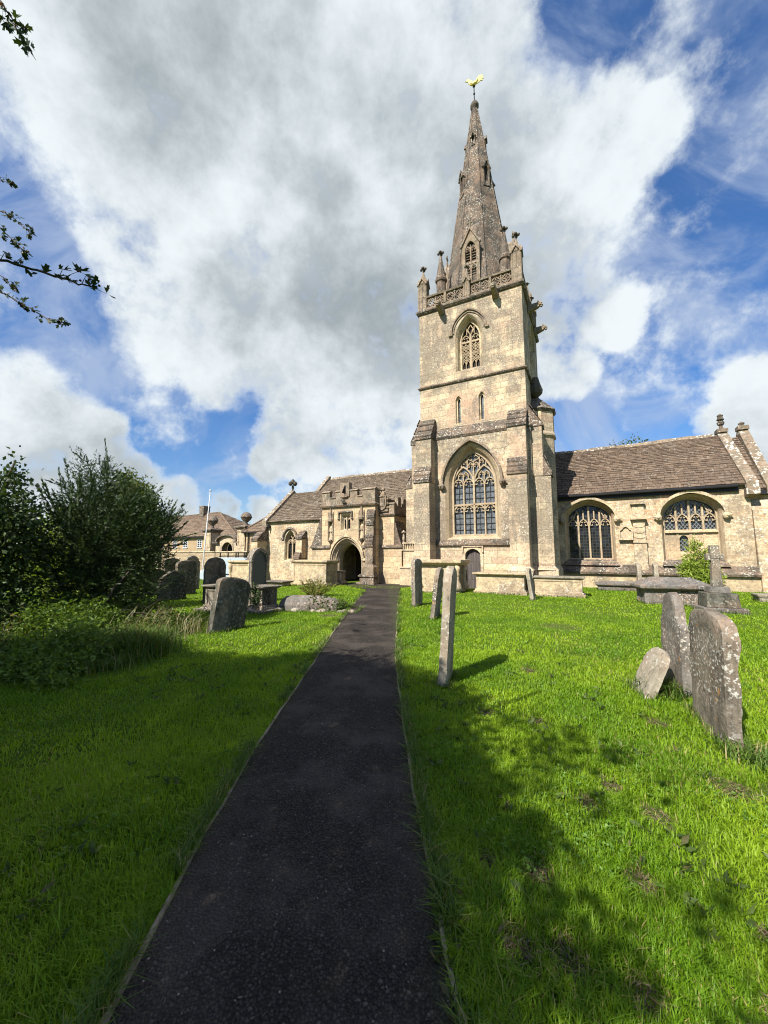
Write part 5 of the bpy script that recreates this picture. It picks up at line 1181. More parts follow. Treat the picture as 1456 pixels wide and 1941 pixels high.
AW = empty('garden_archway', at_uv(-24.75, 8.3, -0.45), -ANG); tag(AW, 'stone archway with a curved pediment between the two gate piers', 'archway')
mb = MB(); ar = arch(0, 0.87, 2.55, 3.42, 8, foot=-0.3); hl = ar
mb.sheet([(-1.75, -0.3), (-1.75, 3.3)] + [(1.45*math.sin(t), 3.3 + 0.72*math.cos(t)) for t in np.linspace(-math.pi/2, math.pi/2, 13)][0:13] + [(1.75, 3.3), (1.75, -0.3), (0.87, -0.3)] + list(reversed(hl)) + [(-0.87, -0.3)], [], 0.0)
mb.loft(hl, 0.0, hl, 0.7); mb.box(-1.75, -0.87, 0.02, 0.7, -0.3, 3.3); mb.box(0.87, 1.75, 0.02, 0.7, -0.3, 3.3)
mb.bar(ar, 0.16, -0.05, 0.05); mb.build('arch_wall', M['trim'], AW)
mb = MB(); mb.bar([(1.5*math.sin(t), 3.32 + 0.78*math.cos(t)) for t in np.linspace(-math.pi/2, math.pi/2, 15)], 0.16, -0.3, 0.75)
for sg in (-1, 1): mb.box(sg*1.6-0.4, sg*1.6+0.4, -0.3, 0.75, 3.24, 3.4)
mb.build('pediment', M['weathered'], AW)
mb = MB(); mb.sheet(ar, [], 0.72); mb.build('shade', M['dark'], AW)
mb = MB(); mb.bar([(0.3*math.sin(t), 0.3*math.cos(t)) for t in (0, 1)], 0.01, 0, 0.01)
# flagpole
FP = empty('flagpole', at_uv(-22.75, 4.0, -0.5), 0); tag(FP, 'thin white flagpole leaning in front of the garden wall', 'flagpole')
FP.rotation_euler = (0, R(2.9), R(0))
mb = MB(); mb.lathe([(0.055, -0.3), (0.055, 0.2), (0.05, 2.0), (0.036, 7.9)], (0, 0, 0), 10); mb.build('pole', M['paint_white'], FP, smooth=True)
mb = MB(); mb.lathe([(0.03, 7.88), (0.11, 7.92), (0.11, 7.97), (0.03, 8.05)], (0, 0, 0), 10); mb.build('truck', M['paint_white'], FP)
mb = MB(); mb.lathe([(0.14, -0.3), (0.14, 0.5), (0.10, 0.55)], (0, 0, 0), 8); mb.build('base_sleeve', M['iron'], FP)

# houses
def casement(parent, u, z0, z1, w, y, frames=True):
    f = MB(); f.box(u-w/2-0.07, u+w/2+0.07, y-0.10, y-0.04, z0-0.1, z0); f.bar(rect(u-w/2, u+w/2, z0, z1), 0.10, y-0.03, y+0.06, closed=True)
    f.box(u-0.05, u+0.05, y-0.02, y+0.05, z0, z1)
    for k in range(1, 4): f.box(u-w/2, u+w/2, y-0.015, y+0.04, z0+(z1-z0)*k/4-0.03, z0+(z1-z0)*k/4+0.03)
    fo = f.build('window', M['paint_white'], parent)
    g_ = MB(); g_.sheet(rect(u-w/2, u+w/2, z0, z1), [], y-0.004); g_.build('pane', M['glass_dark'], fo)
HA = empty('stone_house', at_uv(-36.0, 18.0, -0.5), -ANG); tag(HA, 'stone house with a hipped tiled roof and chimney behind the left gate pier', 'house')
mb = MB(); mb.box(-22, 1.0, 0, 8.6, -0.3, 4.95); mb.build('wall', M['house_wall'], HA)
mb = MB(); tiles(mb, (-22.4, -0.3, 4.75), (1.6, -0.3, 4.75), (-22.4, 4.0, 8.35), (-7.1, 4.0, 8.7), 17, 0.55, 0.05)
tiles(mb, (1.6, -0.3, 4.75), (1.6, 8.6, 4.75), (-7.1, 4.0, 8.7), (-7.08, 4.02, 8.7), 15, 0.6, 0.05)
mb.add([(-22.4, 8.9, 4.75), (1.6, 8.9, 4.75), (-7.1, 4.0, 8.65), (-22.4, 4.0, 8.3)], [(0, 1, 2, 3)])
rf = mb.build('roof', M['tiles_house'], HA)
mb = MB(); mb.tube([(-7.1, 3.95, 8.74), (1.6, -0.3, 4.85)], 0.10, 6); mb.tube([(-22.4, 4.0, 8.4), (-7.1, 4.0, 8.74)], 0.10, 6); mb.build('ridge_tiles', M['tiles_house'], rf)
mb = MB(); mb.box(-11.3, -10.3, 3.4, 4.6, 8.2, 9.75); mb.box(-11.36, -10.24, 3.34, 4.66, 9.75, 9.9); mb.build('chimney', M['weathered'], rf)
mb = MB(); mb.box(-22, 1.5, -0.40, -0.25, 4.55, 4.7); mb.tube([(-13.3, -0.15, 0), (-13.3, -0.15, 4.6)], 0.07, 6); mb.build('gutter', M['iron'], HA)
for u in (-6.2, -9.4, -11.9, -15.2): casement(HA, u, 3.15, 4.35, 0.95, 0.0)
HB = empty('side_house', at_uv(-21.8, 8.0, -0.5), -ANG); tag(HB, 'warm stone house with steep tiled roof close behind the west chapel', 'house')
mb = MB(); mb.box(0, 9.5, 0, 7.6, -0.3, 4.42); mb.build('wall', M['house_wall'], HB)
mb = MB(); tiles(mb, (-0.35, -0.3, 4.32), (9.6, -0.3, 4.32), (4.0, 3.9, 8.1), (9.6, 3.9, 8.1), 17, 0.4, 0.045)
tiles(mb, (-0.35, 7.9, 4.32), (-0.35, -0.3, 4.32), (4.0, 3.92, 8.1), (4.0, 3.9, 8.1), 15, 0.5, 0.045)
mb.add([(-0.35, 7.9, 4.32), (9.6, 7.9, 4.32), (9.6, 3.9, 8.06), (4.0, 3.9, 8.06)], [(0, 1, 2, 3)])
rf = mb.build('roof', M['tiles_house'], HB)
mb = MB(); mb.tube([(-0.35, -0.3, 4.4), (4.0, 3.9, 8.15)], 0.09, 6); mb.build('ridge_tiles', M['tiles_house'], rf)
casement(HB, 1.42, 3.1, 4.15, 0.62, 0.0)
mb = MB(); mb.tube([(0.42, -0.12, 0), (0.42, -0.12, 4.2)], 0.06, 6); mb.box(-0.3, 9.5, -0.36, -0.24, 4.2, 4.32); mb.build('gutter', M['iron'], HB)

# ------------------------------------------------------------------ van
VN = empty('parked_van', at_uv(-17.75, 0.0, None), -ANG); tag(VN, 'silver grey panel van with a roof rack parked behind the gravestones', 'van')
VN.location.z = -0.5
mv, nt, out = new_mat('silver van paint')
p = principled(nt, out, (0.34, 0.39, 0.43, 1), 0.3, None, 0.5); p.inputs['Coat Weight'].default_value = 0.5
M['van'] = mv
mg, nt, out = new_mat('van glass'); principled(nt, out, (0.012, 0.014, 0.017, 1), 0.08, None, 0.6)
M['van_glass'] = mg
M['tyre'] = plain_mat('tyre rubber', (0.02, 0.02, 0.02), 0.9)
M['alloy'] = plain_mat('wheel metal', (0.5, 0.5, 0.5), 0.35, 0.8)
body = [(0.05, 0.38), (0.0, 0.62), (0.04, 0.86), (0.18, 1.0), (0.98, 1.16), (1.62, 1.76), (1.85, 1.88), (2.2, 1.93), (4.55, 1.93), (4.72, 1.80), (4.80, 1.0), (4.78, 0.40), (4.62, 0.30), (4.25, 0.30)]
wh = lambda c: [(c + 0.36*math.cos(t), 0.33 + 0.36*math.sin(t)) for t in np.linspace(0.0, math.pi, 9)]
body = body + wh(3.86) + [(3.4, 0.28), (1.35, 0.28)] + wh(0.92) + [(0.5, 0.30)]
mb = MB(); mb.prism(body, 0.0, 1.85); vb = mb.build('body', M['van'], VN, bevel=0.05)
mb = MB(); mb.prism([(1.10, 1.20), (1.62, 1.70), (1.82, 1.78), (2.20, 1.80), (2.20, 1.20)], -0.006, 0.02); mb.prism([(1.02, 1.21), (1.58, 1.74), (1.56, 1.76), (1.0, 1.23)], 0.15, 1.70); mb.build('windows', M['van_glass'], VN)
mb = MB(); mb.box(4.795, 4.81, 0.2, 1.65, 1.15, 1.70); mb.build('rear_window', M['van_glass'], VN)
for x in (2.28, 3.3): 
    mb = MB(); mb.box(x, x+0.012, -0.012, 0.0, 0.45, 1.82); mb.build('door_gap', M['iron'], VN)
mb = MB(); mb.box(2.3, 4.6, -0.018, 0.0, 0.72, 0.80); mb.build('side_moulding', M['iron'], VN)
for cx_ in (0.92, 3.86):
    for y_ in (0.03, 1.62):
        mb = MB(); mb.M = Matrix.Translation((cx_, y_, 0.33)) @ Matrix.Rotation(R(-90), 4, 'X'); mb.lathe([(0.20, 0), (0.30, 0.0), (0.33, 0.04), (0.33, 0.17), (0.30, 0.20), (0.2, 0.20)], (0, 0, 0), 20); wo = mb.build('wheel', M['tyre'], VN)
        r_ = MB(); r_.M = mb.M; r_.lathe([(0.02, -0.005), (0.06, -0.01), (0.20, 0.01), (0.21, 0.1)], (0, 0, 0), 20); r_.build('rim', M['alloy'], wo)
mb = MB(); mb.prism([(0.06, 0.72), (0.06, 0.92), (0.40, 1.02), (0.34, 0.80)], -0.008, 0.2); mb.build('headlight', M['paint_white'], VN)
mb = MB(); mb.box(1.12, 1.32, -0.22, -0.02, 1.15, 1.36); mb.build('mirror', M['iron'], VN)
mb = MB()
for y_ in (0.12, 1.70): mb.tube([(1.95, y_, 2.02), (4.6, y_, 2.06)], 0.028, 6)
for x in (2.1, 2.9, 3.7, 4.5): mb.box(x-0.04, x+0.04, 0.08, 1.75, 2.0, 2.05); mb.box(x-0.03, x+0.03, 0.08, 0.14, 1.9, 2.28); mb.box(x-0.03, x+0.03, 1.68, 1.74, 1.9, 2.28)
mb.build('roof_rack', M['iron'], VN)

# ------------------------------------------------------------------ gravestones and tombs
def headstone(name, label, x, y, w, h, t, mat, style='round', yaw=0.0, lean=0.0, tip=0.0, group='upright gravestones', rough=0.012, cat='gravestone', sink=0.25, taper=0.0, seed=0, carve=True):
    """slab facing along the church; lean = tilt within its own plane, tip = fall towards its face (degrees)"""
    n, rows = 14, 26
    def hw(z):
        q = z/h; W_ = w/2*(1 - taper*(1-q))
        if style == 'round':
            zs = h - w/2*0.9
            return W_ if z <= zs else W_*math.sqrt(max(0.0, 1 - ((z-zs)/(h-zs))**2))
        if style == 'segment':
            zs = h - w*0.22
            return W_ if z <= zs else W_*math.sqrt(max(0.0, 1 - ((z-zs)/(h-zs))**2))**0.8
        if style == 'shoulder':
            zs = h - w*0.30
            if z <= zs - 0.03: return W_
            k = max(0, (z-zs)/(h-zs)); return W_*0.80*math.sqrt(max(0.0, 1 - k*k)) if k > 0.0 else W_*0.9
        if style == 'neck':
            zs = h*0.70
            if z < zs: return W_
            if z < zs + 0.05: return W_*0.78
            zr = h - w*0.3
            return W_*0.72 if z < zr else W_*0.72*math.sqrt(max(0.0, 1 - ((z-zr)/(h-zr))**2))
        if style == 'ogee':
            zs = h - w*0.34
            if z <= zs: return W_
            k = (z-zs)/(h-zs); return W_*(0.62*math.sqrt(max(0, 1-k*k)) + 0.30*(1-k)**2 + 0.08*(1-k))
        if style == 'oval':
            k = z/h; return W_*math.sin(math.pi*min(1, 0.30+0.70*k))**0.7 if k < 1 else 0
        if style == 'gable':
            zs = h - w*0.45
            return W_ if z <= zs else W_*(1 - (z-zs)/(h-zs))
        return W_
    zz = [ -sink + (h+sink)*(1-(1-i/rows)**1.25) for i in range(rows+1)]
    vs = []; fs = []
    for side in (-1, 1):
        for z in zz:
            b = max(0.004, hw(max(0, z)))
            for k in range(n+1):
                s_ = -1 + 2*k/n; ed = abs(s_)**10
                top = max(0.0, min(1.0, (z - (h-0.10))/0.10))
                y_ = side*t/2*(1 - 0.22*ed)*(1 - 0.3*top**3)
                p = Vector((s_*b, y_, z))
                if carve and h*0.25 < z < h*0.86 and abs(s_) < 0.86 and style != 'oval': p.y -= side*0.006
                d = mnoise.noise(Vector((p.x*5+seed*7.3, p.y*5, p.z*5)))*rough + mnoise.noise(Vector((p.x*17+seed, p.y*9, p.z*17)))*rough*0.45
                p.y += side*d; p.x += d*1.2*(1 if s_ > 0 else -1)*ed; p.z += d*top
                vs.append(p)
    NN = (n+1)*(rows+1)
    for side in (0, 1):
        for i in range(rows):
            for k in range(n):
                a = side*NN + i*(n+1) + k; q = (a, a+1, a+n+2, a+n+1)
                fs.append(q if side == 0 else tuple(reversed(q)))
    for i in range(rows):
        for k in (0, n):
            a = i*(n+1)+k; fs.append((a, a+n+1, NN+a+n+1, NN+a))
    for k in range(n): a = rows*(n+1)+k; fs.append((a, a+1, NN+a+1, NN+a))
    mb = MB(); mb.add(vs, fs)
    o = mb.build(name, mat, None, smooth=False)
    for pl in o.data.polygons: pl.use_smooth = True
    try: o.data.set_sharp_from_angle(angle=R(40))
    except Exception: pass
    o.location = (x, y, gz(x, y))
    o.rotation_euler = (Matrix.Rotation(R(62+yaw), 4, 'Z') @ Matrix.Rotation(R(lean), 4, 'Y') @ Matrix.Rotation(R(-tip), 4, 'X')).to_euler()
    tag(o, label, cat, group)
    return o
# right of the path
headstone('gravestone', 'tall thin pale gravestone seen edge on, nearest the path on its right', 0.80, 5.24, 0.52, 1.50, 0.125, M['grave_pale'], 'round', yaw=10, lean=0, tip=-4.0, rough=0.012, seed=1)
headstone('gravestone', 'narrow reddish gravestone leaning just behind the tall pale one', 1.33, 10.3, 0.6, 1.32, 0.13, M['grave_brown'], 'shoulder', yaw=6, tip=-7, seed=2)
headstone('gravestone', 'dark faced upright gravestone in front of the chest tomb with corner balusters', 1.08, 12.7, 0.66, 1.52, 0.15, M['grave_brown'], 'segment', yaw=2, tip=0.5, seed=3)
headstone('gravestone', 'small gravestone leaning left at the end of the low flat tomb', 5.50, 14.45, 0.62, 1.16, 0.16, M['grave_pale'], 'segment', yaw=0, tip=7, seed=4)
headstone('gravestone', 'short dark gravestone standing behind the small leaning one', 6.15, 16.1, 0.5, 0.95, 0.13, M['grave_grey'], 'gable', yaw=0, tip=2, seed=5)
headstone('gravestone', 'big brown gravestone blotched with white and orange lichen, nearest on the right', 3.15, 3.86, 0.84, 1.12, 0.14, M['grave_brown'], 'segment', yaw=6, lean=0, tip=-2.0, rough=0.014, seed=6)
headstone('gravestone', 'mauve grey gravestone with a narrow neck behind the big lichened one', 3.60, 4.92, 0.66, 1.18, 0.12, M['grave_mauve'], 'neck', yaw=8, tip=-1, rough=0.014, seed=7)
headstone('footstone', 'small pale rounded stone leaning over beside the two large gravestones', 3.08, 4.80, 0.46, 0.58, 0.11, M['grave_pale'], 'round', yaw=16, lean=5, tip=-27, rough=0.009, seed=8, sink=0.12)
x, y = cw(9.80, 2.7); headstone('gravestone', 'left of two slim stones against the church wall under the monument', x, y, 0.55, 1.22, 0.20, M['grave_pale'], 'round', seed=9)
x, y = cw(10.45, 2.7); headstone('gravestone', 'right of two slim stones against the church wall under the monument', x, y, 0.55, 1.27, 0.20, M['grave_pale'], 'round', seed=10)
# left of the path
headstone('gravestone', 'large dark gravestone leaning right on the open grass left of the path', -3.42, 8.56, 0.84, 1.16, 0.19, M['grave_dark'], 'segment', yaw=-2, lean=12, tip=4, seed=11)
headstone('gravestone', 'dark round shouldered gravestone nearest the yew tree', -7.72, 14.2, 1.0, 1.06, 0.22, M['grave_dark'], 'ogee', yaw=-4, lean=4, tip=2, seed=12)
headstone('gravestone', 'broad dark gravestone just right of the round shouldered one', -8.3, 16.3, 0.86, 1.42, 0.2, M['grave_dark'], 'segment', yaw=0, seed=13)
headstone('gravestone', 'half hidden gravestone at the edge of the yew foliage', -9.3, 15.9, 0.95, 1.05, 0.2, M['grave_dark'], 'shoulder', yaw=0, lean=-1, seed=14)
headstone('gravestone', 'far gravestone with a pale edge peeping over the broad dark one', -9.2, 18.6, 0.8, 1.62, 0.14, M['grave_grey'], 'shoulder', yaw=0, seed=15)
headstone('gravestone', 'smaller far gravestone at the foot of the garden wall', -10.6, 19.4, 0.8, 1.55, 0.14, M['grave_dark'], 'segment', yaw=0, seed=16)
headstone('gravestone', 'round topped grey gravestone in front of the van', -5.95, 13.7, 0.82, 1.56, 0.13, M['grave_dark'], 'round', yaw=-2, seed=17)
# black stone with side shafts
x, y = -4.42, 13.55
BG = empty('arched_gravestone', (x, y, gz(x, y)), R(62)); tag(BG, 'black arched gravestone with slender side columns standing behind the pedestal tombs', 'gravestone', 'upright gravestones')
mb = MB(); mb.prism(arch(0, 0.30, 1.50, 1.78, 10, foot=0.3, four=True), -0.08, 0.08); mb.build('slab', M['granite'], BG)
mb = MB(); mb.bar(arch(0, 0.33, 1.46, 1.82, 10, four=True), 0.10, -0.13, 0.11); mb.build('arch_moulding', M['grave_grey'], BG)
for sg in (-1, 1):
    mb = MB(); mb.box(sg*0.33-0.07, sg*0.33+0.07, -0.14, 0.12, -0.2, 0.62); mb.lathe([(0.06, 0.62), (0.035, 0.70), (0.035, 1.34), (0.07, 1.42), (0.07, 1.47)], (sg*0.33, -0.07, 0), 8); mb.build('column', M['grave_grey'], BG)
mb = MB(); mb.box(-0.46, 0.46, -0.2, 0.2, -0.2, 0.3); mb.build('base', M['granite'], BG)

def chest(name, label, x, y, L, Wd, H, mat, lid_mat, rz=-28, lid_over=0.09, lid_t=0.10, hip=0.0, plinth=True, panels=True, cat='tomb', group='chest and pedestal tombs', z0=None, steps=0, balusters=False, ivy=False):
    e = empty(name, (x, y, gz(x, y) if z0 is None else z0), R(rz)); tag(e, label, cat, group)
    b = MB(); b.box(-L/2, L/2, -Wd/2, Wd/2, 0.0, H - lid_t)
    if panels:
        for (a0, a1) in ((-L/2, -L/2+0.09), (L/2-0.09, L/2)): b.box(a0, a1, -Wd/2-0.03, Wd/2+0.03, 0.12, H - lid_t)
        b.box(-L/2+0.09, L/2-0.09, -Wd/2-0.025, Wd/2+0.025, H - lid_t - 0.09, H - lid_t)
    b.build('body', mat, e, bevel=0.012)
    if plinth:
        pmb = MB(); pmb.box(-L/2-0.10, L/2+0.10, -Wd/2-0.10, Wd/2+0.10, -0.25, 0.12); pmb.box(-L/2-0.05, L/2+0.05, -Wd/2-0.05, Wd/2+0.05, 0.12, 0.19)
        for k in range(steps): pmb.box(-L/2-0.10-0.14*(k+1), L/2+0.10+0.14*(k+1), -Wd/2-0.10-0.14*(k+1), Wd/2+0.10+0.14*(k+1), -0.3, 0.08-0.03*k)
        pmb.build('plinth', mat, e, bevel=0.012)
    l = MB(); o = lid_over
    l.hexa([(-L/2-o*0.4, -Wd/2-o*0.4, H-lid_t), (L/2+o*0.4, -Wd/2-o*0.4, H-lid_t), (L/2+o*0.4, Wd/2+o*0.4, H-lid_t), (-L/2-o*0.4, Wd/2+o*0.4, H-lid_t)], [(-L/2-o, -Wd/2-o, H-lid_t*0.55), (L/2+o, -Wd/2-o, H-lid_t*0.55), (L/2+o, Wd/2+o, H-lid_t*0.55), (-L/2-o, Wd/2+o, H-lid_t*0.55)])
    l.box(-L/2-o, L/2+o, -Wd/2-o, Wd/2+o, H-lid_t*0.55+0.002, H)
    if hip > 0: l.hexa([(-L/2-o+0.01, -Wd/2-o+0.01, H), (L/2+o-0.01, -Wd/2-o+0.01, H), (L/2+o-0.01, Wd/2+o-0.01, H), (-L/2-o+0.01, Wd/2+o-0.01, H)], [(-L/2+0.32, -0.05, H+hip), (L/2-0.32, -0.05, H+hip), (L/2-0.32, 0.05, H+hip), (-L/2+0.32, 0.05, H+hip)])
    l.build('lid', lid_mat, e, bevel=0.015)
    if balusters:
        for sx in (-1, 1):
            for sy in (-1, 1):
                q = MB(); q.lathe([(0.10, 0.1), (0.17, 0.16), (0.20, 0.26), (0.13, 0.42), (0.07, 0.55), (0.075, 0.75), (0.11, 0.82), (0.08, 0.88), (0.12, 0.95), (0.12, H-lid_t)], (sx*(L/2+0.02), sy*(Wd/2+0.02), 0), 10)
                q.build('corner_baluster', mat, e, smooth=True)
    return e
x, y = cw(1.95, -2.45); chest('chest_tomb', 'tall cream chest tomb with scrolled corner balusters before the tower buttress', x, y, 1.72, 0.95, 1.42, M['tomb_cream'], M['tomb_cream'], lid_over=0.24, lid_t=0.24, balusters=True)
x, y = cw(4.45, -2.0); chest('chest_tomb', 'low long cream chest tomb with flat slab below the little tower door', x, y, 1.95, 0.8, 0.86, M['tomb_cream'], M['tomb_cream'], lid_over=0.14, lid_t=0.09, panels=False)
x, y = cw(6.5, -1.55); chest('chest_tomb', 'weathered low tomb with pale panels at the right foot of the tower', x, y, 2.0, 0.7, 0.80, M['tomb_cream'], M['grave_pale'], lid_over=0.10, lid_t=0.10)
x, y = cw(-5.5, -1.95); chest('chest_tomb', 'big cream chest tomb left of the porch doorway', x, y, 2.25, 0.95, 1.36, M['tomb_cream'], M['tomb_cream'], lid_over=0.12, lid_t=0.17)
x, y = cw(-4.95, -0.65); chest('chest_tomb', 'small tomb half inside the porch doorway', x, y, 0.8, 0.45, 0.72, M['tomb_cream'], M['tomb_grey'], lid_over=0.06, lid_t=0.07)
x, y = cw(-8.6, -3.9); chest('chest_tomb', 'cream chest tomb with carved corner between van and black gravestone', x, y, 1.45, 0.8, 1.36, M['tomb_cream'], M['tomb_cream'], lid_over=0.14, lid_t=0.16, balusters=True)
chest('pedestal_tomb', 'left of two square pedestal tombs behind the leaning gravestone', -4.88, 11.75, 0.60, 0.60, 0.76, M['grave_grey'], M['grave_grey'], lid_over=0.11, lid_t=0.08, steps=1)
e = chest('pedestal_tomb', 'right of two square pedestal tombs, with ivy on its face', -3.64, 11.75, 0.56, 0.56, 0.74, M['grave_grey'], M['grave_grey'], lid_over=0.11, lid_t=0.08, steps=1)
IVY_AT = e
x, y = cw(-6.9, -3.35); chest('ledger_tomb', 'low flat ledger stone on pale blocks near the big porch tomb', x, y, 1.25, 0.6, 0.26, M['tomb_cream'], M['tomb_grey'], lid_over=0.14, lid_t=0.10, panels=False, plinth=False, group='ledger stones')
x, y = cw(8.95, 1.9); chest('ledger_tomb', 'long grey ledger stone lying under the left nave window', x, y, 1.75, 0.7, 0.34, M['tomb_grey'], M['tomb_grey'], lid_over=0.10, lid_t=0.12, hip=0.10, panels=False, plinth=False, group='ledger stones')
x, y = cw(13.6, -0.3); chest('ledger_tomb', 'pale ledger stone cut by the right edge of the view', x, y, 1.2, 0.6, 0.26, M['grave_pale'], M['grave_pale'], lid_over=0.05, lid_t=0.12, panels=False, plinth=False, group='ledger stones')
x, y = cw(15.6, 2.6); chest('ledger_tomb', 'small grey slab far right by the chapel wall', x, y, 1.0, 0.6, 0.42, M['tomb_grey'], M['tomb_grey'], lid_over=0.05, lid_t=0.12, panels=False, plinth=False, group='ledger stones')
chest('chest_tomb', 'grey chest tomb with a hipped lid on the right hand lawn', 9.72, 13.25, 1.80, 0.85, 0.62, M['grave_mauve'], M['tomb_grey'], rz=-17, lid_over=0.16, lid_t=0.17, hip=0.26, panels=False, plinth=False)
# coped slab with rockery
CS = empty('coped_tomb', (-2.30, 12.05, gz(-2.3, 12.05)), R(-10)); tag(CS, 'low grey coped tomb slab freckled with lichen beside the path', 'tomb', 'ledger stones')
mb = MB(); pr = [(-0.36, -0.1), (-0.36, 0.17), (-0.22, 0.36), (0, 0.42), (0.22, 0.36), (0.36, 0.17), (0.36, -0.1)]
secs = [(-0.88, 0.55), (-0.78, 0.9), (-0.5, 1.0), (0.0, 1.02), (0.5, 0.98), (0.85, 0.82), (0.98, 0.45)]
v = []; f = []
for (x_, s_) in secs: v += [(x_, p_[0]*(0.7+0.3*s_), p_[1]*s_ if p_[1] > 0 else p_[1]) for p_ in pr]
for i in range(len(secs)-1):
    for k in range(6): f.append((i*7+k, i*7+k+1, i*7+k+8, i*7+k+7))
f += [tuple(range(7)), tuple(reversed(range(42, 49)))]
mb.add(v, f); mb.build('slab', M['tomb_grey'], CS, bevel=0.03)
for i in range(9):
    a = random.uniform(-0.9, 1.5); mb = MB(); r_ = random.uniform(0.07, 0.15)
    mb.lathe([(r_*0.6, -0.05), (r_, 0.02), (r_*0.8, r_*0.5), (r_*0.3, r_*0.75)], (a, -0.52 + random.uniform(-0.07, 0.05), 0), 7, random.random()); 
    o = mb.build('edge_stone', M['grave_pale'], CS, bevel=0.02)
# stepped cross
CR = empty('stone_cross', (9.85, 11.55, gz(9.85, 11.55)), R(-20)); tag(CR, 'grey stone cross on a stepped base at the right', 'cross')
mb = MB(); mb.box(-0.52, 0.52, -0.46, 0.46, -0.15, 0.15); mb.build('lower_step', M['tomb_grey'], CR, bevel=0.02)
mb = MB(); mb.hexa([(-0.40, -0.34, 0.15), (0.40, -0.34, 0.15), (0.40, 0.34, 0.15), (-0.40, 0.34, 0.15)], [(-0.37, -0.31, 0.56), (0.37, -0.31, 0.56), (0.37, 0.31, 0.56), (-0.37, 0.31, 0.56)]); mb.build('upper_step', M['grave_dark'], CR, bevel=0.02)
mb = MB(); mb.hexa([(-0.26, -0.22, 0.56), (0.26, -0.22, 0.56), (0.26, 0.22, 0.56), (-0.26, 0.22, 0.56)], [(-0.23, -0.19, 0.74), (0.23, -0.19, 0.74), (0.23, 0.19, 0.74), (-0.23, 0.19, 0.74)]); mb.build('socket', M['tomb_grey'], CR, bevel=0.02)
mb = MB(); mb.hexa([(-0.13, -0.09, 0.74), (0.13, -0.09, 0.74), (0.13, 0.09, 0.74), (-0.13, 0.09, 0.74)], [(-0.10, -0.075, 1.55), (0.10, -0.075, 1.55), (0.10, 0.075, 1.55), (-0.10, 0.075, 1.55)])
mb.box(-0.11, 0.11, -0.09, 0.09, 1.55, 1.95); mb.box(-0.215, -0.11, -0.085, 0.085, 1.50, 1.70); mb.box(0.11, 0.215, -0.085, 0.085, 1.50, 1.70); mb.build('cross', M['grave_grey'], CR, bevel=0.015)

# ------------------------------------------------------------------ plants
def unit(v): return v/np.maximum(1e-9, np.linalg.norm(v, axis=-1, keepdims=True))
def leaves(name, pos, dirs, size, width, mat, parent=None, jit=0.35, fold=0.18):
    """pos, dirs (N,3): one folded leaf each, base at pos growing along dirs"""
    N = len(pos); L = size*(1 + jit*(rng.random(N)*2-1))[:, None]
    d = unit(dirs); r = unit(np.cross(d, rng.normal(size=(N, 3)))); n = np.cross(d, r)
    w = L*width
    a = pos; b = pos + d*L*0.5 + r*w*0.5 + n*w*fold; c = pos + d*L; e = pos + d*L*0.5 - r*w*0.5 + n*w*fold
    v = np.stack([a, b, c, e], 1).reshape(-1, 3)
    i = np.arange(N)*4
    tris = np.concatenate([np.stack([i, i+1, i+2], 1), np.stack([i, i+2, i+3], 1)], 1).reshape(-1, 3)
    return np_mesh(name, v, np.zeros((0, 4), int), tris, mat, rnd=np.repeat(rng.random(N), 2), parent=parent)
def in_blobs(blobs, n, shell=0.55):
    """random points in a union of ellipsoids (cx, cy, cz, rx, ry, rz), weighted to the outside"""
    vol = np.array([b[3]*b[4]*b[5] for b in blobs])**0.67; k = rng.choice(len(blobs), n, p=vol/vol.sum())
    B = np.array(blobs)[k]; d = unit(rng.normal(size=(n, 3)))
    r = shell + (1.0-shell)*rng.random(n)**0.6; r = np.where(rng.random(n) < 0.22, r*rng.random(n), r)*(1 + 0.14*rng.normal(size=n))
    return B[:, :3] + d*B[:, 3:]*r[:, None], d
def broad(name, parent, blobs, nclu, per, size, mat, spread=0.16, width=0.6, shell=0.55):
    c, d = in_blobs(blobs, nclu, shell)
    pos = np.repeat(c, per, 0) + rng.normal(size=(nclu*per, 3))*spread
    dirs = np.repeat(d, per, 0)*0.6 + rng.normal(size=(nclu*per, 3))*0.8 + np.array([0, 0, -0.15])
    ok = pos[:, 2] > 0.03
    return leaves(name, pos[ok], dirs[ok], size, width, mat, parent)
def sprays(name, parent, blobs, nb, per, length, leaf, mat, up=0.5, shell=0.5, flat=0.22):
    """feathery shoots: needles set along short twigs that grow outwards"""
    c, d = in_blobs(blobs, nb, shell)
    ax = unit(d + rng.normal(size=(nb, 3))*0.45 + np.array([0, 0, up]))
    t = rng.random((nb, per)); L = length*(0.6+0.8*rng.random(nb))
    pos = c[:, None, :] + ax[:, None, :]*(t*L[:, None])[..., None]
    side = unit(np.cross(ax, np.array([0.2, 0.1, 1.0])))[:, None, :]*np.where(rng.random((nb, per)) < 0.5, -1, 1)[..., None]
    dr = ax[:, None, :]*0.75 + side*(1.0-0.55*t)[..., None]*0.9 + rng.normal(size=(nb, per, 3))*flat
    pos = pos.reshape(-1, 3); dr = dr.reshape(-1, 3); ok = pos[:, 2] > 0.02
    return leaves(name, pos[ok], dr[ok], leaf, 0.22, mat, parent, fold=0.05)
def wood(name, parent, paths, mat=None):
    mb = MB()
    for pts, r0, r1 in paths:
        pts = [Vector(p) for p in pts]; m = []
        for i in range(len(pts)-1):
            for k in range(3): m.append(pts[i].lerp(pts[i+1], k/3) + Vector((random.uniform(-1, 1), random.uniform(-1, 1), 0))*0.02*(pts[i+1]-pts[i]).length)
        m.append(pts[-1]); n = len(m)
        mb.tube(m, [r0 + (r1-r0)*i/(n-1) for i in range(n)], 7)
    return mb.build(name, mat or M['bark'], parent, smooth=True)

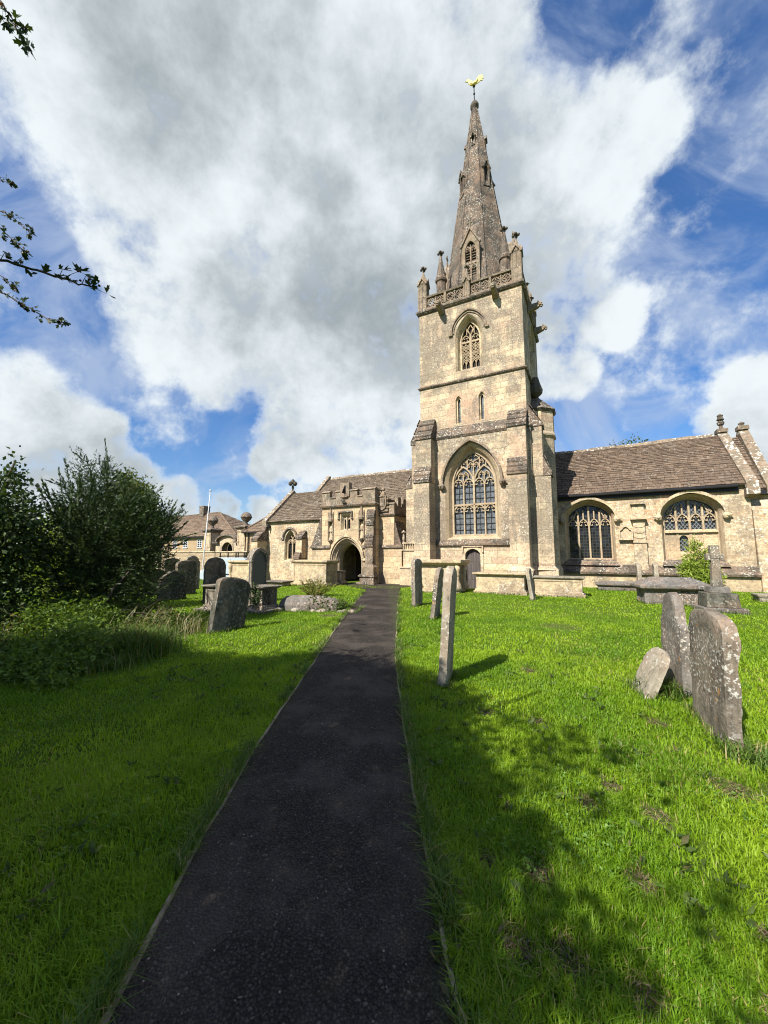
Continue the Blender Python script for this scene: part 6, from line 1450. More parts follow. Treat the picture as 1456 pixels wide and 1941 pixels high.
# yew and its companions on the left (blobs are relative to the thing's own foot)
YW = empty('yew_tree', (-6.2, 8.6, 0)); tag(YW, 'dark spiky yew tree standing left of the gravestones', 'tree')
yb = [(-0.2, 0, 1.9, 0.85, 0.9, 0.9), (-0.70, 0.1, 2.45, 0.34, 0.4, 0.6), (-0.72, 0.1, 3.05, 0.20, 0.25, 0.5), (-0.73, 0.1, 3.5, 0.08, 0.1, 0.35), (-0.22, 0.0, 2.6, 0.34, 0.35, 0.6), (-0.20, 0.0, 3.15, 0.18, 0.22, 0.45), (-0.18, 0, 3.5, 0.08, 0.1, 0.3), (0.55, 0, 2.6, 0.2, 0.25, 0.4), (0.70, 0.1, 1.95, 0.55, 0.7, 0.6), (0.65, 0, 1.25, 0.75, 0.8, 0.75), (-0.85, -0.1, 1.2, 0.75, 0.8, 0.75), (0.05, -0.3, 0.8, 0.9, 0.8, 0.6), (1.05, 0.1, 2.15, 0.25, 0.4, 0.3)]
wood('trunk', YW, [([(0.1, 0, -0.1), (0.0, 0.05, 0.7), (-0.25, 0.1, 1.6), (-0.5, 0.1, 2.9)], 0.13, 0.03), ([(0.2, -0.1, -0.1), (0.35, -0.1, 0.8), (0.75, 0, 1.7), (0.95, 0.1, 2.4)], 0.10, 0.02), ([(0.0, -0.2, 0), (-0.5, -0.3, 0.8), (-1.1, -0.2, 1.5)], 0.08, 0.02),
   ([(0.02, 0.05, 0.7), (0.2, -0.3, 1.4), (0.1, -0.2, 2.6)], 0.07, 0.02), ([(0.3, -0.6, 0.2), (0.75, -0.7, 1.0), (1.0, -0.4, 1.5)], 0.035, 0.01), ([(-0.2, -0.7, 0.1), (-0.65, -0.8, 0.8)], 0.03, 0.01), ([(0.1, -0.75, 0.1), (0.5, -0.85, 0.9)], 0.025, 0.008)])
yo = sprays('crown', YW, yb, 4200, 16, 0.30, 0.070, M['yew'], up=0.6)
top_ = [(-0.72, 0.1, 3.0, 0.14, 0.2, 0.55), (-0.20, 0.0, 3.05, 0.14, 0.2, 0.5), (0.55, 0, 2.6, 0.15, 0.2, 0.35), (0.75, 0.1, 2.1, 0.45, 0.5, 0.45), (1.05, 0.0, 1.9, 0.3, 0.6, 0.5), (-1.0, 0.0, 2.3, 0.25, 0.4, 0.5), (0.0, -0.5, 1.9, 0.9, 0.6, 0.9)]
sprays('leading_shoots', YW, top_, 210, 110, 0.62, 0.085, M['yew'], up=1.0, shell=0.75, flat=0.14)
HT = empty('bushy_tree', (-7.85, 11.6, 0)); tag(HT, 'grey green bushy tree rising behind the yew on its right', 'tree')
wood('trunk', HT, [([(0, 0, -0.1), (0.05, 0, 1.2), (0.1, 0, 3.4)], 0.12, 0.03)])
broad('crown', HT, [(0.15, 0, 3.0, 0.75, 0.8, 0.85), (0.0, 0, 2.0, 1.0, 1.0, 1.0), (0.6, 0.1, 2.6, 0.5, 0.6, 0.55), (-0.05, 0, 3.7, 0.4, 0.4, 0.45), (0.35, 0, 3.4, 0.3, 0.3, 0.4), (0, 0, 0.9, 0.9, 0.9, 0.8)], 2300, 9, 0.085, M['leaf_mid'], 0.11)
LT = empty('leafy_tree', (-7.2, 7.0, 0)); tag(LT, 'dark leafy tree cut off by the left edge of the view', 'tree')
wood('trunk', LT, [([(-0.2, 0, -0.1), (-0.1, 0, 1.0), (0.1, 0, 2.6), (0.35, 0, 3.4)], 0.12, 0.015), ([(-0.1, 0, 1.0), (0.5, -0.1, 2.0), (0.75, 0, 2.4)], 0.05, 0.01)])
broad('crown', LT, [(-0.1, 0, 2.35, 0.95, 0.8, 0.75), (-0.5, 0, 1.5, 1.1, 0.9, 0.8), (0.25, 0, 2.1, 0.6, 0.6, 0.6), (0.33, 0, 3.15, 0.13, 0.14, 0.34), (-0.2, -0.1, 0.8, 1.1, 0.8, 0.6), (-0.9, 0, 2.4, 0.8, 0.8, 0.7)], 2300, 8, 0.085, M['leaf_dark'], 0.10)
BS = empty('bright_shrub', (-9.6, 11.6, 0)); tag(BS, 'sunlit yellow green shrub glimpsed between the dark trees', 'shrub')
wood('trunk', BS, [([(0, 0, -0.1), (0, 0, 1.5), (0.1, 0, 2.6)], 0.06, 0.02)])
broad('crown', BS, [(0, 0, 1.9, 1.1, 0.9, 1.0), (0.4, 0, 1.2, 1.2, 0.9, 0.9), (-0.9, 0, 1.6, 1.2, 0.9, 1.0), (1.1, 0, 2.1, 0.6, 0.6, 0.7)], 1300, 8, 0.10, M['leaf_bright'], 0.12)
# tree tops seen beyond the roofs
FT = empty('distant_tree', (27.2, 41.0, 0)); tag(FT, 'rounded tree top peeping over the ridge of the right hand roof', 'tree', 'trees beyond the church')
wood('trunk', FT, [([(0, 0, -0.1), (0, 0, 6), (0, 0, 11)], 0.35, 0.1)])
broad('crown', FT, [(0, 0, 11.2, 3.0, 2.5, 2.4), (0.8, 0, 9.5, 4, 3, 3)], 1500, 16, 0.26, M['leaf_mid'], 0.4)
x, y = cw(-33.5, 24); FT2 = empty('distant_tree', (x, y, 0)); tag(FT2, 'dark conifer top peeping between house roof and right gate pier', 'tree', 'trees beyond the church')
wood('trunk', FT2, [([(0, 0, -0.1), (0, 0, 4), (0, 0, 7)], 0.3, 0.05)])
sprays('crown', FT2, [(0, 0, 5.0, 1.4, 1.4, 2.0), (-0.6, 0, 6.2, 0.5, 0.6, 0.9), (0.8, 0, 5.9, 0.5, 0.6, 0.8)], 700, 10, 0.6, 0.3, M['yew'], up=0.9)

# fern, sapling, ivy
FN = empty('fern', (-2.72, 15.3, gz(-2.72, 15.3))); tag(FN, 'clump of bronzed fern fronds in front of the porch tomb', 'fern')
pp = []; dd = []
for i in range(46):
    a = random.uniform(0, 2*math.pi); el = random.uniform(0.55, 1.35); L = random.uniform(0.55, 0.95)
    base = np.array([0.28*math.cos(a)*random.random(), 0.28*math.sin(a)*random.random(), 0.0])
    for k in range(22):
        t = k/21; r_ = L*math.cos(el)*t*1.1; z = L*math.sin(el)*t - 0.22*t*t*L
        c_ = base + np.array([r_*math.cos(a), r_*math.sin(a), z])
        for sg in (-1, 1):
            pp.append(c_); dd.append([0.5*math.cos(a) - sg*math.sin(a), 0.5*math.sin(a) + sg*math.cos(a), 0.25])
leaves('fronds', np.array(pp), np.array(dd), 0.10, 0.28, M['fern'], FN)
x, y = cw(12.05, 2.75); SP = empty('elder_sapling', (x, y, gz(x, y))); SP.scale = (0.82, 0.82, 0.94); tag(SP, 'fresh green sapling growing before the right nave window', 'sapling')
wood('stems', SP, [([(0, 0, -0.1), (0.02, 0, 1.0), (-0.1, 0, 2.5)], 0.03, 0.008), ([(0, 0, 0), (0.3, 0, 0.8), (0.45, 0, 1.9)], 0.02, 0.006), ([(0, 0, 0), (-0.4, 0, 0.8), (-0.6, 0, 1.4)], 0.02, 0.006), ([(0, 0, 0), (0.6, 0, 0.6), (0.95, 0, 0.9)], 0.02, 0.006)])
broad('foliage', SP, [(-0.1, 0, 1.15, 0.75, 0.5, 0.65), (-0.12, 0, 2.1, 0.28, 0.28, 0.5), (0.42, 0, 1.65, 0.3, 0.3, 0.4), (-0.55, 0, 1.1, 0.45, 0.4, 0.4), (0.7, 0, 0.7, 0.55, 0.4, 0.45), (0, 0, 0.55, 0.8, 0.45, 0.4)], 520, 7, 0.17, M['leaf_bright'], 0.09, width=0.36, shell=0.3)
iv = broad('ivy', IVY_AT, [(0.06, -0.36, 0.5, 0.2, 0.05, 0.28), (0.1, -0.36, 0.35, 0.14, 0.05, 0.2)], 40, 7, 0.06, M['leaf_dark'], 0.05, width=0.9)
IP = empty('ivy_clump', (-1.55, 11.75, gz(-1.55, 11.75))); tag(IP, 'trailing ivy and weeds over edging stones at the path end of the coped tomb', 'ivy')
broad('leaves', IP, [(0, 0, 0.12, 0.45, 0.35, 0.16), (-0.4, 0.1, 0.16, 0.4, 0.3, 0.18), (0.35, 0.2, 0.1, 0.3, 0.2, 0.12)], 170, 7, 0.065, M['leaf_mid'], 0.06, width=0.85)

M['nettle'] = leaf_mat('nettle leaves', (0.06, 0.12, 0.015), (0.16, 0.24, 0.035), trans=0.35)
# undergrowth at the foot of the trees: brambles, nettles, long grass
NU = 2600
ux = rng.uniform(-8.2, -3.3, NU*3); uy = rng.uniform(4.6, 8.7, NU*3)
edge = 0.30*np.sin(ux*2.3+1) + 0.25*np.sin(uy*3.1)
keep = ((ux + 3.75 + 0.1*(uy-5)) < edge*0.6) & ((uy - (4.95 - (ux+4.0)*0.12)) > edge*0.5)
nzu = 0.5 + 0.5*np.sin(ux*3.3 + 1.9*np.sin(uy*2.1))*np.sin(uy*3.9 + 1.3*np.sin(ux*2.7))
hh = np.clip(np.minimum(-(ux+3.5)*0.36, (uy-4.8)*0.34), 0.05, 0.62)*(0.30 + 0.95*nzu)
cx_, cy_, ch_, cn_ = ux[keep], uy[keep], hh[keep], nzu[keep]
c = np.stack([cx_, cy_, ch_*rng.random(len(cx_))**0.7 + 0.02], 1)
for nm_, mat_, sel, sz, wd in (('undergrowth', 'bramble', (np.sin(cx_*1.7+cy_*1.1) > -0.25), 0.048, 0.55), ('nettles', 'nettle', (np.sin(cx_*1.7+cy_*1.1) <= -0.15), 0.062, 0.42)):
    cc = c[sel]; pos = np.repeat(cc, 15, 0) + rng.normal(size=(len(cc)*15, 3))*np.array([0.09, 0.09, 0.08]); pos[:, 2] = np.abs(pos[:, 2])
    dirs = rng.normal(size=(len(pos), 3))*np.array([1, 1, 0.6]) + np.array([0.1, -0.2, 0.35])
    tag(leaves(nm_, pos, dirs, sz, wd, M[mat_], jit=0.6), kind='stuff')
mb = MB()
for i in range(70):
    x = random.uniform(-6.9, -4.2); y = random.uniform(6.2, 8.2); a = random.uniform(0, 6.28); L = random.uniform(0.5, 1.1)
    mb.tube([(x, y, 0), (x+0.25*L*math.cos(a), y+0.25*L*math.sin(a)-0.1, 0.55*L), (x+0.6*L*math.cos(a), y+0.6*L*math.sin(a)-0.2, 0.8*L*random.uniform(0.6, 1))], [0.008, 0.006, 0.003], 4)
tag(mb.build('bramble_stems', M['bark'], smooth=True), kind='stuff')

# blades: curved strips of two faces
def blades(name, base, h, w, mat, bend=0.5, parent=None, rnd=None, flop=0.25):
    N = len(base); a = rng.random(N)*2*np.pi; lean = np.abs(rng.normal(size=N))*flop
    s = np.stack([np.cos(a), np.sin(a), np.zeros(N)], 1); f_ = np.stack([-np.sin(a), np.cos(a), np.zeros(N)], 1)
    up = np.array([0, 0, 1.0])
    h = h[:, None]; w = w[:, None]; ln = lean[:, None]; bd = (bend*rng.random(N))[:, None]
    m = base + up*h*0.55 + f_*h*ln*0.45
    t = base + up*h*(1 - 0.35*bd) + f_*h*(ln + bd*0.75)
    v = np.stack([base - s*w/2, base + s*w/2, m + s*w*0.42, m - s*w*0.42, t], 1).reshape(-1, 3)
    i = np.arange(N)*5
    q = np.stack([i, i+1, i+2, i+3], 1); tr = np.stack([i+3, i+2, i+4], 1)
    r = rng.random(N) if rnd is None else rnd
    return np_mesh(name, v, q, tr, mat, rnd=np.concatenate([r, r]), parent=parent)
def tussock(x, y, rad, h, n, label, mat='long_grass', bend=1.0, flop=0.45, name='grass_tussock', group='long grass tussocks'):
    e = empty(name, (x, y, gz(x, y))); tag(e, label, 'long grass', group)
    b = np.stack([rng.normal(size=n)*rad*0.5, rng.normal(size=n)*rad*0.5, np.zeros(n)], 1)
    blades('blades', b, h*(0.55+0.6*rng.random(n)), 0.009 + 0.005*rng.random(n), M[mat], bend, e, flop=flop)
    return e
tussock(-4.15, 6.5, 0.55, 0.46, 2600, 'big arching tussock of uncut grass at the edge of the undergrowth')
tussock(-4.75, 6.1, 0.5, 0.36, 1600, 'lower grass tussock left of the big arching one')
tussock(-4.0, 5.75, 0.4, 0.24, 900, 'small dark grass tussock at the border of the mown lawn')
tussock(-4.3, 7.5, 0.6, 0.75, 90, 'tall pale seeding grass stems beyond the tussocks', 'seed_grass', 0.8, 0.3, 'seeding_grass')
tussock(-3.95, 8.2, 0.35, 0.5, 45, 'a few bent straw coloured stems by the leaning gravestone', 'seed_grass', 1.0, 0.6, 'seeding_grass')
tussock(3.30, 4.75, 0.22, 0.24, 420, 'tuft of dark uncut grass between the small leaning stone and the mauve one', bend=1.0)
tussock(3.0, 3.30, 0.22, 0.15, 350, 'tuft of uncut grass at the foot of the big lichened gravestone', bend=1.0)

# ------------------------------------------------------------------ the tree overhead, behind and left of the camera
HW = empty('hawthorn_tree', (-5.4, -1.6, 0)); tag(HW, 'hawthorn tree whose leafy twigs hang into the left edge of the view', 'tree')
HB_ = np.array([-5.4, -1.6, 0.0])
TW_ = [  # twigs that reach into view (world metres), leaf length
 ([(-5.2,0.2,3.9),(-4.4,1.4,4.15),(-3.63,2.06,3.91),(-3.09,2.09,3.69),(-2.65,2.11,3.52),(-2.3,2.12,3.4),(-2.11,2.13,3.35),(-1.95,2.13,3.3),(-1.83,2.14,3.26),(-1.74,2.14,3.24)], 0.020, 0.046, 46),
 ([(-6.3,2.2,6.3),(-6.1,4.47,6.77),(-5.42,4.52,6.29),(-5.0,4.54,6.1),(-4.8,4.55,5.99),(-4.59,4.57,5.8)], 0.018, 0.05, 60),
 ([(-5.9,2.2,5.6),(-5.61,4.14,6.05),(-4.98,4.18,5.73),(-4.6,4.2,5.53),(-4.44,4.22,5.39),(-4.31,4.23,5.26)], 0.018, 0.05, 60),
 ([(-5.3,1.6,4.6),(-4.84,3.46,4.92),(-4.27,3.51,4.48),(-3.8,3.54,4.24),(-3.54,3.55,4.09),(-3.36,3.57,3.99),(-3.22,3.57,3.92)], 0.018, 0.05, 60),
 ([(-4.9,0.6,6.4),(-4.2,2.96,7.64),(-3.81,3.02,7.1),(-3.56,3.06,6.76),(-3.46,3.08,6.59),(-3.37,3.1,6.38)], 0.018, 0.065, 75),
 ([(-6.6,2.6,6.8),(-6.41,4.89,7.51),(-5.81,4.93,7.13),(-5.5,4.94,7.0),(-5.31,4.95,6.89)], 0.018, 0.05, 40),
 ([(-6.2,2.6,5.4),(-6.2,4.75,6.05),(-5.56,4.8,5.56),(-5.2,4.82,5.41),(-4.99,4.84,5.22)], 0.018, 0.05, 45)]
paths = [([(0, 0, -0.2), (0.1, 0.1, 1.0), (0.0, 0.3, 2.3)], 0.28, 0.20)]
for (tx, ty, tz) in ((1.5, 1.6, 4.6), (-1.6, 1.8, 5.2), (2.6, 0.2, 4.8), (0.3, -2.2, 5.0), (-2.4, -0.8, 4.6), (0.2, 2.1, 4.0), (1.0, 0.8, 6.8), (-0.9, 3.6, 5.4), (3.3, 2.0, 5.6)):
    paths.append(([(0, 0.2, 2.0), (tx*0.4, ty*0.4, 2.4 + (tz-2.4)*0.5), (tx, ty, tz)], 0.10, 0.025))
mb = MB()
wood('trunk', HW, paths)
def lobed(name, pos, dirs, size, parent, mat):
    """hawthorn leaf: wedge with three lobes, six triangles"""
    N = len(pos); d = unit(dirs); r = unit(np.cross(d, rng.normal(size=(N, 3)))); n = np.cross(d, r)
    S_ = size*(0.7+0.6*rng.random(N))[:, None]
    sh = [(0, 0), (0.30, 0.34), (0.52, 0.66), (0.22, 0.58), (0.20, 1.0), (0, 0.92), (-0.20, 1.0), (-0.22, 0.58), (-0.52, 0.66), (-0.30, 0.34)]
    v = np.stack([pos + d*S_*b + r*S_*a*0.95 + n*S_*abs(a)*0.25 for a, b in sh], 1).reshape(-1, 3)
    i = np.arange(N)*10
    fan = [(0, 1, 2), (0, 2, 3), (0, 3, 4), (0, 4, 5), (0, 5, 6), (0, 6, 7), (0, 7, 8), (0, 8, 9)]
    tris = np.concatenate([np.stack([i+a, i+b, i+c], 1) for a, b, c in fan], 1).reshape(-1, 3)
    return np_mesh(name, v, np.zeros((0, 4), int), tris, mat, rnd=np.repeat(rng.random(N), 8), parent=parent)
tp = []; ld = {}
for pts, r0, ls, nl in TW_:
    p = [Vector(q) - Vector(HB_) for q in pts]
    mb = MB(); m = []
    for i in range(len(p)-1):
        for k in range(4): m.append(p[i].lerp(p[i+1], k/4) + Vector((random.uniform(-1, 1), random.uniform(-1, 1), random.uniform(-1, 1)))*0.008)
    m.append(p[-1]); nn = len(m)
    tw = None
    mb.tube(m, [r0*(1-0.88*(i/(nn-1))**0.5) + 0.0012 for i in range(nn)], 6)
    side = []
    for i in range(int(nn*0.45), nn-1):
        if random.random() < 0.8:
            a = m[i]; dirn = (m[i+1]-m[i]).normalized(); off = Vector((random.uniform(-1, 1), random.uniform(-1, 1), random.uniform(-0.5, 1))).normalized()
            b = a + (dirn*0.6 + off*0.7)*random.uniform(1.2, 2.6)*ls; side.append((a, b)); mb.tube([a, a.lerp(b, 0.5) + Vector((0, 0, 0.003)), b], [0.0022, 0.0018, 0.001], 4)
    tw = mb.build('twig', M['bark'], HW, smooth=True)
    P_, D_ = [], []
    ends = [b for a, b in side] + [m[-1]]*3
    for i in range(nl):
        if random.random() < 0.75: c = random.choice(ends)
        else: c = m[random.randint(int(nn*0.4), nn-1)]
        P_.append(np.array(c) + rng.normal(size=3)*0.006); D_.append(np.array((m[-1]-m[-6]).normalized())*0.7 + rng.normal(size=3)*0.65 + np.array([0, 0, 0.15]))
    lobed('leaf_spray', np.array(P_), np.array(D_), ls, tw, M['leaf_haw'])
    mb = MB()
    for i in range(5 if ls < 0.06 else 3):
        c = random.choice(ends); e_ = c + Vector((random.uniform(-1, 1), random.uniform(-1, 1), random.uniform(-.3, 1))).normalized()*0.04
        mb.tube([c, e_], [0.001, 0.001], 4); mb.lathe([(0.001, -0.007), (0.006, -0.004), (0.0075, 0), (0.006, 0.005), (0.002, 0.007)], e_, 7)
    mb.build('berries', M['berry'], tw, smooth=True)
# unseen crown, laid out from the shade it throws, extended rearward to dim skylight
SHD = [(-4.9,6.6),(-3.4,6.7),(-2.2,6.2),(-1.1,6.6),(-0.2,6.1),(0.5,5.6),(0.95,5.0),(1.4,4.4),(1.4,3.7),(1.5,3.0),(1.5,2.5),(1.4,2.0),(1.2,1.4),(1.0,0.4),(0.9,-2),(0.8,-7),(-2,-8.5),(-7,-7),(-9.5,-2),(-8.5,3),(-6.5,5.5)]
def inside(px, py, poly):
    r = np.zeros(len(px), bool); n = len(poly)
    for i in range(n):
        x0, y0 = poly[i]; x1, y1 = poly[(i+1) % n]
        c = ((y0 > py) != (y1 > py)) & (px < (x1-x0)*(py-y0)/(y1-y0+1e-12) + x0); r ^= c
    return r
n_ = 84000
gx = rng.uniform(-10, 2.6, n_); gy = rng.uniform(-8.5, 7.2, n_)
jx = gx + rng.normal(size=n_)*0.16; jy = gy + rng.normal(size=n_)*0.16
thin = np.clip((gx - 0.32 + 0.10*(3.6-gy))/0.9, 0, 1)            # broken up into separate sprays towards the right-hand rim
clump = 0.5 + 0.5*np.sin(gx*7.1 + 2.3*np.sin(gy*3.3))*np.sin(gy*6.3 + 1.7*np.sin(gx*4.1))
ok = inside(jx, jy, SHD) & ((clump > thin*0.80) | (thin < 0.05)) & (rng.random(n_) > thin*0.35)
ok |= (gx > 0.9) & (gx < 2.3) & (gy > 1.2) & (gy < 4.0) & (gx < 2.5 - 0.18*gy) & (clump > 0.80) & (rng.random(n_) < 0.22)
gx, gy = gx[ok], gy[ok]
k_ = math.cos(SUN_EL)/math.sin(SUN_EL)
hgt = 3.0 + 5.0*rng.random(len(gx))
def vis(p):
    y = p[:, 1]*math.cos(R(6.3)) + (p[:, 2]-CAM_H)*math.sin(R(6.3)); up = -p[:, 1]*math.sin(R(6.3)) + (p[:, 2]-CAM_H)*math.cos(R(6.3))
    return (y > 0.02) & (np.abs(p[:, 0]) < 1.12*y) & (np.abs(up) < 1.45*y)
cl = np.stack([gx - SX*k_*hgt, gy - SY*k_*hgt, hgt], 1)
cl = cl[~vis(cl) & (np.linalg.norm(cl - np.array([0, 0, 1.6]), axis=1) > 1.6)]
per = 7
pos = np.repeat(cl, per, 0) + rng.normal(size=(len(cl)*per, 3))*0.10
dirs = rng.normal(size=(len(pos), 3)) + np.array([0, 0, -0.3])
ok = ~vis(pos)
leaves('crown', pos[ok] - HB_, dirs[ok], 0.085, 0.75, M['leaf_haw'], HW)

# ------------------------------------------------------------------ lawn
M['clover'] = leaf_mat('clover leaves', (0.08, 0.17, 0.02), (0.15, 0.26, 0.04), trans=0.3)
KEEP_OUT = []           # footprints in world metres that stay free of grass: (cx, cy, angle, half length, half width)
for o in bpy.data.objects:
    if o.parent is None and o.get('category') in ('tomb', 'gravestone', 'cross'):
        pts = []
        for m_ in ([o] if o.type == 'MESH' else [c for c in o.children if c.type == 'MESH']):
            co = np.empty(len(m_.data.vertices)*3, np.float32); m_.data.vertices.foreach_get('co', co); pts.append(co.reshape(-1, 3))
        pts = np.concatenate(pts); low = pts[pts[:, 2] < 0.12]
        if len(low) == 0: continue
        KEEP_OUT.append((o.location.x, o.location.y, o.rotation_euler.z, low[:, 0].min(), low[:, 0].max(), low[:, 1].min(), low[:, 1].max()))
def free_of_things(x, y):
    ok = np.ones(len(x), bool)
    l = np.interp(y, [p[1] for p in PL], [p[0] for p in PL]); r = np.interp(y, [p[1] for p in PR], [p[0] for p in PR])
    ok &= ~((x > l - 0.012) & (x < r + 0.012) & (y < 18.9))
    u = (x-OX)*UX + (y-OY)*UY; v = (x-OX)*VX + (y-OY)*VY
    ok &= ~((u > -1.25) & (u < 6.6) & (v > -0.35)) & ~((u > -7.4) & (u <= -1.25) & (v > -0.15)) & ~((u <= -7.4) & (v > 0.9) & (u > -12.6)) & ~((u >= 6.6) & (v > 3.75)) & (v < 4.5)
    ok &= ~((u > -4.5) & (u < -0.3) & (v > -1.25))
    for (cx_, cy_, a, x0, x1, y0, y1) in KEEP_OUT:
        dx, dy = x - cx_, y - cy_; c, s_ = math.cos(-a), math.sin(-a)
        p = dx*c - dy*s_; q = dx*s_ + dy*c
        ok &= ~((p > x0) & (p < x1) & (q > y0) & (q < y1))
    return ok
def smooth_noise(x, y, f, seed):
    """cheap value noise"""
    r_ = np.random.default_rng(seed); T = r_.random((64, 64))
    xf, yf = x*f, y*f; xi, yi = np.floor(xf).astype(int), np.floor(yf).astype(int); tx, ty = xf - xi, yf - yi
    tx = tx*tx*(3-2*tx); ty = ty*ty*(3-2*ty)
    g = lambda a, b: T[a % 64, b % 64]
    return (g(xi, yi)*(1-tx) + g(xi+1, yi)*tx)*(1-ty) + (g(xi, yi+1)*(1-tx) + g(xi+1, yi+1)*tx)*ty
# bare, scratched-up spots in the turf (x, y, radius)
SCARS = [(1.72,2.62,0.11),(1.35,2.75,0.09),(1.62,2.93,0.10),(0.55,2.25,0.07),(0.80,2.18,0.09),(1.30,2.12,0.09),(0.55,1.80,0.10),(0.75,1.76,0.10),(0.98,1.62,0.08),(1.85,1.98,0.07),(2.75,2.75,0.20),(2.45,2.90,0.16),(3.05,2.75,0.12),
         (1.05,4.2,0.09),(1.5,4.0,0.09),(2.05,5.7,0.12),(2.7,4.0,0.12),(1.42,1.52,0.10),(1.9,1.75,0.06),(1.65,1.85,0.05),(-1.5,10.6,0.3),(4.0,9.0,0.5),(5.5,7.2,0.4)]
SCARS = [(a_, b_, c_*0.78) for a_, b_, c_ in SCARS]
dens = [(0.9, 2.6, 19000, 0.0042, 0.072), (2.6, 4.2, 9500, 0.0054, 0.068), (4.2, 7.0, 3800, 0.008, 0.066), (7.0, 12.0, 1100, 0.0125, 0.062), (12.0, 25.0, 330, 0.021, 0.062)]
BB, HH, WW, RR = [], [], [], []
for (d0, d1, n_, bw_, bh_) in dens:
    half = R(53); area = half*(d1*d1 - d0*d0); N = int(area*n_)
    rr = np.sqrt(rng.random(N)*(d1*d1-d0*d0) + d0*d0); th = (rng.random(N)*2-1)*half
    x, y = rr*np.sin(th), rr*np.cos(th)
    # tufty: thin out by fine noise
    nz = smooth_noise(x, y, 9.0, 3)*0.55 + smooth_noise(x, y, 2.3, 4)*0.45
    ok = rng.random(N) < 0.35 + 1.1*nz
    scar = np.zeros(N)
    for (sx, sy, sr) in SCARS:
        d = np.hypot((x-sx), (y-sy)*0.8) / sr * (0.75 + 0.5*smooth_noise(x, y, 14.0, 6)); scar = np.maximum(scar, np.clip(1.35 - d, 0, 1))
    ok &= rng.random(N) > np.minimum(0.86, scar*1.1)
    ok &= free_of_things(x, y)
    x, y, nz, scar = x[ok], y[ok], nz[ok], scar[ok]; N = len(x)
    big = smooth_noise(x, y, 0.7, 8)
    hgt_ = 0.68*bh_*(0.45 + 0.55*rng.random(N) + 0.55*nz)*(0.75+0.5*big)*(1 - 0.55*scar)
    tall = rng.random(N) < 0.022; hgt_ = np.where(tall, hgt_*1.7, hgt_)
    # blade tint: patches of yellower and deeper turf, a few dead blades in the scars
    tint = np.clip(-0.05 + 0.80*smooth_noise(x, y, 0.9, 11) + 0.45*(smooth_noise(x, y, 4.0, 12)-0.5)*1.3 + 0.40*(rng.random(N)-0.5) + 0.12, 0, 0.999)
    k53 = np.floor(tint*53)
    fr = np.where(rng.random(N) < 0.010 + 0.45*scar + 0.10*np.clip(smooth_noise(x, y, 0.9, 13)-0.62, 0, 1)*3, 0.95, 0.1 + 0.7*rng.random(N))
    RR.append(np.clip((k53 + fr)/53, 0, 1)); BB.append(np.stack([x, y, ground_z(x, y)], 1)); HH.append(hgt_); WW.append(bw_*(0.6+0.8*rng.random(N)))
BB, HH, WW, RR = map(np.concatenate, (BB, HH, WW, RR))
tag(blades('grass', BB, HH, WW, M['grass'], 0.9, None, RR, flop=0.42), kind='stuff')
# longer fringe along the path and round the stones
fx, fy = [], []
for e_, sg in ((PL, -1), (PR, 1)):
    yy = rng.uniform(1.0, 17.0, 5200)**1.0; yy = 1.0 + 16*(rng.random(5200)**1.8)
    xx = np.interp(yy, [p[1] for p in e_], [p[0] for p in e_]) + sg*(0.02 + np.abs(rng.normal(size=5200))*0.035)
    kk = smooth_noise(xx*0+sg, yy, 3.0, 15) > 0.38
    fx.append(xx[kk]); fy.append(yy[kk])
for (cx_, cy_, a, x0, x1, y0, y1) in KEEP_OUT:
    n_ = int(360*((x1-x0)+(y1-y0))*min(1, 8/math.hypot(cx_, cy_)) )
    t = rng.random(n_)*2*((x1-x0)+(y1-y0)); w_, h_ = x1-x0, y1-y0
    p = np.where(t < w_, x0+t, np.where(t < w_+h_, x1, np.where(t < 2*w_+h_, x1-(t-w_-h_), x0))); q = np.where(t < w_, y0, np.where(t < w_+h_, y0+(t-w_), np.where(t < 2*w_+h_, y1, y1-(t-2*w_-h_))))
    p = p + np.sign(p-(x0+x1)/2)*np.abs(rng.normal(size=n_))*0.025; q = q + np.sign(q-(y0+y1)/2)*np.abs(rng.normal(size=n_))*0.025
    c, s_ = math.cos(a), math.sin(a); fx.append(cx_ + p*c - q*s_); fy.append(cy_ + p*s_ + q*c)
fx = np.concatenate(fx); fy = np.concatenate(fy); dd = np.hypot(fx, fy)
tag(blades('fringe_grass', np.stack([fx, fy, ground_z(fx, fy)], 1), 0.06 + 0.09*rng.random(len(fx)), 0.004 + 0.0010*dd*rng.random(len(fx)), M['long_grass'], 1.0, flop=0.5), kind='stuff')
# broad-leaved weeds in the turf
wx = rng.uniform(-3.2, 2.9, 420); wy = 1.2 + 6*rng.random(420)**1.5
wk = free_of_things(wx, wy) & (smooth_noise(wx, wy, 1.1, 21) > 0.45); wx, wy = wx[wk], wy[wk]
ex = np.array([0.27]*26 + [0.24]*14); ey = np.concatenate([rng.normal(1.98, 0.12, 26), rng.uniform(1.4, 2.6, 14)]); wx = np.concatenate([wx, ex + np.abs(rng.normal(size=40))*0.03]); wy = np.concatenate([wy, ey])
pos = np.repeat(np.stack([wx, wy, ground_z(wx, wy) + 0.02], 1), 6, 0) + rng.normal(size=(len(wx)*6, 3))*np.array([0.012, 0.012, 0.004])
leaves('lawn_weeds', pos, rng.normal(size=(len(pos), 3))*np.array([1, 1, 0.25]) + np.array([0, 0, 0.45]), 0.060, 0.42, M['leaf_mid'])
tag(bpy.data.objects['lawn_weeds'], kind='stuff')
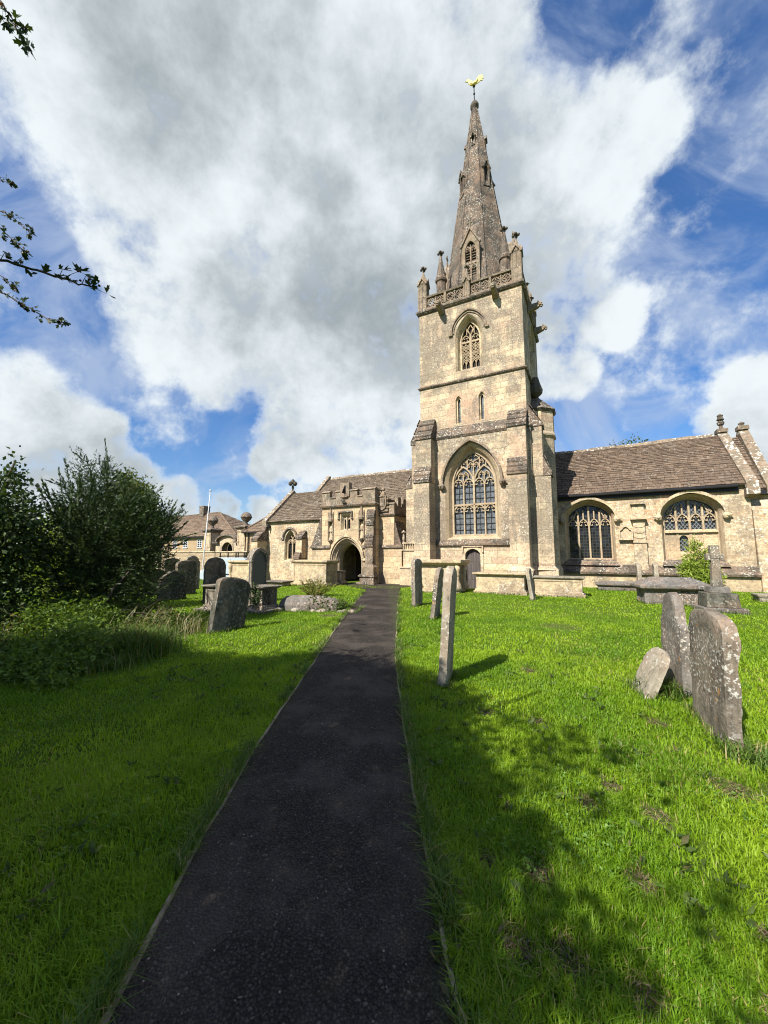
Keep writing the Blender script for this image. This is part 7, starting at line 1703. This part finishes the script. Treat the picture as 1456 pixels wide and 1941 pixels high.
# clover mats in the turf
qx = rng.uniform(-4.5, 4.5, 26000); qy = 1.1 + 8*rng.random(26000)**1.4
qk = free_of_things(qx, qy) & (smooth_noise(qx, qy, 1.7, 31)*0.7 + smooth_noise(qx, qy, 6.0, 32)*0.3 > 0.63); qx, qy = qx[qk], qy[qk]
pos = np.repeat(np.stack([qx, qy, ground_z(qx, qy) + 0.028 + 0.018*rng.random(len(qx))], 1), 3, 0)
leaves('clover', pos, rng.normal(size=(len(pos), 3))*np.array([1, 1, 0.2]) + np.array([0, 0, 0.1]), 0.017, 0.85, M['clover'])
tag(bpy.data.objects['clover'], kind='stuff')
# crumbs of earth and dead thatch in the bare spots
mb = MB()
for (sx, sy, sr) in SCARS:
    for i in range(int(60*min(1.6, sr/0.1))):
        a = random.uniform(0, 6.28); q = sr*math.sqrt(random.random())*0.8; x, y = sx + q*math.cos(a), sy + q*math.sin(a)*1.2; r_ = random.uniform(0.002, 0.006)
        mb.lathe([(r_*0.5, -r_), (r_, 0), (r_*0.6, r_*0.8), (0.001, r_)], (x, y, gz(x, y) + r_*0.8 + 0.012*random.random()), 5, random.random())
tag(mb.build('earth_crumbs', plain_mat('crumbly earth', (0.075, 0.053, 0.034), 0.95, var=0.6, scale=40), weld=False), kind='stuff')
# dead thatch lying in them
tp_, td_ = [], []
for (sx, sy, sr) in SCARS:
    n_ = int(190*min(2.5, (sr/0.1)**1.5)); a = rng.random(n_)*6.283; q = sr*np.sqrt(rng.random(n_))*1.05
    x, y = sx + q*np.cos(a), sy + q*np.sin(a)*1.2
    tp_.append(np.stack([x, y, ground_z(x, y) + 0.006 + 0.022*rng.random(n_)], 1)); td_.append(rng.normal(size=(n_, 3))*np.array([1, 1, 0.3]))
tag(leaves('dead_thatch', np.concatenate(tp_), np.concatenate(td_), 0.036, 0.10, leaf_mat('dead thatch', (0.07, 0.055, 0.032), (0.23, 0.185, 0.10), trans=0.1), jit=0.6), kind='stuff')
# litter on the path: bits of dead leaf and dry grass, pale chips
n_ = 620
ly = 1.2 + 13*rng.random(n_)**1.7; tt = rng.random(n_); tt = np.where(rng.random(n_) < 0.45, np.where(rng.random(n_) < .5, tt*0.12, 1-tt*0.16), tt)
lx = np.interp(ly, [p[1] for p in PL], [p[0] for p in PL])*(1-tt) + np.interp(ly, [p[1] for p in PR], [p[0] for p in PR])*tt
pos = np.stack([lx, ly, np.full(n_, 0.031)], 1)
leaves('path_litter', pos, rng.normal(size=(n_, 3))*np.array([1, 1, 0.08]) + np.array([0, 0, 0.04]), 0.017, 0.3, leaf_mat('dead leaf bits', (0.055, 0.042, 0.028), (0.16, 0.125, 0.085), trans=0.05), jit=0.8)
tag(bpy.data.objects['path_litter'], kind='stuff')
mb = MB()
for i in range(240):
    y = 1.2 + 9*random.random()**1.6; t = random.random(); x = float(np.interp(y, [p[1] for p in PL], [p[0] for p in PL])*(1-t) + np.interp(y, [p[1] for p in PR], [p[0] for p in PR])*t); r_ = random.uniform(0.002, 0.0055)
    mb.lathe([(r_*0.6, 0), (r_, r_*0.5), (r_*0.5, r_)], (x, y, 0.028), 5, random.random())
tag(mb.build('path_chips', M['grave_pale'], weld=False), kind='stuff')
